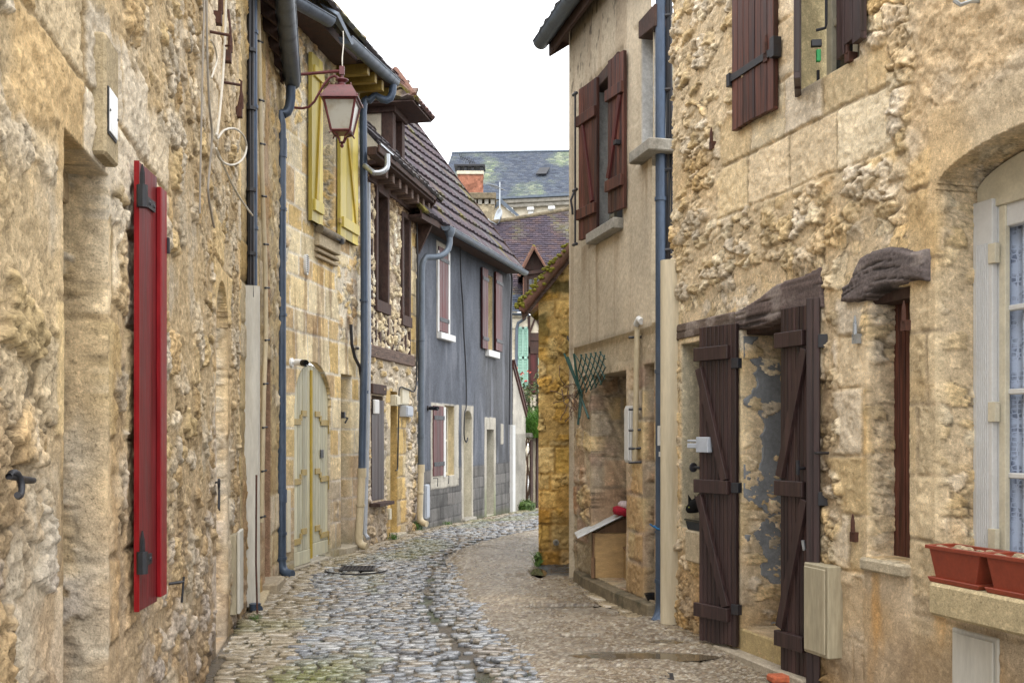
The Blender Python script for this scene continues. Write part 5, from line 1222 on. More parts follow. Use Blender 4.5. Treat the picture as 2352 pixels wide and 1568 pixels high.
mb = MB(); WE.box(mb, uE(1171), uE(1177), WE.z(1174, 1178), WE.z(1174, 976), -.02, .07); mb.build('cable_trunking', M['white'], hE, bevel=.005)
bits(hE, WE, 'shutter_catch', M['iron'], [], tubes=[([(uE(x), WE.z(x, y), .0), (uE(x) + .05, WE.z(x, y), .08), (uE(x) + .06, WE.z(x, y) - .14, .07)], .008) for x, y in ((993, 1098), (1019, 1092))])
# lean-to
uL0, uL1 = uE(1177) + .02, uE(1207)
wall_sheet('lean_to_wall', WE, np.arange(uL0, uL1, .02), np.arange(-.45, 3.2, .02), lambda u, z: (.01 * fbm(u * 20, z * 20, 551, 3), np.array([.31, .29, .25]) * (.6 + .8 * fbm(u * 4, z * 4, 552, 5))[..., None] * np.where(z > 1.55, 1.45, 1.0)[..., None]), [], M['render'], hE, clip=lambda u, z: z > 3.02 - (u - uL0) / (uL1 - uL0) * 1.05)
mb = MB(); mb.box(WE.p(uL0 - .02, 2.98, -.1), WE.d * (uL1 - uL0 + .02) + V(0, 0, -1.06), WE.n * .14, V(0, 0, .13)); mb.box(WE.p(uL0 - .02, 3.10, -1.6), WE.d * (uL1 - uL0 + .03) + V(0, 0, -1.06), WE.n * 1.66, V(0, 0, .05)); mb.build('verge_board', M['brown'], hE)
wr = frame_at(WE.p(uL1, 0, .0), -WE.n.x, -WE.n.y, WE.d.x, WE.d.y)
mb = MB(); wr.box(mb, 0, 1.6, -.4, 2.0, -.1, .0); mb.build('side_wall', M['concrete'], hE)

# ================================================================ F: rendered house, right
uF_ = WF.u
gp0 = at(1242, 96, 10.95); gp1 = WF.p(.05, gp0.z, (gp0 - WF.o).dot(WF.n)); gp1 = gp1 + V(0, 0, 0.0)
half_gutter(hF, gp1, gp0, .085, M['zinc'], seams=9)
nn = WF.n; mb = MB(); e0 = gp0 - nn * .09; e1 = gp1 - nn * .09
mb.box(e1 + V(0, 0, -.14), e0 - e1, -nn * .03, V(0, 0, .20)); mb.build('fascia_board', M['beam'], hF)
mb = MB(); mb.box(e1 - nn * .03 + V(0, 0, .0), e0 - e1, -nn * .45, V(0, 0, .03)); mb.build('soffit_boards', M['beam'], hF)
mb = MB(); mb.prism([e0 - nn * .005 + V(.0, .02, -.15), e0 + V(.0, .02, .06), e0 - nn * 1.5 + V(0, .02, 1.45), e0 - nn * 1.5 + V(0, .02, 1.2), e0 - nn * .35 + V(0, .02, .08)], WF.d * -.04); mb.build('barge_board', M['beam'], hF)
tiled(hF, 'roof', gp0 + V(0, 0, .08), gp1 + V(0, 0, .08), -nn, math.radians(42), 3.2, .36, .2, TE, 41)
def f_beam(pts, n1, name='window_lintel'):
    mb = MB(); WF.poly(mb, [WF.uz(x, y, n1) for x, y in pts], -.1, n1); mb.build(name, M['beam'], hF, bevel=.006)
f_beam(((1363, 212), (1363, 186), (1418, 118), (1418, 148), (1396, 176)), .062); f_beam(((1466, 90), (1466, 50), (1503, 8), (1503, 60)), .062)
def f_leaf(x0, x1, m, y0, y1, Pfix):
    ff, w = leaf_frame(WF, x0, .09, x1, m, (-1, -1)); z0, z1 = y0, y1
    lf = boards(hF, 'shutter', ff, w, z0, z1, .035, 4, M['brown'], .006, jag=.01)
    for z in (z0 + .25, z1 - .32): batten(lf, ff, -.005, w + .01, z, .10, M['brown'], t=.03)
    return lf, ff, w
lf, ff, w = f_leaf(1370, 1329, -.40, 3.40, 4.88, 0); brace(lf, ff, w * .75, 4.50, w * .2, 3.72, .05, M['brown_red'])
mb = MB(); mb.tube([ff.p(w + .015, 3.36, .03), ff.p(w + .015, 4.86, .03)], .011, 6)
for z in (3.37, 3.9, 4.84): mb.tube([ff.p(w - .02, z, .03), ff.p(w + .06, z, .03)], .016, 6)
mb.tube([ff.p(w + .02, 3.88, .04), ff.p(w + .03, 3.80, .07), ff.p(w + .02, 3.72, .06), ff.p(w + .03, 3.66, .05)], .012, 6); mb.build('espagnolette', M['iron'], lf)
lf, ff, w = f_leaf(1432, 1396, -.41, 3.48, 4.86, 0); brace(lf, ff, w * .15, 4.48, w * .92, 3.80, .05, M['brown_red'])
bits(lf, ff, 'latch', M['iron'], [(.05, .10, 4.05, 4.09, .0, .05)])
o_ = opF2[0]; window_unit(hF, WF, o_['u0'], o_['u1'], o_['z0'], o_['z1'], -.18, .055, M['ivory'], (2, 3)); o_ = opF2[1]; window_unit(hF, WF, o_['u0'], o_['u1'], o_['z0'], o_['z1'], -.2, .05, M['ivory'], (2, 3))
mb = MB(); WF.box(mb, uF_(1411, .13), uF_(1347, .13), 3.33, 3.43, -.18, .14); mb.build('window_sill', M['concrete'], hF, bevel=.01)
mb = MB(); WF.box(mb, uF_(1496, .13), uF_(1449, .13), 3.78, 3.88, -.2, .15); mb.build('window_sill', M['concrete'], hF, bevel=.01)
# plinth, niche back, door
mb = MB(); pts = [(uF_(1508), .10), (uF_(1440), .14), (uF_(1360), .12), (uF_(1326), .06)]
for (a, b) in zip(pts[:-1], pts[1:]): mb.hexa([WF.p(a[0], -.3, -.6), WF.p(b[0], -.3, -.6), WF.p(b[0], -.3, b[1]), WF.p(a[0], -.3, a[1]), WF.p(a[0], .12, -.6), WF.p(b[0], .12, -.6), WF.p(b[0], .115, b[1] - .02), WF.p(a[0], .115, a[1] - .02)])
mb.build('plinth', M['plinth'], hF, bevel=.008)
mb = MB(); o_ = opF[0]; WF.box(mb, o_['u0'], o_['u1'], 0, 2.1, -.76, -.72); mb.build('door', M['beam'], hF); mb = MB(); o_ = opF[1]; WF.box(mb, o_['u0'], o_['u1'], 0, 2.1, -.41, -.38); mb.build('door', M['beam'], hF)
# pipes at the corner of F and G
px_ = at(1517, 1000, 8.32)
pipe(hF, 'downpipe', [V(px_.x, px_.y, z) for z in (6.3, 4, 2, .5, .16)] + bend(V(px_.x, px_.y, .14), V(px_.x, px_.y, .03), V(px_.x - .07, px_.y - .10, -.01), 4), .041, M['blue_pipe'], [(V(px_.x, px_.y, z), .03) for z in (3.42, 2.02, .32)] + [(V(px_.x, px_.y, .72), .02)])
mb = MB(); c = V(px_.x, px_.y, .755)
mb.tube([c + V(math.cos(a) * .05, math.sin(a) * .05, .012 * math.sin(a * 2.5)) for a in [k * .4 for k in range(17)]], .008, 6); mb.tube([c + V(-.05, -.02, 0), c + V(-.09, -.03, .03)], .006, 6); tag(mb.build('string', M['rope'], None, loc=c), 'blue string knotted round the right hand downpipe', 'string')
bits(hF, frame_at(V(px_.x, px_.y - .042, 0), 1, -.1, -.1, -1), 'sticker_remains', M['white'], [(-.03, .02, 1.42, 1.58, -.002, .001), (-.02, .015, 1.33, 1.37, -.002, .001)], 0)
cP = at(1535, 1000, 8.33); mb = MB()
for i in range(4): mb.tube([V(cP.x + .017 * i - .03 + .006 * math.sin(z * 3 + i), cP.y - .01 * i, z) for z in [2.75 + .2 * k for k in range(20)]], .012, 6)
for z in (3.0, 3.65, 4.3, 4.9): mb.tube([V(cP.x - .06, cP.y - .02, z), V(cP.x + .08, cP.y - .03, z + .01)], .016, 6)
mb.build('cable_bundle', M['iron'], hG)
cc = WG.p(WG.u(1541, .03), 0, .03); n = 14; prof = [WG.d * (math.cos(a) * .072) + WG.n * (math.sin(a) * .085) for a in [math.pi * k / n for k in range(n + 1)]] + [WG.d * -.072 - WG.n * .05, WG.d * .072 - WG.n * .05]
mb = MB(); mb.prism([cc + q + V(0, 0, .02) for q in prof], V(0, 0, 2.86)); mb.build('pipe_cover', M['warm_cover'], hG, smooth=50)
mb = MB(); mb.cbox(cc + V(-.02, -.06, -.02), .26, .20, .07, .2, (.42, .33, .22)); mb.build('foot_stone', M['stone'], hG, bevel=.012)
pipe(hF, 'conduit', [WF.P(x, y, .05) for x, y in ((1464, 735), (1462, 840), (1460, 960), (1458, 1060))], .024, M['cream_pipe'])
mb = MB()
for y in (775, 940, 988, 1030, 1062): P = WF.P(1460, y, .05); mb.tube([P - V(.06, 0, 0), P + V(.05, 0, .005)], .012, 6); mb.build('clip', M['iron'], hF); mb.clear()
cabinet('slim white meter box clipped beside the niche pipe on the right', WF, 1463, 1450, 932, 1062, .06, M['white'])
mb = MB(); mb.tube([WF.P(x, y, .06) for x, y in ((1462, 745), (1468, 733), (1474, 738))], .03, 8); mb.build('pipe_outlet', M['white'], hF, smooth=50)
bits(hF, WF, 'shutter_catch', M['iron'], [], tubes=[([(uF_(1316), WF.z(1316, 792), .0), (uF_(1316), WF.z(1316, 780), .05), (uF_(1314), WF.z(1314, 772), .05)], .008)])
o_ = opF[1]

# ================================================================ kennel in the niche
def kennel():
    t = thing('pet_kennel', 'small wooden kennel with a pale pitched roof standing in the niche on the right', 'kennel', (.95, 9.9, .12))
    y0, y1 = 9.88, 10.22; x0, x1 = .795, 1.30; z0, z1 = .125, .56; za = .735; xm = (x0 + x1) / 2
    mb = MB(); mb.prism([V(x0, y0, z0), V(x1, y0, z0), V(x1, y0, z1), V(x0, y0, z1)], V(0, .015, 0)); mb.build('front_board', M['ply'], t, bevel=.003)
    mb = MB(); mb.box(V(x0 - .012, y0 - .005, z0), V(.012, 0, 0), V(0, y1 - y0, 0), V(0, 0, z1 - z0)); mb.build('side_board', M['ply_dark'], t); mb.clear(); mb.box(V(x1, y0, z0), V(.012, 0, 0), V(0, y1 - y0, 0), V(0, 0, z1 - z0)); mb.box(V(x0, y1, z0), V(x1 - x0, 0, 0), V(0, .012, 0), V(0, 0, z1 - z0)); mb.box(V(x0, y0 + .02, z0), V(x1 - x0, 0, 0), V(0, y1 - y0 - .03, 0), V(0, 0, .012)); mb.build('side_board', M['ply_dark'], t)
    mb = MB(); mb.prism([V(x0, y0 + .04, z1), V(x1, y0 + .04, z1), V(xm + .05, y0 + .04, za - .03)], V(0, .015, 0)); mb.build('gable_board', M['ply_dark'], t)
    mb = MB(); mb.prism([V(x0 - .17, y0 - .10, .515), V(x0 - .17, y0 - .10, .53), V(xm + .02, y0 - .10, za + .015), V(xm + .02, y0 - .10, za)], V(0, y1 - y0 + .16, 0)); mb.build('roof', M['felt'], t, bevel=.003)
    mb = MB(); mb.prism([V(xm + .02, y0 - .10, za), V(xm + .02, y0 - .10, za + .015), V(x1 + .15, y0 - .10, .56), V(x1 + .15, y0 - .10, .545)], V(0, y1 - y0 + .16, 0)); mb.build('roof', M['ply_dark'], t, bevel=.003)
    mb = MB()
    for xx in (x0 - .03, x0 - .008): mb.box(V(xx, y0 + .0, z0), V(.018, 0, 0), V(0, .03, 0), V(0, 0, .20)); mb.build('leg', M['ply_dark'], t); mb.clear()
    s = thing('pet_box', 'low open wooden box at the right side of the kennel', 'box', (1.2, 9.62, .12)); mb = MB(); X0, X1, Y0, Y1 = 1.075, 1.40, 9.50, 9.84
    mb.box(V(X0, Y0, .125), V(.02, 0, 0), V(0, Y1 - Y0, 0), V(0, 0, .29)); mb.build('side_board', M['ply'], s, bevel=.002); mb.clear(); mb.box(V(X1, Y0, .125), V(.02, 0, 0), V(0, Y1 - Y0, 0), V(0, 0, .29)); mb.build('side_board', M['ply'], s, bevel=.002)
    mb = MB(); mb.box(V(X0 - .01, Y0 - .01, .415), V(X1 - X0 + .04, 0, 0), V(0, Y1 - Y0, 0), V(0, 0, .018)); mb.build('top_board', M['ply_dark'], s, bevel=.002)
    mb = MB(); mb.box(V(X0, Y1 - .02, .125), V(X1 - X0, 0, 0), V(0, .015, 0), V(0, 0, .29)); mb.build('back_board', M['dark'], s)
    def cushion(name, label, c, rx, ry, rz, mat, seed, tilt=0, cat='cushion'):
        vs = []; fs = []; n, m = 16, 8; r = random.Random(seed)
        for i in range(m + 1):
            for k in range(n):
                a = 2 * math.pi * k / n; b = math.pi * i / m - math.pi / 2; cr = abs(math.cos(b)) ** .45
                sx = math.copysign(abs(math.cos(a)) ** .6, math.cos(a)); sy = math.copysign(abs(math.sin(a)) ** .6, math.sin(a)); w = 1 + r.uniform(-.07, .07)
                vs.append(V(c[0] + rx * cr * sx * w, c[1] + ry * cr * sy * w, c[2] + rz * math.sin(b) * w + tilt * sx * rx * cr))
        for i in range(m):
            for k in range(n): fs.append((i * n + k, i * n + (k + 1) % n, (i + 1) * n + (k + 1) % n, (i + 1) * n + k))
        mb = MB(); mb.add(vs, fs); o = mb.build(name, mat, None, loc=(c[0], c[1], c[2] - rz), smooth=80); return tag(o, label, cat)
    cushion('cushion', 'red cushion lying on the kennel roof', (1.14, 9.86, .765), .18, .13, .05, M['red_cloth'], 1, -.12)
    cushion('blanket', 'crumpled pink and white blanket on top of the red cushion', (1.16, 9.85, .83), .14, .10, .042, M['white_cloth'], 2, -.08, 'blanket')
    cushion('cushion', 'dark red cushion on the low box by the kennel', (1.24, 9.66, .47), .155, .12, .045, M['red_cloth'], 3)
    cushion('blanket', 'blue blanket folded over the dark red cushion', (1.23, 9.68, .53), .13, .10, .035, M['blue_cloth'], 4, .04, 'blanket')
    b = thing('bowl', 'small dark blue feeding bowl in the narrow recess by the downpipe', 'bowl', (1.19, 8.62, .12)); mb = MB(); mb.lathe(V(1.185, 8.60, .12), [(.05, 0), (.075, .05), (.078, .055), (.06, .05), (.03, .02)], 16); mb.build('dish', M['lens'], b, smooth=40)
kennel()
# ================================================================ trellis and dry climber at the corner
def trellis():
    t = thing('garden_trellis', 'dark green expanding trellis hanging askew at the corner of the beige house', 'trellis', WF.P(1340, 950, .05))
    mb = MB(); A = [(1316, 880), (1312, 815), (1338, 800), (1390, 798)]; r = random.Random(2)
    q = lambda s, v: WF.P(1322 + 66 * s + 6 * math.sin(v * 3), (806 + 10 * (1 - s)) + (118 - 30 * s) * v * .82, .09 + .02 * math.sin(s * 7))
    for k in range(-3, 7):
        for sg in (1, -1):
            pts = []
            for j in range(9):
                v = j / 8; s = k / 6 + (v if sg > 0 else (1 - v)) * .55
                if 0 <= s <= 1: pts.append(q(s, v))
            if len(pts) > 1: mb.tube(pts, .007, 4)
    mb.build('slats', M['trellis'], t)
    mb = MB()
    for (x0, y0, x1, y1) in ((1332, 900, 1296, 812), (1334, 905, 1304, 820), (1330, 900, 1318, 812), (1334, 900, 1328, 975), (1337, 905, 1331, 960), (1332, 905, 1352, 960)): mb.tube([WF.P(x0, y0, .08), WF.P(x1, y1, .13)], .012, 5)
    mb.build('loose_slats', M['trellis'], t)
    c = thing('dry_climber', 'leafless dry climber tangled in the green trellis', 'plant', WF.P(1325, 940, .05)); mb = MB()
    for k in range(16):
        p = V(*WF.P(1318 + r.uniform(-14, 14), 905 + r.uniform(-25, 25), .08)); d = V(r.uniform(-1, 1), -.3, r.uniform(-.8, .8)); pts = [p]
        for j in range(6): d = (d + V(r.uniform(-.6, .6), r.uniform(-.25, .2), r.uniform(-.6, .5))).normalized(); p = p + d * r.uniform(.03, .06); pts.append(p)
        mb.tube(pts, .0045, 4)
    mb.tube([WF.P(1322, 900, .07), WF.P(1318, 940, .10), WF.P(1296, 925, .12), WF.P(1290, 893, .12)], .006, 4)
    mb.build('twigs', M['twig'], c)
trellis()

# ================================================================ I: ochre gable roof
e = lambda u, off, dz=0: WI.p(u, gabI(u) + dz, off)
mb = MB(); a, b = e(-.20, .10, .0), e(2.2, .10, .0)
mb.hexa([a, b, b + V(0, .05, 0), a + V(0, .05, 0), a + V(-.03, 0, .16), b + V(-.03, 0, .16), b + V(-.03, .05, .16), a + V(-.03, .05, .16)]); mb.build('barge_board', M['oak'], hI)
ee0, ee1 = WI.p(-.215, gabI(-.215) + .17, .14), WI.p(-.215, gabI(-.215) + .17, -1.1) + V(.22, 0, 0)
tiled(hI, 'roof', ee1, ee0, WI.d, math.atan(1.25), 3.6, .26, .18, [(.23, .085, .035), (.28, .11, .045), (.18, .07, .04), (.13, .10, .035)], 51, rib=.03, moss=.45)
mb = MB(); p0, p1 = ee0 + V(-.01, .02, -.04), WI.p(2.2, gabI(2.2) + .16, .14); mb.tube([p0, p0.lerp(p1, .5), p1], .055, 8); mb.build('verge_tiles', M['ridge'], hI, smooth=50)
r = random.Random(9); mb = MB()
for k in range(150):
    t = r.random() ** 2; p = p0.lerp(p1, t * .45) + V(r.uniform(-.06, .06), r.uniform(-.05, .05), .055 + r.uniform(-.03, .02)); mb.lathe(p, [(.02, -.01), (.03, .008), (.015, .02)], 5)
M['moss'] = mat_paint('yellow_moss', (.20, .19, .025), .95, .5, 40, bump=.8)
tag(mb.build('moss', M['moss'], hI), kind='stuff')
mb = MB(); mb.lathe(WI.P(1277, 1245, .02), [(.035, -.03), (.035, .03), (.02, .035), (.02, .0)], 10, axis=WI.n); mb.build('drain_pipe', M['concrete'], hI)

# ================================================================ G: near right house
def polygrid(parent, name, w, px, off, mat, amp=.05, seed=1, tint=(.2, .16, .15), grain=(2.4, 55), step=.009, bow=0.):
    """a hewn beam: relief sheet inside the outline, rounded at its rim, with long grain and cracks"""
    P = np.array([w.uz(x, y, off) for x, y in px]); u = np.arange(P[:, 0].min() - .02, P[:, 0].max() + .02, step); z = np.arange(P[:, 1].min() - .02, P[:, 1].max() + .02, step); U, Z = np.meshgrid(u, z)
    def inside(U, Z):
        ins = np.zeros(U.shape, bool); D = np.full(U.shape, 9.)
        for (x0, y0), (x1, y1) in zip(P, np.roll(P, -1, 0)):
            c = ((y0 > Z) != (y1 > Z)) & (U < (x1 - x0) * (Z - y0) / (y1 - y0 + 1e-12) + x0); ins ^= c
            L = (x1 - x0) ** 2 + (y1 - y0) ** 2; t = np.clip(((U - x0) * (x1 - x0) + (Z - y0) * (y1 - y0)) / L, 0, 1); D = np.minimum(D, np.hypot(U - x0 - t * (x1 - x0), Z - y0 - t * (y1 - y0)))
        return ins, D
    def style(U, Z):
        ins, D = inside(U, Z); cu_ = (P[:, 0].min() + P[:, 0].max()) / 2; b = Z + bow * (U - cu_) ** 2 + .012 * (fbm(U * 3, Z * 3, seed + 30, 2) - .5)
        g = fbm(U * grain[0], b * grain[1], seed, 5, .6); cr = sst(.60, .72, fbm(U * grain[0] * .8, b * grain[1] * 1.4, seed + 7, 3))
        h = np.where(ins, off + amp * np.sqrt(np.clip(D / .02, 0, 1)) - amp + .006 * (g - .5) - .007 * cr + .010 * (fbm(U * 5, Z * 5, seed + 40, 3) - .5), -.10)
        c = np.array(tint) * (.45 + 1.1 * g)[..., None] * (1 - .7 * cr)[..., None]; wp = sst(.55, .7, fbm(U * 5, Z * 9, seed + 9, 4)); c = cmix(c, np.array([.34, .29, .26]) * np.ones(c.shape), wp * .5)
        return h, c
    uc = (u[:-1] + u[1:]) / 2; zc = (z[:-1] + z[1:]) / 2
    def clip(U, Z): ins, D = inside(U, Z); return ~(ins | (D < step * 1.5))
    return wall_sheet(name, w, u, z, style, [], mat, parent, clip=clip)
M['hewn'] = mat_attr('hewn_oak', .85, 60, .6, 1.4, .7, .006)
polygrid(hG, 'window_lintel', WG, ((1551, 746), (1600, 733), (1650, 722), (1684, 714), (1684, 768), (1640, 772), (1600, 772), (1551, 783)), .018, M['hewn'], .010, 3, (.13, .095, .075))
polygrid(hG, 'door_lintel', WG, ((1684, 717), (1712, 702), (1745, 682), (1775, 656), (1800, 645), (1840, 633), (1883, 612), (1888, 706), (1830, 728), (1790, 734), (1745, 752), (1686, 757)), .026, M['hewn'], .012, 4, (.12, .09, .082))
polygrid(hG, 'window_lintel', WG, ((1926, 694), (1929, 658), (1944, 650), (1955, 622), (1972, 590), (1996, 577), (2030, 566), (2062, 568), (2090, 578), (2123, 570), (2123, 646), (2092, 642), (2060, 655), (2010, 672), (1985, 690), (1960, 693)), .050, M['hewn'], .022, 5, (.14, .115, .11), (3.2, 58), bow=.5)
bits(hG, WG, 'door_head', M['beam'], [(opG[2]['u0'], opG[2]['u1'], 2.2, 2.27, -.5, -.04), (opG[1]['u0'], opG[1]['u1'], 2.24, 2.31, -.2, -.03)], 0)
o_ = opG[2]; mb = MB(); WG.box(mb, o_['u0'], o_['u1'], .1, 2.3, -.56, -.5); mb.build('door', M['brown_dark'], hG)
mb = MB(); WG.box(mb, o_['u0'] + .1, o_['u1'] - .004, -.2, .168, -.5, .02, (.40, .31, .16)); WG.box(mb, o_['u0'], o_['u1'] + .2, -.3, .02, -.1, .12, (.35, .30, .23)); mb.build('door_step', M['stone'], hG, bevel=.01)
# cement smeared over the far door jamb
dj = frame_at(WG.p(o_['u1'], 0, 0), -WG.n.x, -WG.n.y, -WG.d.x, -WG.d.y)
def cem(U, Z):
    m = sst(.50, .53, fbm(U * 3.2, Z * 3.2, 781, 4) + (U - .20) * 1.1); return np.where(m > .5, .012, -.02), np.array([.25, .26, .27]) * (.7 + .6 * fbm(U * 8, Z * 8, 782, 4))[..., None]
wall_sheet('cement_patch', dj, np.arange(.01, .5, .008), np.arange(.18, 2.2, .01), cem, [], M['render'], hG, clip=lambda U, Z: fbm(U * 3.2, Z * 3.2, 781, 4) + (U - .20) * 1.1 < .50)
# two door leaves standing open
def g_leaf(x0, x1, off, m, z0, z1, nb, bz, dirs, label, mat='brown_dark'):
    ff, w = leaf_frame(WG, x0, off, x1, m, (-1, -1)); lf = boards(hG, 'door_leaf', ff, w, z0, z1, .035, nb, M[mat], .006, label=label, jag=.02)
    for z in bz: batten(lf, ff, w * .14, w + .022, z, .095, M[mat], t=.035)
    for (ua, za, ub, zb) in dirs: brace(lf, ff, w * ua, za, w * ub, zb, .06, M[mat], t=.03)
    return lf, ff, w
lf, ff, w = g_leaf(1690, 1605, .06, -.67, .03, 2.275, 9, (2.08, 1.14, .255), ((.95, 1.98, .25, 1.19), (.95, 1.07, .22, .31)), 'dark plank door leaf swung back over the narrow window')
bits(lf, ff, 'strap_hinge', M['iron'], [(-.03, .035, z - .035, z + .035, -.03, .012) for z in (2.0, 1.14, .3)])
bits(lf, ff, 'bolt_keeper', M['grey_box'], [(w - .14, w - .02, 1.38, 1.49, 0, .05), (w - .05, w + .07, 1.41, 1.445, .03, .05), (w - .05, w + .07, 1.455, 1.47, .03, .05)], .004)
mb = MB(); mb.tube([ff.p(w - .01, 1.27, .0), ff.p(w + .05, 1.27, .0)], .011, 8); mb.lathe(ff.p(w + .05, 1.27, 0), [(.01, -.005), (.035, .0), (.035, .012), (.02, .02)], 12, axis=ff.d); mb.build('door_knob', M['iron'], lf, smooth=40)
lf, ff, w = g_leaf(1862, 1792, .05, -.43, -.0, 2.30, 8, (2.10, 1.17, .22), ((.12, 2.03, .95, 1.24), (.12, 1.11, .95, .29)), 'dark plank door leaf folded part open across the doorway')
mb = MB(); mb.tube([ff.p(w * .2, 1.30, .0), ff.p(w * .2, 1.30, .05)], .01, 6); mb.tube([ff.p(w * .2, 1.26, .05), ff.p(w * .2, 1.35, .05)], .012, 6); mb.build('door_knob', M['iron'], lf)
mb = MB(); mb.tube([ff.p(w * .16, .80, .01), ff.p(w * .16, .86, .02)], .012, 6); mb.build('bolt', M['steel_pipe'], lf)
h = WG.p(WG.u(1884, .03), 0, .03); f2 = frame_at(h, -.85, .35, -.3, -1)
lf2 = boards(hG, 'door_leaf', f2, .085, -.02, 2.33, .05, 2, M['brown_dark'], .008, label='edge of the second folded dark door leaf')
bits(lf2, f2, 'strap_hinge', M['iron'], [(-.045, .012, z - .04, z + .04, -.02, .014) for z in (2.07, 1.12, .35)])
# window sill block, small window
mb = MB(); WG.box(mb, WG.u(1690), WG.u(1574, .08), .555, .79, -.29, .085, (.46, .38, .26)); mb.build('window_sill', M['stone'], hG, bevel=.012)
o_ = opG[3]; window_unit(hG, WG, o_['u0'], o_['u1'], o_['z0'], o_['z1'], -.29, .05, M['brown_dark'], (2, 3))
o_ = opG[1]; ff = frame_at(WG.p(o_['u0'] - .01, 0, -.17), WG.d.x, WG.d.y, WG.n.x, WG.n.y); lf = boards(hG, 'shutter', ff, o_['u1'] - o_['u0'] + .02, .80, 2.26, .035, 7, M['brown'], .006)
bits(lf, ff, 'bolt', M['iron'], [(.05, .08, 1.20, 1.32, 0, .03)])
mb = MB(); WG.box(mb, o_['u0'] - .01, o_['u1'] + .02, .745, .815, -.2, .05, (.42, .36, .26)); mb.build('window_sill', M['stone'], hG, bevel=.012)
for px, py, mt in ((1975, 778, 'steel_pipe'), (2088, 748, 'rust'), (1970, 1232, 'rust'), (1643, 335, 'rust'), (1958, 133, 'rust')): pintle(hG, WG, px, py, M[mt], 1.1)
mb = MB(); P = WG.P(1905, 1040, 0); mb.tube([P - WG.n * .02, P + WG.n * .10], .010, 6); mb.build('shutter_catch', M['iron'], hG)
bits(hG, WG, 'air_vent', M['ivory'], [(uG(2036), uG(2011), -.06, .075, -.02, .02)]); bits(hG, WG, 'vent_slots', M['dark'], [(uG(2033), uG(2014), z, z + .012, .020, .024) for z in (-.03, -.005, .02, .045)], 0)
cabinet('tall weathered cream meter cabinet on the wall beside the folded dark doors', WG, 1936, 1879, 1294, 1502, .10, M['box'])
cabinet('white flush meter cabinet under the flower box sill on the right', WG, 2300, 2193, 1452, 1600, .02, M['pale_cover'])
# upstairs window and shutters
def plain_leaf(ff, w, z0, z1, nb, mat, label=None, jag=.02): return boards(hG, 'shutter', ff, w, z0, z1, .04, nb, M[mat], .007, label=label, jag=jag)
ua_, ub_ = WG.u(1776, .06), WG.u(1680, .06); ff = frame_at(WG.p(ua_, 0, .06), WG.d.x, WG.d.y, WG.n.x, WG.n.y); lf = plain_leaf(ff, ub_ - ua_, 3.61, 5.5, 7, 'brown', 'reddish brown plank shutter folded flat on the wall')
bits(lf, ff, 'strap_hinge', M['iron'], [(-.03, ub_ - ua_ + .03, 3.955, 4.005, .001, .012), (-.05, .0, 3.93, 4.06, -.03, .03), (ub_ - ua_, ub_ - ua_ + .04, 3.93, 4.02, -.03, .02)]); pintle(hG, WG, 1770, 133, M['rust'], 1.2, .03)
hp = WG.p(WG.u(1832), 0, .02); ff = frame_at(hp, -.30, -1, -1, .3); lf = plain_leaf(ff, .34, 3.62, 5.5, 2, 'brown_dark', 'dark shutter leaf seen edge on beside the upstairs window', .05)
f3 = frame_at(hp + V(.045, -.30, 0), 1, -.1, 0, -1); mb = MB(); mb.tube([f3.p(.0, 4.16, .0), f3.p(.05, 4.155, .02), f3.p(.055, 4.13, .02), f3.p(.055, 3.96, .02), f3.p(.05, 3.935, .02), f3.p(.0, 3.93, .0)], .009, 6); mb.build('pull_handle', M['iron'], lf)
bits(lf, f3, 'latch', M['hook_green'], [(.0, .025, 3.74, 3.81, -.01, .02)]); bits(lf, f3, 'latch_plate', M['iron'], [(-.03, .03, 3.83, 3.87, -.01, .02)])
ff, w = leaf_frame(WG, 1976, .08, 1920, -.13, (-1, -1)); plain_leaf(ff, w, 3.70, 5.5, 3, 'brown_dark', 'weathered dark shutter leaf half open at the upstairs window', .06)
o_ = opG[4]; window_unit(hG, WG, o_['u0'], o_['u1'] - .06, o_['z0'], o_['z1'], -.215, .06, M['ivory'], (2, 4))
mb = MB(); u, z = WG.uz(1876, 112, -.05); mb.tube([WG.p(u, 3.66, -.06), WG.p(u, 3.76, -.06)], .010, 6); mb.build('shutter_catch', M['iron'], hG)
mb = MB(); P = WG.P(2256, 3, 0); mb.tube([P, P + WG.n * .07 + V(0, 0, -.01), P + WG.n * .09 + V(-.03, 0, -.03), P + WG.n * .08 + V(-.06, .02, 0)], .010, 6); mb.build('hook', M['steel_pipe'], hG)
# arched window: folded white shutter, casement, lace curtain
o_ = opG[0]
def arch_panel(name, mat, n0, n1, x_inset=0, parent=hG, z0=.77, top=None):
    mb = MB(); us = np.linspace(o_['u0'] + x_inset, o_['u1'] - x_inset, 24); pts = [(us[0], z0)] + [(u, (archG(u) - x_inset if top is None else min(top, archG(u)))) for u in us] + [(us[-1], z0)]
    WG.poly(mb, pts, n0, n1); return mb.build(name, mat, parent)
arch_panel('window_back', M['dark'], -.62, -.60)
ub = WG.u(2303, -.27); uc2 = WG.u(2284, -.27); mb = MB()
WG.box(mb, ub, uc2, .79, 2.68, -.32, -.255); WG.box(mb, o_['u0'] + .02, o_['u0'] + .08, .79, 2.68, -.32, -.255); WG.box(mb, o_['u0'] + .08, ub, 2.55, 2.68, -.32, -.26); WG.box(mb, o_['u0'] + .08, ub, .79, .90, -.32, -.26); mid = (o_['u0'] + ub) / 2; WG.box(mb, mid - .05, mid + .05, .9, 2.55, -.32, -.25)
for z in (1.30, 1.72, 2.14):
    WG.box(mb, o_['u0'] + .08, mid - .05, z - .014, z + .014, -.315, -.27); WG.box(mb, mid + .05, ub, z - .014, z + .014, -.315, -.27)
wf = mb.build('window', M['white'], hG, bevel=.005)
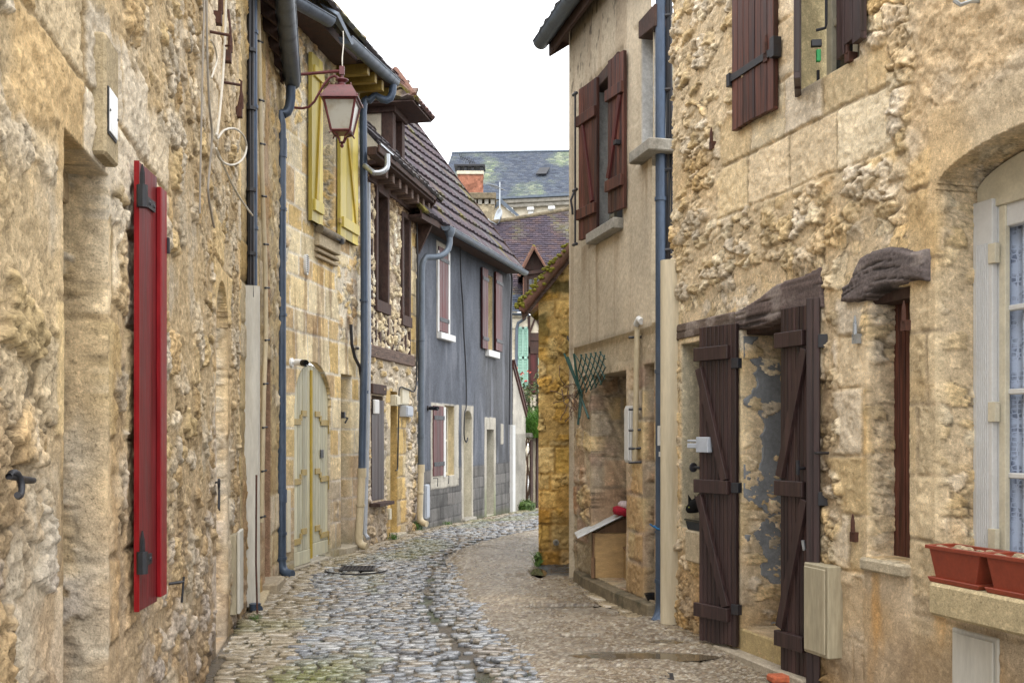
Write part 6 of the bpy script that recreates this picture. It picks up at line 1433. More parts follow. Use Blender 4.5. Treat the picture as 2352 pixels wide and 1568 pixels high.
mb = MB(); us = np.linspace(o_['u0'] + .01, o_['u1'] - .01, 24); WG.poly(mb, [(us[0], 2.66)] + [(u, archG(u) - .012) for u in us] + [(us[-1], 2.66)], -.34, -.24); mb.build('transom_board', M['ivory'], wf, bevel=.004)
def clear_glass():
    m, nt, b = _mat('window_glass'); out = nt.nodes['Material Output']; tr = nt.nodes.new('ShaderNodeBsdfTransparent'); gl = nt.nodes.new('ShaderNodeBsdfGlossy'); gl.inputs['Roughness'].default_value = .03; lw = nt.nodes.new('ShaderNodeLayerWeight'); fr = nt.nodes.new('ShaderNodeMath'); fr.operation = 'POWER'; fr.inputs[1].default_value = 3.5; nt.links.new(lw.outputs['Facing'], fr.inputs[0]); mx = nt.nodes.new('ShaderNodeMixShader')
    nt.links.new(fr.outputs[0], mx.inputs[0]); nt.links.new(tr.outputs[0], mx.inputs[1]); nt.links.new(gl.outputs[0], mx.inputs[2]); nt.links.new(mx.outputs[0], out.inputs['Surface']); return m
M['glass'] = clear_glass()
mb = MB(); mb.quad(WG.p(o_['u0'] + .06, .85, -.295), WG.p(ub, .85, -.295), WG.p(ub, 2.6, -.295), WG.p(o_['u0'] + .06, 2.6, -.295)); mb.build('pane', M['glass'], wf)
cu = np.linspace(o_['u0'] - .3, ub + .4, 160); mb = MB()
vs = [WG.p(u, z, -.345 + .014 * math.sin(u * 60) + .006 * math.sin(u * 23)) for z in (.7, 1.7, 2.8) for u in cu]; mb.add(vs, [(j * 160 + i, j * 160 + i + 1, (j + 1) * 160 + i + 1, (j + 1) * 160 + i) for j in range(2) for i in range(159)]); mb.build('lace_curtain', M['lace'], wf, recalc=False, smooth=60)
ua_ = WG.u(2279, -.22); ub_ = o_['u1'] - .005; ff = frame_at(WG.p(ua_, 0, -.22), WG.d.x, WG.d.y, WG.n.x, WG.n.y); mb = MB(); ww = ub_ - ua_
ff.box(mb, 0, ww, .80, 2.70, -.035, 0)
for k in range(6): ff.box(mb, ww * (.2 + .11 * k), ww * (.2 + .11 * k) + .006, .86, 2.48, .0, .004)
ws = mb.build('shutter', M['white'], hG, bevel=.003); ws['label'] = 'white louvred shutter folded into the arched window reveal'
mb = MB(); ff.box(mb, -.055, -.012, .80, 2.66, -.06, -.03); mb.build('folded_leaf', M['ivory'], ws, bevel=.003)
bits(ws, ff, 'hinge', M['ivory'], [(-.03, .02, z - .05, z + .05, -.02, .010) for z in (2.42, 1.62, .98)])
mb = MB(); WG.box(mb, gN - .15, WG.u(2131, .16), .615, .775, -.30, .16, (.46, .375, .225)); mb.build('window_sill', M['stone'], hG, bevel=.014)
# planters on that sill
def planter():
    u1 = WG.u(2146, .10); L = .345; u0 = u1 - L; t = thing('window_planter', 'terracotta coloured trough planter with dry soil, further along the arched window sill', 'planter', WG.p((u0 + u1) / 2, .776, .05), 'trough planters on the window sill'); n0, n1 = -.03, .135; zb, zt = .795, .945; tp = .025
    c = lambda a, b, z, i=0: [WG.p(a + i, z, n0 + i), WG.p(b - i, z, n0 + i), WG.p(b - i, z, n1 - i), WG.p(a + i, z, n1 - i)]
    mb = MB(); A = c(u0 + tp, u1 - tp, zb, .012); B = c(u0, u1, zt); Ci = c(u0, u1, zt, .008); Di = c(u0 + .01, u1 - .01, zt - .025, .01); mb.add(A + B + Ci + Di, [(0, 1, 2, 3)] + [(i, (i + 1) % 4, 4 + (i + 1) % 4, 4 + i) for i in range(4)] + [(4 + i, 4 + (i + 1) % 4, 8 + (i + 1) % 4, 8 + i) for i in range(4)] + [(8 + i, 8 + (i + 1) % 4, 12 + (i + 1) % 4, 12 + i) for i in range(4)])
    o = mb.build('trough', M['terracotta'], t, bevel=.004)
    mb = MB(); R0 = c(u0 - .012, u1 + .012, zt - .006, -.008); R1 = c(u0 - .012, u1 + .012, zt + .012, -.008); I1 = c(u0, u1, zt + .012, .004); I0 = c(u0, u1, zt - .006, .004)
    mb.add(R0 + R1 + I1 + I0, [(i, (i + 1) % 4, 4 + (i + 1) % 4, 4 + i) for i in range(4)] + [(4 + i, 4 + (i + 1) % 4, 8 + (i + 1) % 4, 8 + i) for i in range(4)] + [(8 + i, 8 + (i + 1) % 4, 12 + (i + 1) % 4, 12 + i) for i in range(4)]); mb.build('rim', M['terracotta'], t, bevel=.003)
    mb = MB(); mb.hexa(c(u0 + .012, u1 - .012, .776, -.002) + c(u0 - .0, u1 + .0, .800, -.006)); mb.build('saucer', M['terracotta'], t, bevel=.003)
    r = random.Random(12); mb = MB(); mb.hexa(c(u0 + .01, u1 - .01, zt - .05, .012) + c(u0 + .01, u1 - .01, zt - .012, .012))
    for k in range(60):
        p = WG.p(r.uniform(u0 + .03, u1 - .03), zt - .012, r.uniform(n0 + .03, n1 - .03)); s = r.choice([r.uniform(.008, .016), r.uniform(.016, .032)]); mb.lathe(p, [(s * .8, -s * .3), (s, .15 * s), (s * .7, s * .7), (s * .2, s * .85)], 6)
    mb.build('soil', M['soil'], t)
    return t
pl1 = planter()
pl2 = pl1.copy(); COL.objects.link(pl2); pl2['label'] = 'terracotta coloured trough planter with dry soil, nearer the camera at the photo edge'
pl2.location = pl1.location - WG.d * .385
for ch in list(pl1.children):
    q = ch.copy(); COL.objects.link(q); q.parent = pl2
    for g in ch.children:
        g2 = g.copy(); COL.objects.link(g2); g2.parent = q
# pot on the small window sill and the cat
pt = thing('plant_pot', 'small dark trough pot on the sill beneath the black cat', 'plant pot', WG.p(WG.u(1600), .79, .03)); mb = MB(); a, b = WG.u(1640, .02), WG.u(1587, .02)
mb.hexa([WG.p(a, .79, -.05), WG.p(b - .02, .79, -.05), WG.p(b - .02, .79, .06), WG.p(a, .79, .06), WG.p(a, .86, -.06), WG.p(b, .86, -.06), WG.p(b, .86, .07), WG.p(a, .86, .07)]); mb.build('trough', M['lens'], pt, bevel=.004); mb = MB(); WG.box(mb, a, b + .008, .858, .872, -.065, .075); mb.build('rim', M['lens'], pt, bevel=.003)
def cat():
    base = V(1.45, 7.62, .80)
    J = [('pelvis', 1.53, 7.40, .99, .075, None), ('belly', 1.50, 7.50, 1.02, .078, 0), ('chest', 1.45, 7.60, 1.02, .080, 1), ('neck', 1.42, 7.67, 1.0, .058, 2), ('head', 1.372, 7.715, .965, .060, 3), ('snout', 1.334, 7.725, .942, .034, 4), ('nose', 1.312, 7.728, .930, .018, 5),
         ('back', 1.455, 7.57, 1.085, .055, 2), ('fl1', 1.475, 7.60, .93, .030, 2), ('fl2', 1.465, 7.605, .86, .020, 8), ('fl3', 1.45, 7.625, .802, .018, 9), ('fr1', 1.43, 7.58, .93, .028, 2), ('fr2', 1.425, 7.585, .86, .019, 11), ('fr3', 1.415, 7.60, .802, .018, 12),
         ('hl1', 1.56, 7.40, .90, .045, 0), ('hl2', 1.56, 7.37, .85, .024, 14), ('hl3', 1.55, 7.41, .80, .020, 15), ('hr1', 1.50, 7.38, .90, .045, 0), ('hr2', 1.50, 7.35, .85, .024, 17), ('hr3', 1.49, 7.39, .80, .020, 18), ('t1', 1.57, 7.33, 1.02, .022, 0), ('t2', 1.60, 7.26, 1.0, .016, 20), ('t3', 1.61, 7.22, .92, .012, 21)]
    me = bpy.data.meshes.new('body'); me.from_pydata([(V(*j[1:4]) - base) for j in J], [(j[5], i) for i, j in enumerate(J) if j[5] is not None], [])
    root = thing('cat', 'black cat leaning its head out on the narrow window sill behind the open door leaf', 'cat', base)
    o = bpy.data.objects.new('body', me); COL.objects.link(o); o.parent = root; me.materials.append(M['cat']); ROOT[o.name] = base
    o.modifiers.new('skin', 'SKIN'); sv = me.skin_vertices[0].data
    for i, j in enumerate(J): sv[i].radius = (j[4], j[4]); sv[i].use_root = i == 0
    o.modifiers.new('sub', 'SUBSURF').levels = 2; o.modifiers['sub'].render_levels = 2
    for s, (x, y) in enumerate(((1.352, 7.742), (1.382, 7.688))):
        mb = MB(); tip = V(x - .022 + .012 * s, y, 1.058); mb.add([V(x - .022, y - .012, .985), V(x + .018, y - .014, 1.0), V(x, y + .018, .99), tip], [(0, 1, 3), (1, 2, 3), (2, 0, 3), (0, 2, 1)]); mb.build('ear', M['cat'], root)
    M['eye'] = mat_paint('cat_eye', (.20, .22, .04), .1, .1, 5, bump=0)
    for (x, y) in ((1.328, 7.686), (1.320, 7.758)):
        mb = MB(); mb.lathe(V(x, y, .963), [(.002, -.006), (.006, -.003), (.006, .003), (.002, .006)], 8); mb.build('eye', M['eye'], root)
cat()

# ================================================================ street ironwork and small ground things
def ground_pt(px, py): d = py - HY; return V((px - CX) * EYE / d, FX * EYE / d, 0)
def grate(label, c, sx, sy, rz, n):
    t = thing('drain_grate', label, 'drain grate', (c[0], c[1], c[2]), 'drain grates in the street'); ca, sa = math.cos(rz), math.sin(rz); X = V(ca, sa, 0); Y = V(-sa, ca, 0); mb = MB(); c = V(*c)
    for (a, b, w, l) in ((-sx / 2, 0, .025, sy), (sx / 2, 0, .025, sy)): mb.box(c + X * (a - w / 2) - Y * l / 2, X * w, Y * l, V(0, 0, .012))
    for b in (-sy / 2, sy / 2): mb.box(c + Y * (b - .0125) - X * (sx / 2 - .0125), X * (sx - .025), Y * .025, V(0, 0, .012))
    mb.build('frame', M['iron'], t, bevel=.002)
    mb = MB()
    for k in range(1, n): a = -sx / 2 + sx * k / n; mb.box(c + X * (a - .008) - Y * (sy / 2 - .012), X * .016, Y * (sy - .024), V(0, 0, .009))
    mb.build('bars', M['iron'], t); mb = MB(); mb.box(c - X * sx / 2 - Y * sy / 2 - V(0, 0, .006), X * sx, Y * sy, V(0, 0, .006)); mb.build('pit', M['dark'], t)
g = ground_pt(821, 1308); grate('square iron drain grate in the cobbles before the arched cream door', (g.x, g.y, .012), .36, .34, .05, 9)
g = ground_pt(1480, 1545); grate('dark iron drain grate in the gravel at the bottom of the photo', (g.x, g.y, -.022), .34, .15, -.12, 8)
def ring(label, c, r, a0, a1):
    mb = MB(); mb.tube([V(c[0] + r * math.cos(a), c[1] + r * math.sin(a), c[2]) for a in np.linspace(a0, a1, 30)], .008, 6); tag(mb.build('manhole_rim', M['iron'], None, loc=(c[0], c[1], c[2]), smooth=60), label, 'manhole rim')
ring('thin curved iron manhole rim round the drain grate in the cobbles', (-1.72, 11.32, .016), .34, math.pi, 2 * math.pi)
r = random.Random(6)
for i, (cx, cy, rx, ry) in enumerate(PUD):
    n = 40; P = V(cx, cy, float(ground_z(np.array([cx]), np.array([cy]))[0]) - .0035); mb = MB(); a = [2 * math.pi * k / n for k in range(n)]; mb.add([P + V(rx * 1.45 * math.cos(t), ry * 1.45 * math.sin(t), 0) for t in a], [tuple(range(n))]); tag(mb.build('puddle', M['water'], None, loc=P, recalc=False), kind='structure')
mb = MB(); g = V(1.70, 6.36, -.03); mb.box(g + V(-.09, -.05, 0), V(.20, .03, 0), V(-.02, .10, 0), V(0, 0, .045)); tag(mb.build('brick', M['brick'], None, loc=g, bevel=.01), 'broken orange brick on the ground below the folded dark doors', 'brick')
# flat edging stones along the right hand wall
def edging():
    r = random.Random(15); mb = MB(); y = 6.3
    while y < 10.6:
        L = r.uniform(.22, .5); w = r.uniform(.16, .30); x = float(rw_x(y + L / 2)) - w * .5 - .03; s = (rw_x(y + L) - rw_x(y)) / L
        z = float(ground_z(np.array([x]), np.array([y]))[0]); f = r.uniform(.7, 1.15); mb.hexa([V(x + q * w * .5 + s * (p * L - L / 2) + r.uniform(-.02, .02), y + p * L * .95 + r.uniform(-.02, .02), z - .05 + h * (.062 + r.uniform(-.004, .006))) for h in (0, 1) for q, p in ((-1, 0), (1, 0), (1, 1), (-1, 1))], (.36 * f, .29 * f, .19 * f)); y += L
    o = mb.build('edging_stones', M['cobble'], None, bevel=.012, smooth=60); tag(o, kind='structure')
edging()
def leaves(mb, c, rad, n, size, cols, r, squash=1.0, up=.3):
    for _ in range(n):
        d = V(r.gauss(0, 1), r.gauss(0, 1), r.gauss(0, 1)).normalized() * (r.random() ** .45); p = V(*c) + V(d.x * rad[0], d.y * rad[1], d.z * rad[2]); nrm = (d + V(r.uniform(-.8, .8), r.uniform(-.8, .8), r.uniform(-.3, .9) + up)).normalized(); a = nrm.orthogonal().normalized(); a.rotate(Matrix.Rotation(r.random() * 6.28, 3, nrm)); b = nrm.cross(a); s = size * r.uniform(.6, 1.3); col = cols[int(r.random() * len(cols))]; f = r.uniform(.6, 1.3); col = tuple(q * f for q in col)
        mb.add([p - a * s, p - b * s * .5, p + a * s, p + b * s * .5], [(0, 1, 2, 3)], col)
def blades(mb, c, rad, n, h, cols, r, lean=.5):
    for _ in range(n):
        a = r.random() * 6.28; q = r.random() ** .5; p = V(c[0] + rad * q * math.cos(a), c[1] + rad * q * math.sin(a), c[2]); t = V(r.uniform(-lean, lean), r.uniform(-lean, lean), 1) * h * r.uniform(.5, 1.15); w = V(math.cos(a + 1.5), math.sin(a + 1.5), 0) * h * .02; col = cols[int(r.random() * len(cols))]
        m = p + t * .55; e = p + t + V(t.x * .6, t.y * .6, -.15 * h); mb.add([p - w, p + w, m + w * .8, m - w * .8, e], [(0, 1, 2, 3), (3, 2, 4)], col)
GR = [(.06, .12, .025), (.09, .16, .03), (.05, .10, .03), (.11, .17, .05)]
def weed(label, c, rad, h, n, kind='blades'):
    r = random.Random(int(abs(c[0] * 100))); mb = MB()
    if kind == 'blades': blades(mb, c, rad, n, h, GR, r)
    leaves(mb, (c[0], c[1], c[2] + h * .4), (rad, rad, h * .4), n, h * .16, GR, r); tag(mb.build('weed', M['leaf'], None, loc=c, recalc=False), label, 'weed', 'weeds at the foot of the walls')
weed('green fern-like weed at the foot of the lean-to wall', (.30, 22.9, -.2), .22, .34, 160)
weed('small weed beside the foot of the pale pipe cover on the left', (-2.08, 8.30, .0), .07, .07, 40)
weed('small weed under the vent of the half timbered house', (-1.72, 14.75, .0), .10, .14, 50); weed('weed between the half timbered house and the grey house downpipe', (-1.52, 16.25, .0), .12, .20, 60)
weed('tiny weeds below the grey house window', (-1.10, 17.5, -.03), .10, .10, 40); weed('green tuft at the corner of the ochre house', (.30, 11.74, 0), .06, .24, 40)

# ================================================================ beyond the bend
gwl = W(.39, 23.65, .46, 1, 1)
gw = thing('garden_wall', 'stained low garden wall beyond the lean-to', 'wall', (.9, 24.5, -.2))
wall_sheet('masonry', gwl, np.arange(0, 4, .03), np.arange(-.5, 1.5, .03), lambda u, z: (.03 * fbm(u * 8, z * 8, 901, 4), np.array([.30, .26, .19]) * (.35 + 1.2 * fbm(u * 5, z * .8, 902, 4))[..., None]), [], M['stone_far'], gw)
mb = MB(); gwl.box(mb, -.05, 4, 1.46, 1.56, -.4, .06); mb.build('coping', M['concrete'], gw, bevel=.01); mb = MB(); gwl.box(mb, .0, .12, -.4, 1.4, .02, .05); gwl.box(mb, .35, .45, -.4, 1.5, .02, .05); mb.build('board', M['beam'], gw)
r = random.Random(8); mb = MB(); blades(mb, gwl.p(1.0, 1.5, -.1), .85, 1500, .75, [(.07, .17, .02), (.10, .22, .03), (.05, .13, .02)], r, .7); blades(mb, gwl.p(.4, 1.45, .1), .4, 500, .55, [(.07, .17, .02), (.10, .22, .03)], r, .8); tag(mb.build('ornamental_grass', M['leaf'], None, loc=gwl.p(1.0, 1.4, -.1), recalc=False), 'bright green grass clump spilling over the garden wall', 'plant')
bs = thing('flowering_bush', 'tall loose bush with small red flowers in front of the mint shutters', 'bush', (.7, 26.6, -.2)); mb = MB()
FC = [(.045, .075, .02), (.07, .11, .025), (.03, .05, .018), (.10, .13, .03), (.09, .07, .03)]
for k in range(26): leaves(mb, (.35 + r.uniform(-.6, .9), 26.6 + r.uniform(-.5, .5), 2.35 + r.uniform(-.9, .75)), (.26, .26, .22), 130, .045, FC, r)
mb.build('foliage', M['leaf'], bs, recalc=False); mb = MB()
for k in range(14): leaves(mb, (.2 + r.uniform(-.4, 1.0), 26.3 + r.uniform(-.4, .2), 2.7 + r.uniform(-.3, .55)), (.05, .05, .05), 7, .04, [(.45, .03, .03), (.5, .08, .05)], r)
mb.build('flowers', M['leaf'], bs, recalc=False); mb = MB()
for k in range(12):
    p = V(.4 + r.uniform(-.25, .25), 26.6, -.2); mb.tube([p, p + V(r.uniform(-.2, .2), 0, 1.2), p + V(r.uniform(-.6, .8), r.uniform(-.3, .3), 2.6)], [.03, .022, .008], 5)
mb.build('stems', M['twig'], bs)

# house with mint shutters and half timbering
WH = W(-1.5, 30, 1, 0, 1); WH.n = V(0, -1, 0)
hH = HOUSE('half_timbered_house', 'distant house with mint louvred shutters, half timbering and plain tiled roof', 'house', (1, 30, -.2))
uHx = lambda px: WH.u(px)
wall_sheet('wall', WH, np.arange(-.2, uHx(1214), .04), np.arange(-.5, 5.12, .04), lambda u, z: ashlar(u, z, 911, .3, .36, .4, .6, .01, .012, [(.60, .54, .42), (.56, .50, .38), (.64, .58, .46)], (.45, .40, .30)), [], M['stone_far'], hH)
def hs(name, x0, x1, y0, y1, n0, n1, mat, parent=hH):
    mb = MB(); WH.box(mb, WH.u(x0), WH.u(x1), WH.z(0, y1), WH.z(0, y0), n0, n1); return mb.build(name, M[mat], parent, bevel=.004)
for x0, x1 in ((1189, 1201), (1201.8, 1213)):
    mb = MB(); a, b = WH.u(x0), WH.u(x1); z0, z1 = WH.z(0, 892), WH.z(0, 751)
    for (p, q, s, t) in ((a, a + .025, z0, z1), (b - .025, b, z0, z1), (a, b, z0, z0 + .06), (a, b, z1 - .06, z1), (a, b, (z0 + z1) / 2 - .04, (z0 + z1) / 2 + .04)): WH.box(mb, p, q, s, t, .02, .06)
    sh = mb.build('shutter', M['mint'], hH); mb = MB(); k = z0 + .07
    while k < z1 - .08: mb.quad(WH.p(a + .02, k, .05), WH.p(b - .02, k, .05), WH.p(b - .02, k + .035, .025), WH.p(a + .02, k + .035, .025)); k += .045
    WH.box(mb, a + .01, b - .01, z0 + .02, z1 - .02, .005, .012); mb.build('louvres', M['mint'], sh)
hs('timber_wall', 1214, 1420, 724, 1100, -.30, -.06, 'plaster'); hs('beam', 1214, 1300, 764, 782, -.05, .0, 'beam'); hs('beam', 1214, 1300, 796, 812, -.05, .02, 'beam'); hs('beam', 1212, 1218, 724, 1000, -.05, .02, 'beam'); hs('door', 1218, 1232, 812, 905, -.05, -.02, 'brown_red'); hs('door_frame', 1232, 1300, 812, 1000, -.05, -.0, 'beam'); hs('curtain', 1236, 1240, 822, 900, .0, .02, 'mint'); hs('jetty', 1214, 1300, 782, 796, -.04, -.02, 'beam')
mb = MB(); mb.prism([WH.P(1214, 764, .0), WH.P(1219, 764, .0), WH.P(1232, 728, .0), WH.P(1229, 724, .0)], V(0, .05, 0)); mb.prism([WH.P(1249, 764, .0), WH.P(1244, 764, .0), WH.P(1229, 728, .0), WH.P(1232, 724, .0)], V(0, .05, 0)); mb.build('brace', M['beam'], hH)
SL = [(.068, .082, .112), (.076, .090, .118), (.062, .074, .102), (.085, .097, .12)]
PT = [(.062, .048, .062), (.070, .052, .064), (.056, .045, .060), (.075, .055, .064), (.064, .052, .068), (.085, .058, .06)]
def plain_tiles(parent, name, e0, e1, back, pitch, length, ex, tw, pal, seed, moss=.0, edge=None, th=.014, clip=None, mcol=((.20, .19, .06), (.24, .23, .16))):
    e0 = Vector(e0); e1 = Vector(e1); d = e1 - e0; L = d.length; d.normalize(); back = Vector(back).normalized(); up = back * math.cos(pitch) + V(0, 0, math.sin(pitch)); nr = d.cross(up); nr = nr if nr.z > 0 else -nr; r = random.Random(seed); mb = MB(); rows = int(length / ex)
    hz = lambda u: length if clip is None else max([s for s in np.arange(0, length, .05) if clip(u, s)] + [0])
    mb.add([e0 - nr * .01, e1 - nr * .01, e1 + up * hz(L) - nr * .01, e0 + up * hz(0) - nr * .01], [(0, 1, 2, 3)], tuple(.5 * q for q in pal[0]))
    for k in range(rows):
        x = -(k % 2) * tw * .5
        while x < L:
            a, b = max(x + .004, 0), min(x + tw - .004, L)
            if b - a > .01 and (clip is None or clip((a + b) / 2, k * ex)):
                s0 = k * ex + r.uniform(-.012, .012) * ex * 4; s1 = k * ex + ex * 1.15; t = th * r.uniform(.8, 1.4); c = pal[int(r.random() * len(pal))]; f = r.uniform(.85, 1.15); c = tuple(q * f for q in c)
                if moss:
                    m = float(fbm(np.array([a * .55 + k * ex * .16]), np.array([k * ex * .35 - a * .12]), seed + 2, 4)[0]); m = max(0, min(1, (m - .60 + moss * .45) * 6)) * r.uniform(.3, 1); g = mcol[int(r.random() * 2)]; c = tuple(mix(c[i], g[i], m) for i in range(3))
                p = lambda u, s, h: e0 + d * u + up * s + nr * h
                mb.add([p(a, s0, 0), p(b, s0, 0), p(b, s0, t * 1.6), p(a, s0, t * 1.6), p(b, s1, t * .3), p(a, s1, t * .3)], [(0, 1, 2, 3), (3, 2, 4, 5)], c)
            x += tw
    return mb.build(name, M['tile'], parent, recalc=False)
eH = WH.z(0, 716); e0, e1 = WH.p(-2.5, eH, .15), WH.p(6.0, eH, .15)
plain_tiles(hH, 'roof', e0, e1, (0, 1, 0), math.radians(46), 6.4, .105, .19, PT, 61, .05, clip=lambda u, s: s < 3.41 + u * .305)
mb = MB(); q0, q1 = e0 + V(0, 3.41 * .695, 3.41 * .719 + .02), e1 + V(0, (3.41 + 8.5 * .305) * .695, (3.41 + 8.5 * .305) * .719 + .02); mb.tube([q0, q0.lerp(q1, .33) + V(0, 0, .02), q0.lerp(q1, .66), q1], .075, 8); mb.build('ridge_tiles', M['plinth'], hH, smooth=50)
mb = MB(); mb.prism([e0 + V(0, .05, -.03), e0 + V(0, 2.2, 2.2), e0 + V(0, 6, 0)], V(.05, 0, 0)); mb.build('gable_wall', M['plaster'], hH)
plain_tiles(hH, 'slate_skirt', WH.P(1172, 716, .25), WH.P(1212, 716, .25), (0, 1, 0), math.radians(50), .75, .10, .17, SL, 62)
half_gutter(hH, WH.P(1165, 718, .32), WH.P(1216, 722, .32), .06, M['zinc'], seams=3)
pipe(hH, 'downpipe', [WH.P(1206, 724, .3), WH.P(1205, 732, .2), WH.P(1190, 742, .08), WH.P(1187, 755, .07), WH.P(1186, 840, .07)], .045, M['zinc'])
# its dormer
dz = 29.75; D = lambda x, y, Y=dz: at(x, y, Y)
mb = MB(); mb.prism([D(1206, 620), D(1246, 620), D(1246, 700), D(1206, 700)], V(0, 1.5, 0)); dmr = mb.build('dormer', M['beam'], hH)
mb = MB(); mb.prism([D(1200, 628), D(1252, 622), D(1226, 572)], V(0, .05, 0)); mb.build('gable_boards', M['beam'], dmr)
mb = MB(); mb.prism([D(1214, 640, 29.72), D(1240, 636, 29.72), D(1240, 690, 29.72), D(1214, 692, 29.72)], V(0, .02, 0)); mb.build('pane', M['pane'], dmr); mb = MB()
for x in (1214, 1222.5, 1231.5, 1240): mb.tube([D(x, 638, 29.70), D(x, 692, 29.70)], .012, 4)
for y in (640, 655, 672, 690): mb.tube([D(1214, y, 29.70), D(1240, y - 2, 29.70)], .012, 4)
mb.build('window_frame', M['beam'], dmr); mb = MB(); mb.box(D(1198, 632, 29.65), D(1254, 625, 29.65) - D(1198, 632, 29.65), V(0, .1, 0), V(0, 0, .1)); mb.box(D(1203, 700, 29.68), V(.10, 0, 0), V(0, .1, 0), V(0, 0, 1.0)); mb.build('frame', M['beam'], dmr)
mb = MB(); mb.box(D(1201, 712, 29.66), V(.035, 0, 0), V(0, .05, 0), V(0, 0, .95)); mb.build('edge_tile', M['ridge'], dmr)
ap = D(1226, 566, 29.45); l0 = D(1191, 634, 29.45); rr = D(1262, 628, 29.45)
def slope(parent, name, base, apx, pal, seed, moss):
    bk = base + V(0, 3.2, 0); hv = apx - base; hd = V(hv.x, hv.y, 0); plain_tiles(parent, name, base, bk, hd, math.atan2(hv.z, hd.length), hv.length, .095, .17, pal, seed, moss)
slope(dmr, 'roof', rr, ap, [(.16, .15, .15), (.20, .18, .17), (.14, .13, .13), (.22, .20, .15)], 63, .42); slope(dmr, 'roof', l0, ap, PT, 64, .1)
mb = MB(); mb.tube([l0, ap], .055, 6); mb.tube([ap, rr], .04, 6); mb.build('verge_tiles', M['ridge'], dmr)
mb = MB(); mb.tube([ap, ap + V(0, 3.2, 0)], .055, 6); mb.build('ridge_tiles', M['moss'], dmr)

# chimneys and gable behind
hK = HOUSE('stone_house', 'roofs behind the mint shuttered house, with a red brick chimney and a stone chimney', 'house', (-1, 40, -.2))
K = lambda x, y, Y=38.: at(x, y, Y)
mb = MB(); mb.prism([K(1060, 1000), K(1188, 1000), K(1188, 500), K(1150, 468), K(1060, 545)], V(0, 6, 0)); mb.build('wall', M['plaster'], hK)
mb = MB(); mb.hexa([K(1148, 465, 37.9), K(1194, 503, 37.9), K(1194, 503, 44), K(1148, 465, 44), K(1150, 455, 37.9), K(1199, 500, 37.9), K(1199, 500, 44), K(1150, 455, 44)]); mb.build('roof', M['zinc'], hK); mb = MB(); mb.hexa([K(1020, 580, 37.9), K(1150, 468, 37.9), K(1150, 468, 44), K(1020, 580, 44), K(1020, 572, 37.9), K(1150, 456, 37.9), K(1150, 456, 44), K(1020, 572, 44)]); mb.build('roof', M['zinc'], hK)
def brickchim(name, x0, x1, y0, y1, Y, dep, style, label):
    mb_root = None; a = at(x0, y1, Y); b = at(x1, y0, Y); ch = None
    for k, (o, dx, dy) in enumerate(((a, 1, 0), (V(b.x, a.y, 0), 0, 1))):
        w = W(o.x, o.y, dx, dy, 1); w.n = V(0, -1, 0) if k == 0 else V(1, 0, 0); L = (b.x - a.x) if k == 0 else dep
        q = wall_sheet(name, w, np.arange(0, L + .02, .02), np.arange(a.z, b.z, .012), style, [], M['stone_far'], hK)
        if label: q['label'] = label
brk = lambda u, z: ashlar(u, z, 921, .062, .066, .21, .22, .004, .003, [(.44, .09, .035), (.36, .065, .03), (.50, .12, .05), (.40, .11, .06), (.32, .07, .04)], (.32, .14, .09), jdepth=.003)
brickchim('chimney', 1051, 1109, 399, 520, 39.1, .7, brk, 'red brick chimney stack')
mb = MB(); c0 = at(1051, 405, 39.1); c1 = at(1108, 396, 39.1); mb.box(at(1049, 400, 39.05), V((1111 - 1049) / FX * 39, 0, 0), V(0, .75, 0), V(0, 0, .13)); mb.build('chimney_collar', M['plaster'], hK, bevel=.01); mb = MB()
for x in (1051, 1066, 1083, 1103): mb.box(at(x, 393, 39.1), V(.10, 0, 0), V(0, .6, 0), V(0, 0, .21))
mb.box(at(1043, 381, 39.0), V((1114 - 1043) / FX * 39, 0, 0), V(0, .85, 0), V(0, 0, .07)); mb.build('chimney_cap', M['iron'], hK)
stn = lambda u, z: ashlar(u, z, 931, .27, .33, .36, .5, .008, .012, [(.50, .40, .20), (.55, .45, .25), (.46, .35, .17)], (.38, .32, .22))
brickchim('chimney', 1085, 1135, 467, 560, 37.0, 1.2, stn, 'pale stone chimney stack'); mb = MB(); mb.box(at(1078, 456, 36.85), V((1139 - 1078) / FX * 37, 0, 0), V(0, 1.4, 0), V(0, 0, .22))
mb.build('chimney_cap', M['plinth'], hK, bevel=.02); mb = MB()
for x in (1085, 1098, 1113, 1127): mb.box(at(x, 469, 36.95), V(.14, 0, 0), V(0, .9, 0), V(0, 0, .24)); mb.build('chimney_pier', M['concrete'], hK); mb.clear()
# aerials and dish
def aerial(label, base, top, arms, mat, Lr):
    t = thing('tv_aerial', label, 'aerial', base); mb = MB(); mb.tube([base, top], .022, 6); mb.build('mast', mat, t); mb = MB()
    for (p, q) in arms: mb.tube([p, q], .010, 4)
    mb.build('antenna', mat, t)
B0, T0 = at(1148, 520, 33.2), at(1148, 418, 33.2); arms = [(at(1126, 428, 33.2), at(1152, 434, 33.2))]
for k in range(9): p = at(1128 + k * 2.8, 428.5 + k * .65, 33.2); arms.append((p + V(-.16, -.2, .06), p + V(.16, .2, -.02)))
aerial('silver roof aerial on a tall mast beside the satellite dish', B0, T0, arms, M['steel_pipe'], 1)
T1 = at(1079, 372, 39.3); arms = [(at(1056, 359, 39.3), at(1092, 375, 39.3))]
for k in range(8): p = at(1057 + k * 4.6, 359.5 + k * 2.05, 39.3); arms.append((p + V(-.05, 0, .14), p + V(.05, 0, -.14)))
arms += [(at(1070, 372, 39.3), at(1070, 382, 39.3)), (at(1086, 378, 39.3), at(1086, 384, 39.3))]
aerial('dark roof aerial above the red brick chimney', at(1079, 382, 39.3), T1, arms, M['iron'], 1)
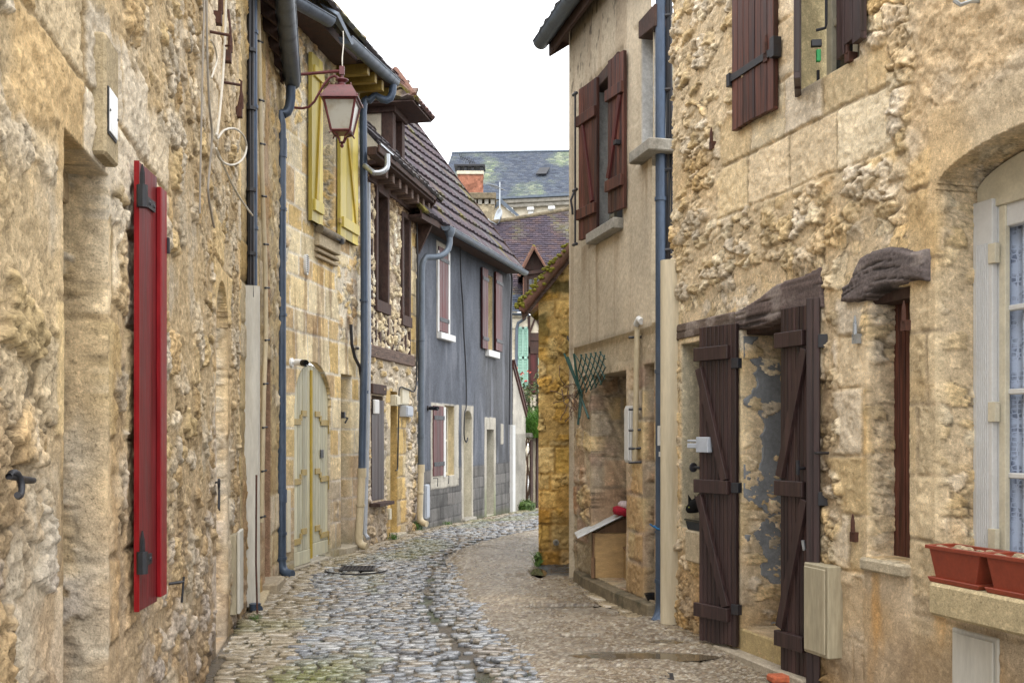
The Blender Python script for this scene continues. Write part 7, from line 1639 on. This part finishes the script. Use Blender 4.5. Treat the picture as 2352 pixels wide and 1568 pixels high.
t = thing('satellite_dish', 'pale satellite dish fixed to the aerial mast on the tiled roof', 'satellite dish', at(1147, 502, 33.1)); c = at(1143, 497, 32.9); ax = V(-.90, -.40, .20).normalized(); mb = MB()
prof = [(.01, 0), (.14, .02), (.24, .06), (.28, .10), (.285, .10), (.24, .05), (.14, .008), (.01, -.015)]; mb.lathe(c - ax * .1, prof, 20, axis=ax); mb.build('dish', M['grey_box'] if False else M['steel_pipe'], t, smooth=50)
mb = MB(); mb.tube([c - V(0, 0, .28), c + ax * .42 - V(0, 0, .2)], .018, 5); mb.lathe(c + ax * .42 - V(0, 0, .22), [(.05, 0), (.05, .1)], 8, axis=(-ax)); mb.tube([c - ax * .1, at(1148, 502, 33.2)], .03, 6); mb.build('feed_arm', M['steel_pipe'], t)

# the big slate roof
hJ = HOUSE('church', 'large building with a long mossy slate roof and bracketed stone cornice on the skyline', 'church', (0, 60, 0))
jl, jr = at(985, 462, 60), at(1500, 462, 60); L0 = V(-6, 61.5, jl.z - .0); R0 = V(14, 58.6, jl.z + .05)
up = V(0, 1, 0); plain_tiles(hJ, 'roof', at(1000, 462, 61.2), at(1480, 459, 58.6), (.14, .99, 0), math.radians(40), 6.6, .19, .26, SL, 71, .46, th=.012, mcol=((.17, .21, .13), (.26, .29, .19)))
q0 = at(1000, 462, 61.2) + V(.14 * .766, .99 * .766, .643) * 6.6; q1 = at(1480, 459, 58.6) + V(.14 * .766, .99 * .766, .643) * 6.6; mb = MB(); mb.tube([q0, q1], .10, 6); mb.build('ridge', M['zinc'], hJ)
WJ = W(at(1000, 0, 61).x, 61.35, at(1480, 0, 58.7).x - at(1000, 0, 61).x, 58.75 - 61.35, 1); WJ.n = V(-.14, -.99, 0).normalized(); zj = at(0, 462, 61).z
mb = MB(); WJ.box(mb, 0, 13, zj - 6, zj - .55, -.4, .0); mb.build('wall', M['plaster'], hJ); mb = MB(); WJ.box(mb, 0, 13, zj - .35, zj - .12, -.2, .42); WJ.box(mb, 0, 13, zj - .58, zj - .36, -.2, .30); mb.build('cornice', M['concrete'], hJ, bevel=.03); mb = MB(); WJ.box(mb, 0, 13, zj - .11, zj + .02, -.2, .55); mb.build('gutter', M['zinc'], hJ)
mb = MB()
for k in range(10): u = .6 + k * 1.25; WJ.box(mb, u, u + .42, zj - .80, zj - .59, -.1, .32); WJ.box(mb, u + .05, u + .37, zj - 1.02, zj - .80, -.1, .2); mb.build('bracket', M['white'], hJ, bevel=.03); mb.clear()
s = at(1243, 405, 62.2); mb = MB(); d = V(.0, .766, .643); mb.box(s + V(-.32, 0, .08), V(.62, -.07, 0), d * .85 + V(.25, 0, 0), V(0, -.05, .06)); sk = mb.build('skylight', M['iron'], hJ); mb = MB(); mb.box(s + V(-.27, 0, .16), V(.52, -.06, 0), d * .75 + V(.22, 0, 0), V(0, -.01, .012)); mb.build('pane', M['steel_pipe'], sk)
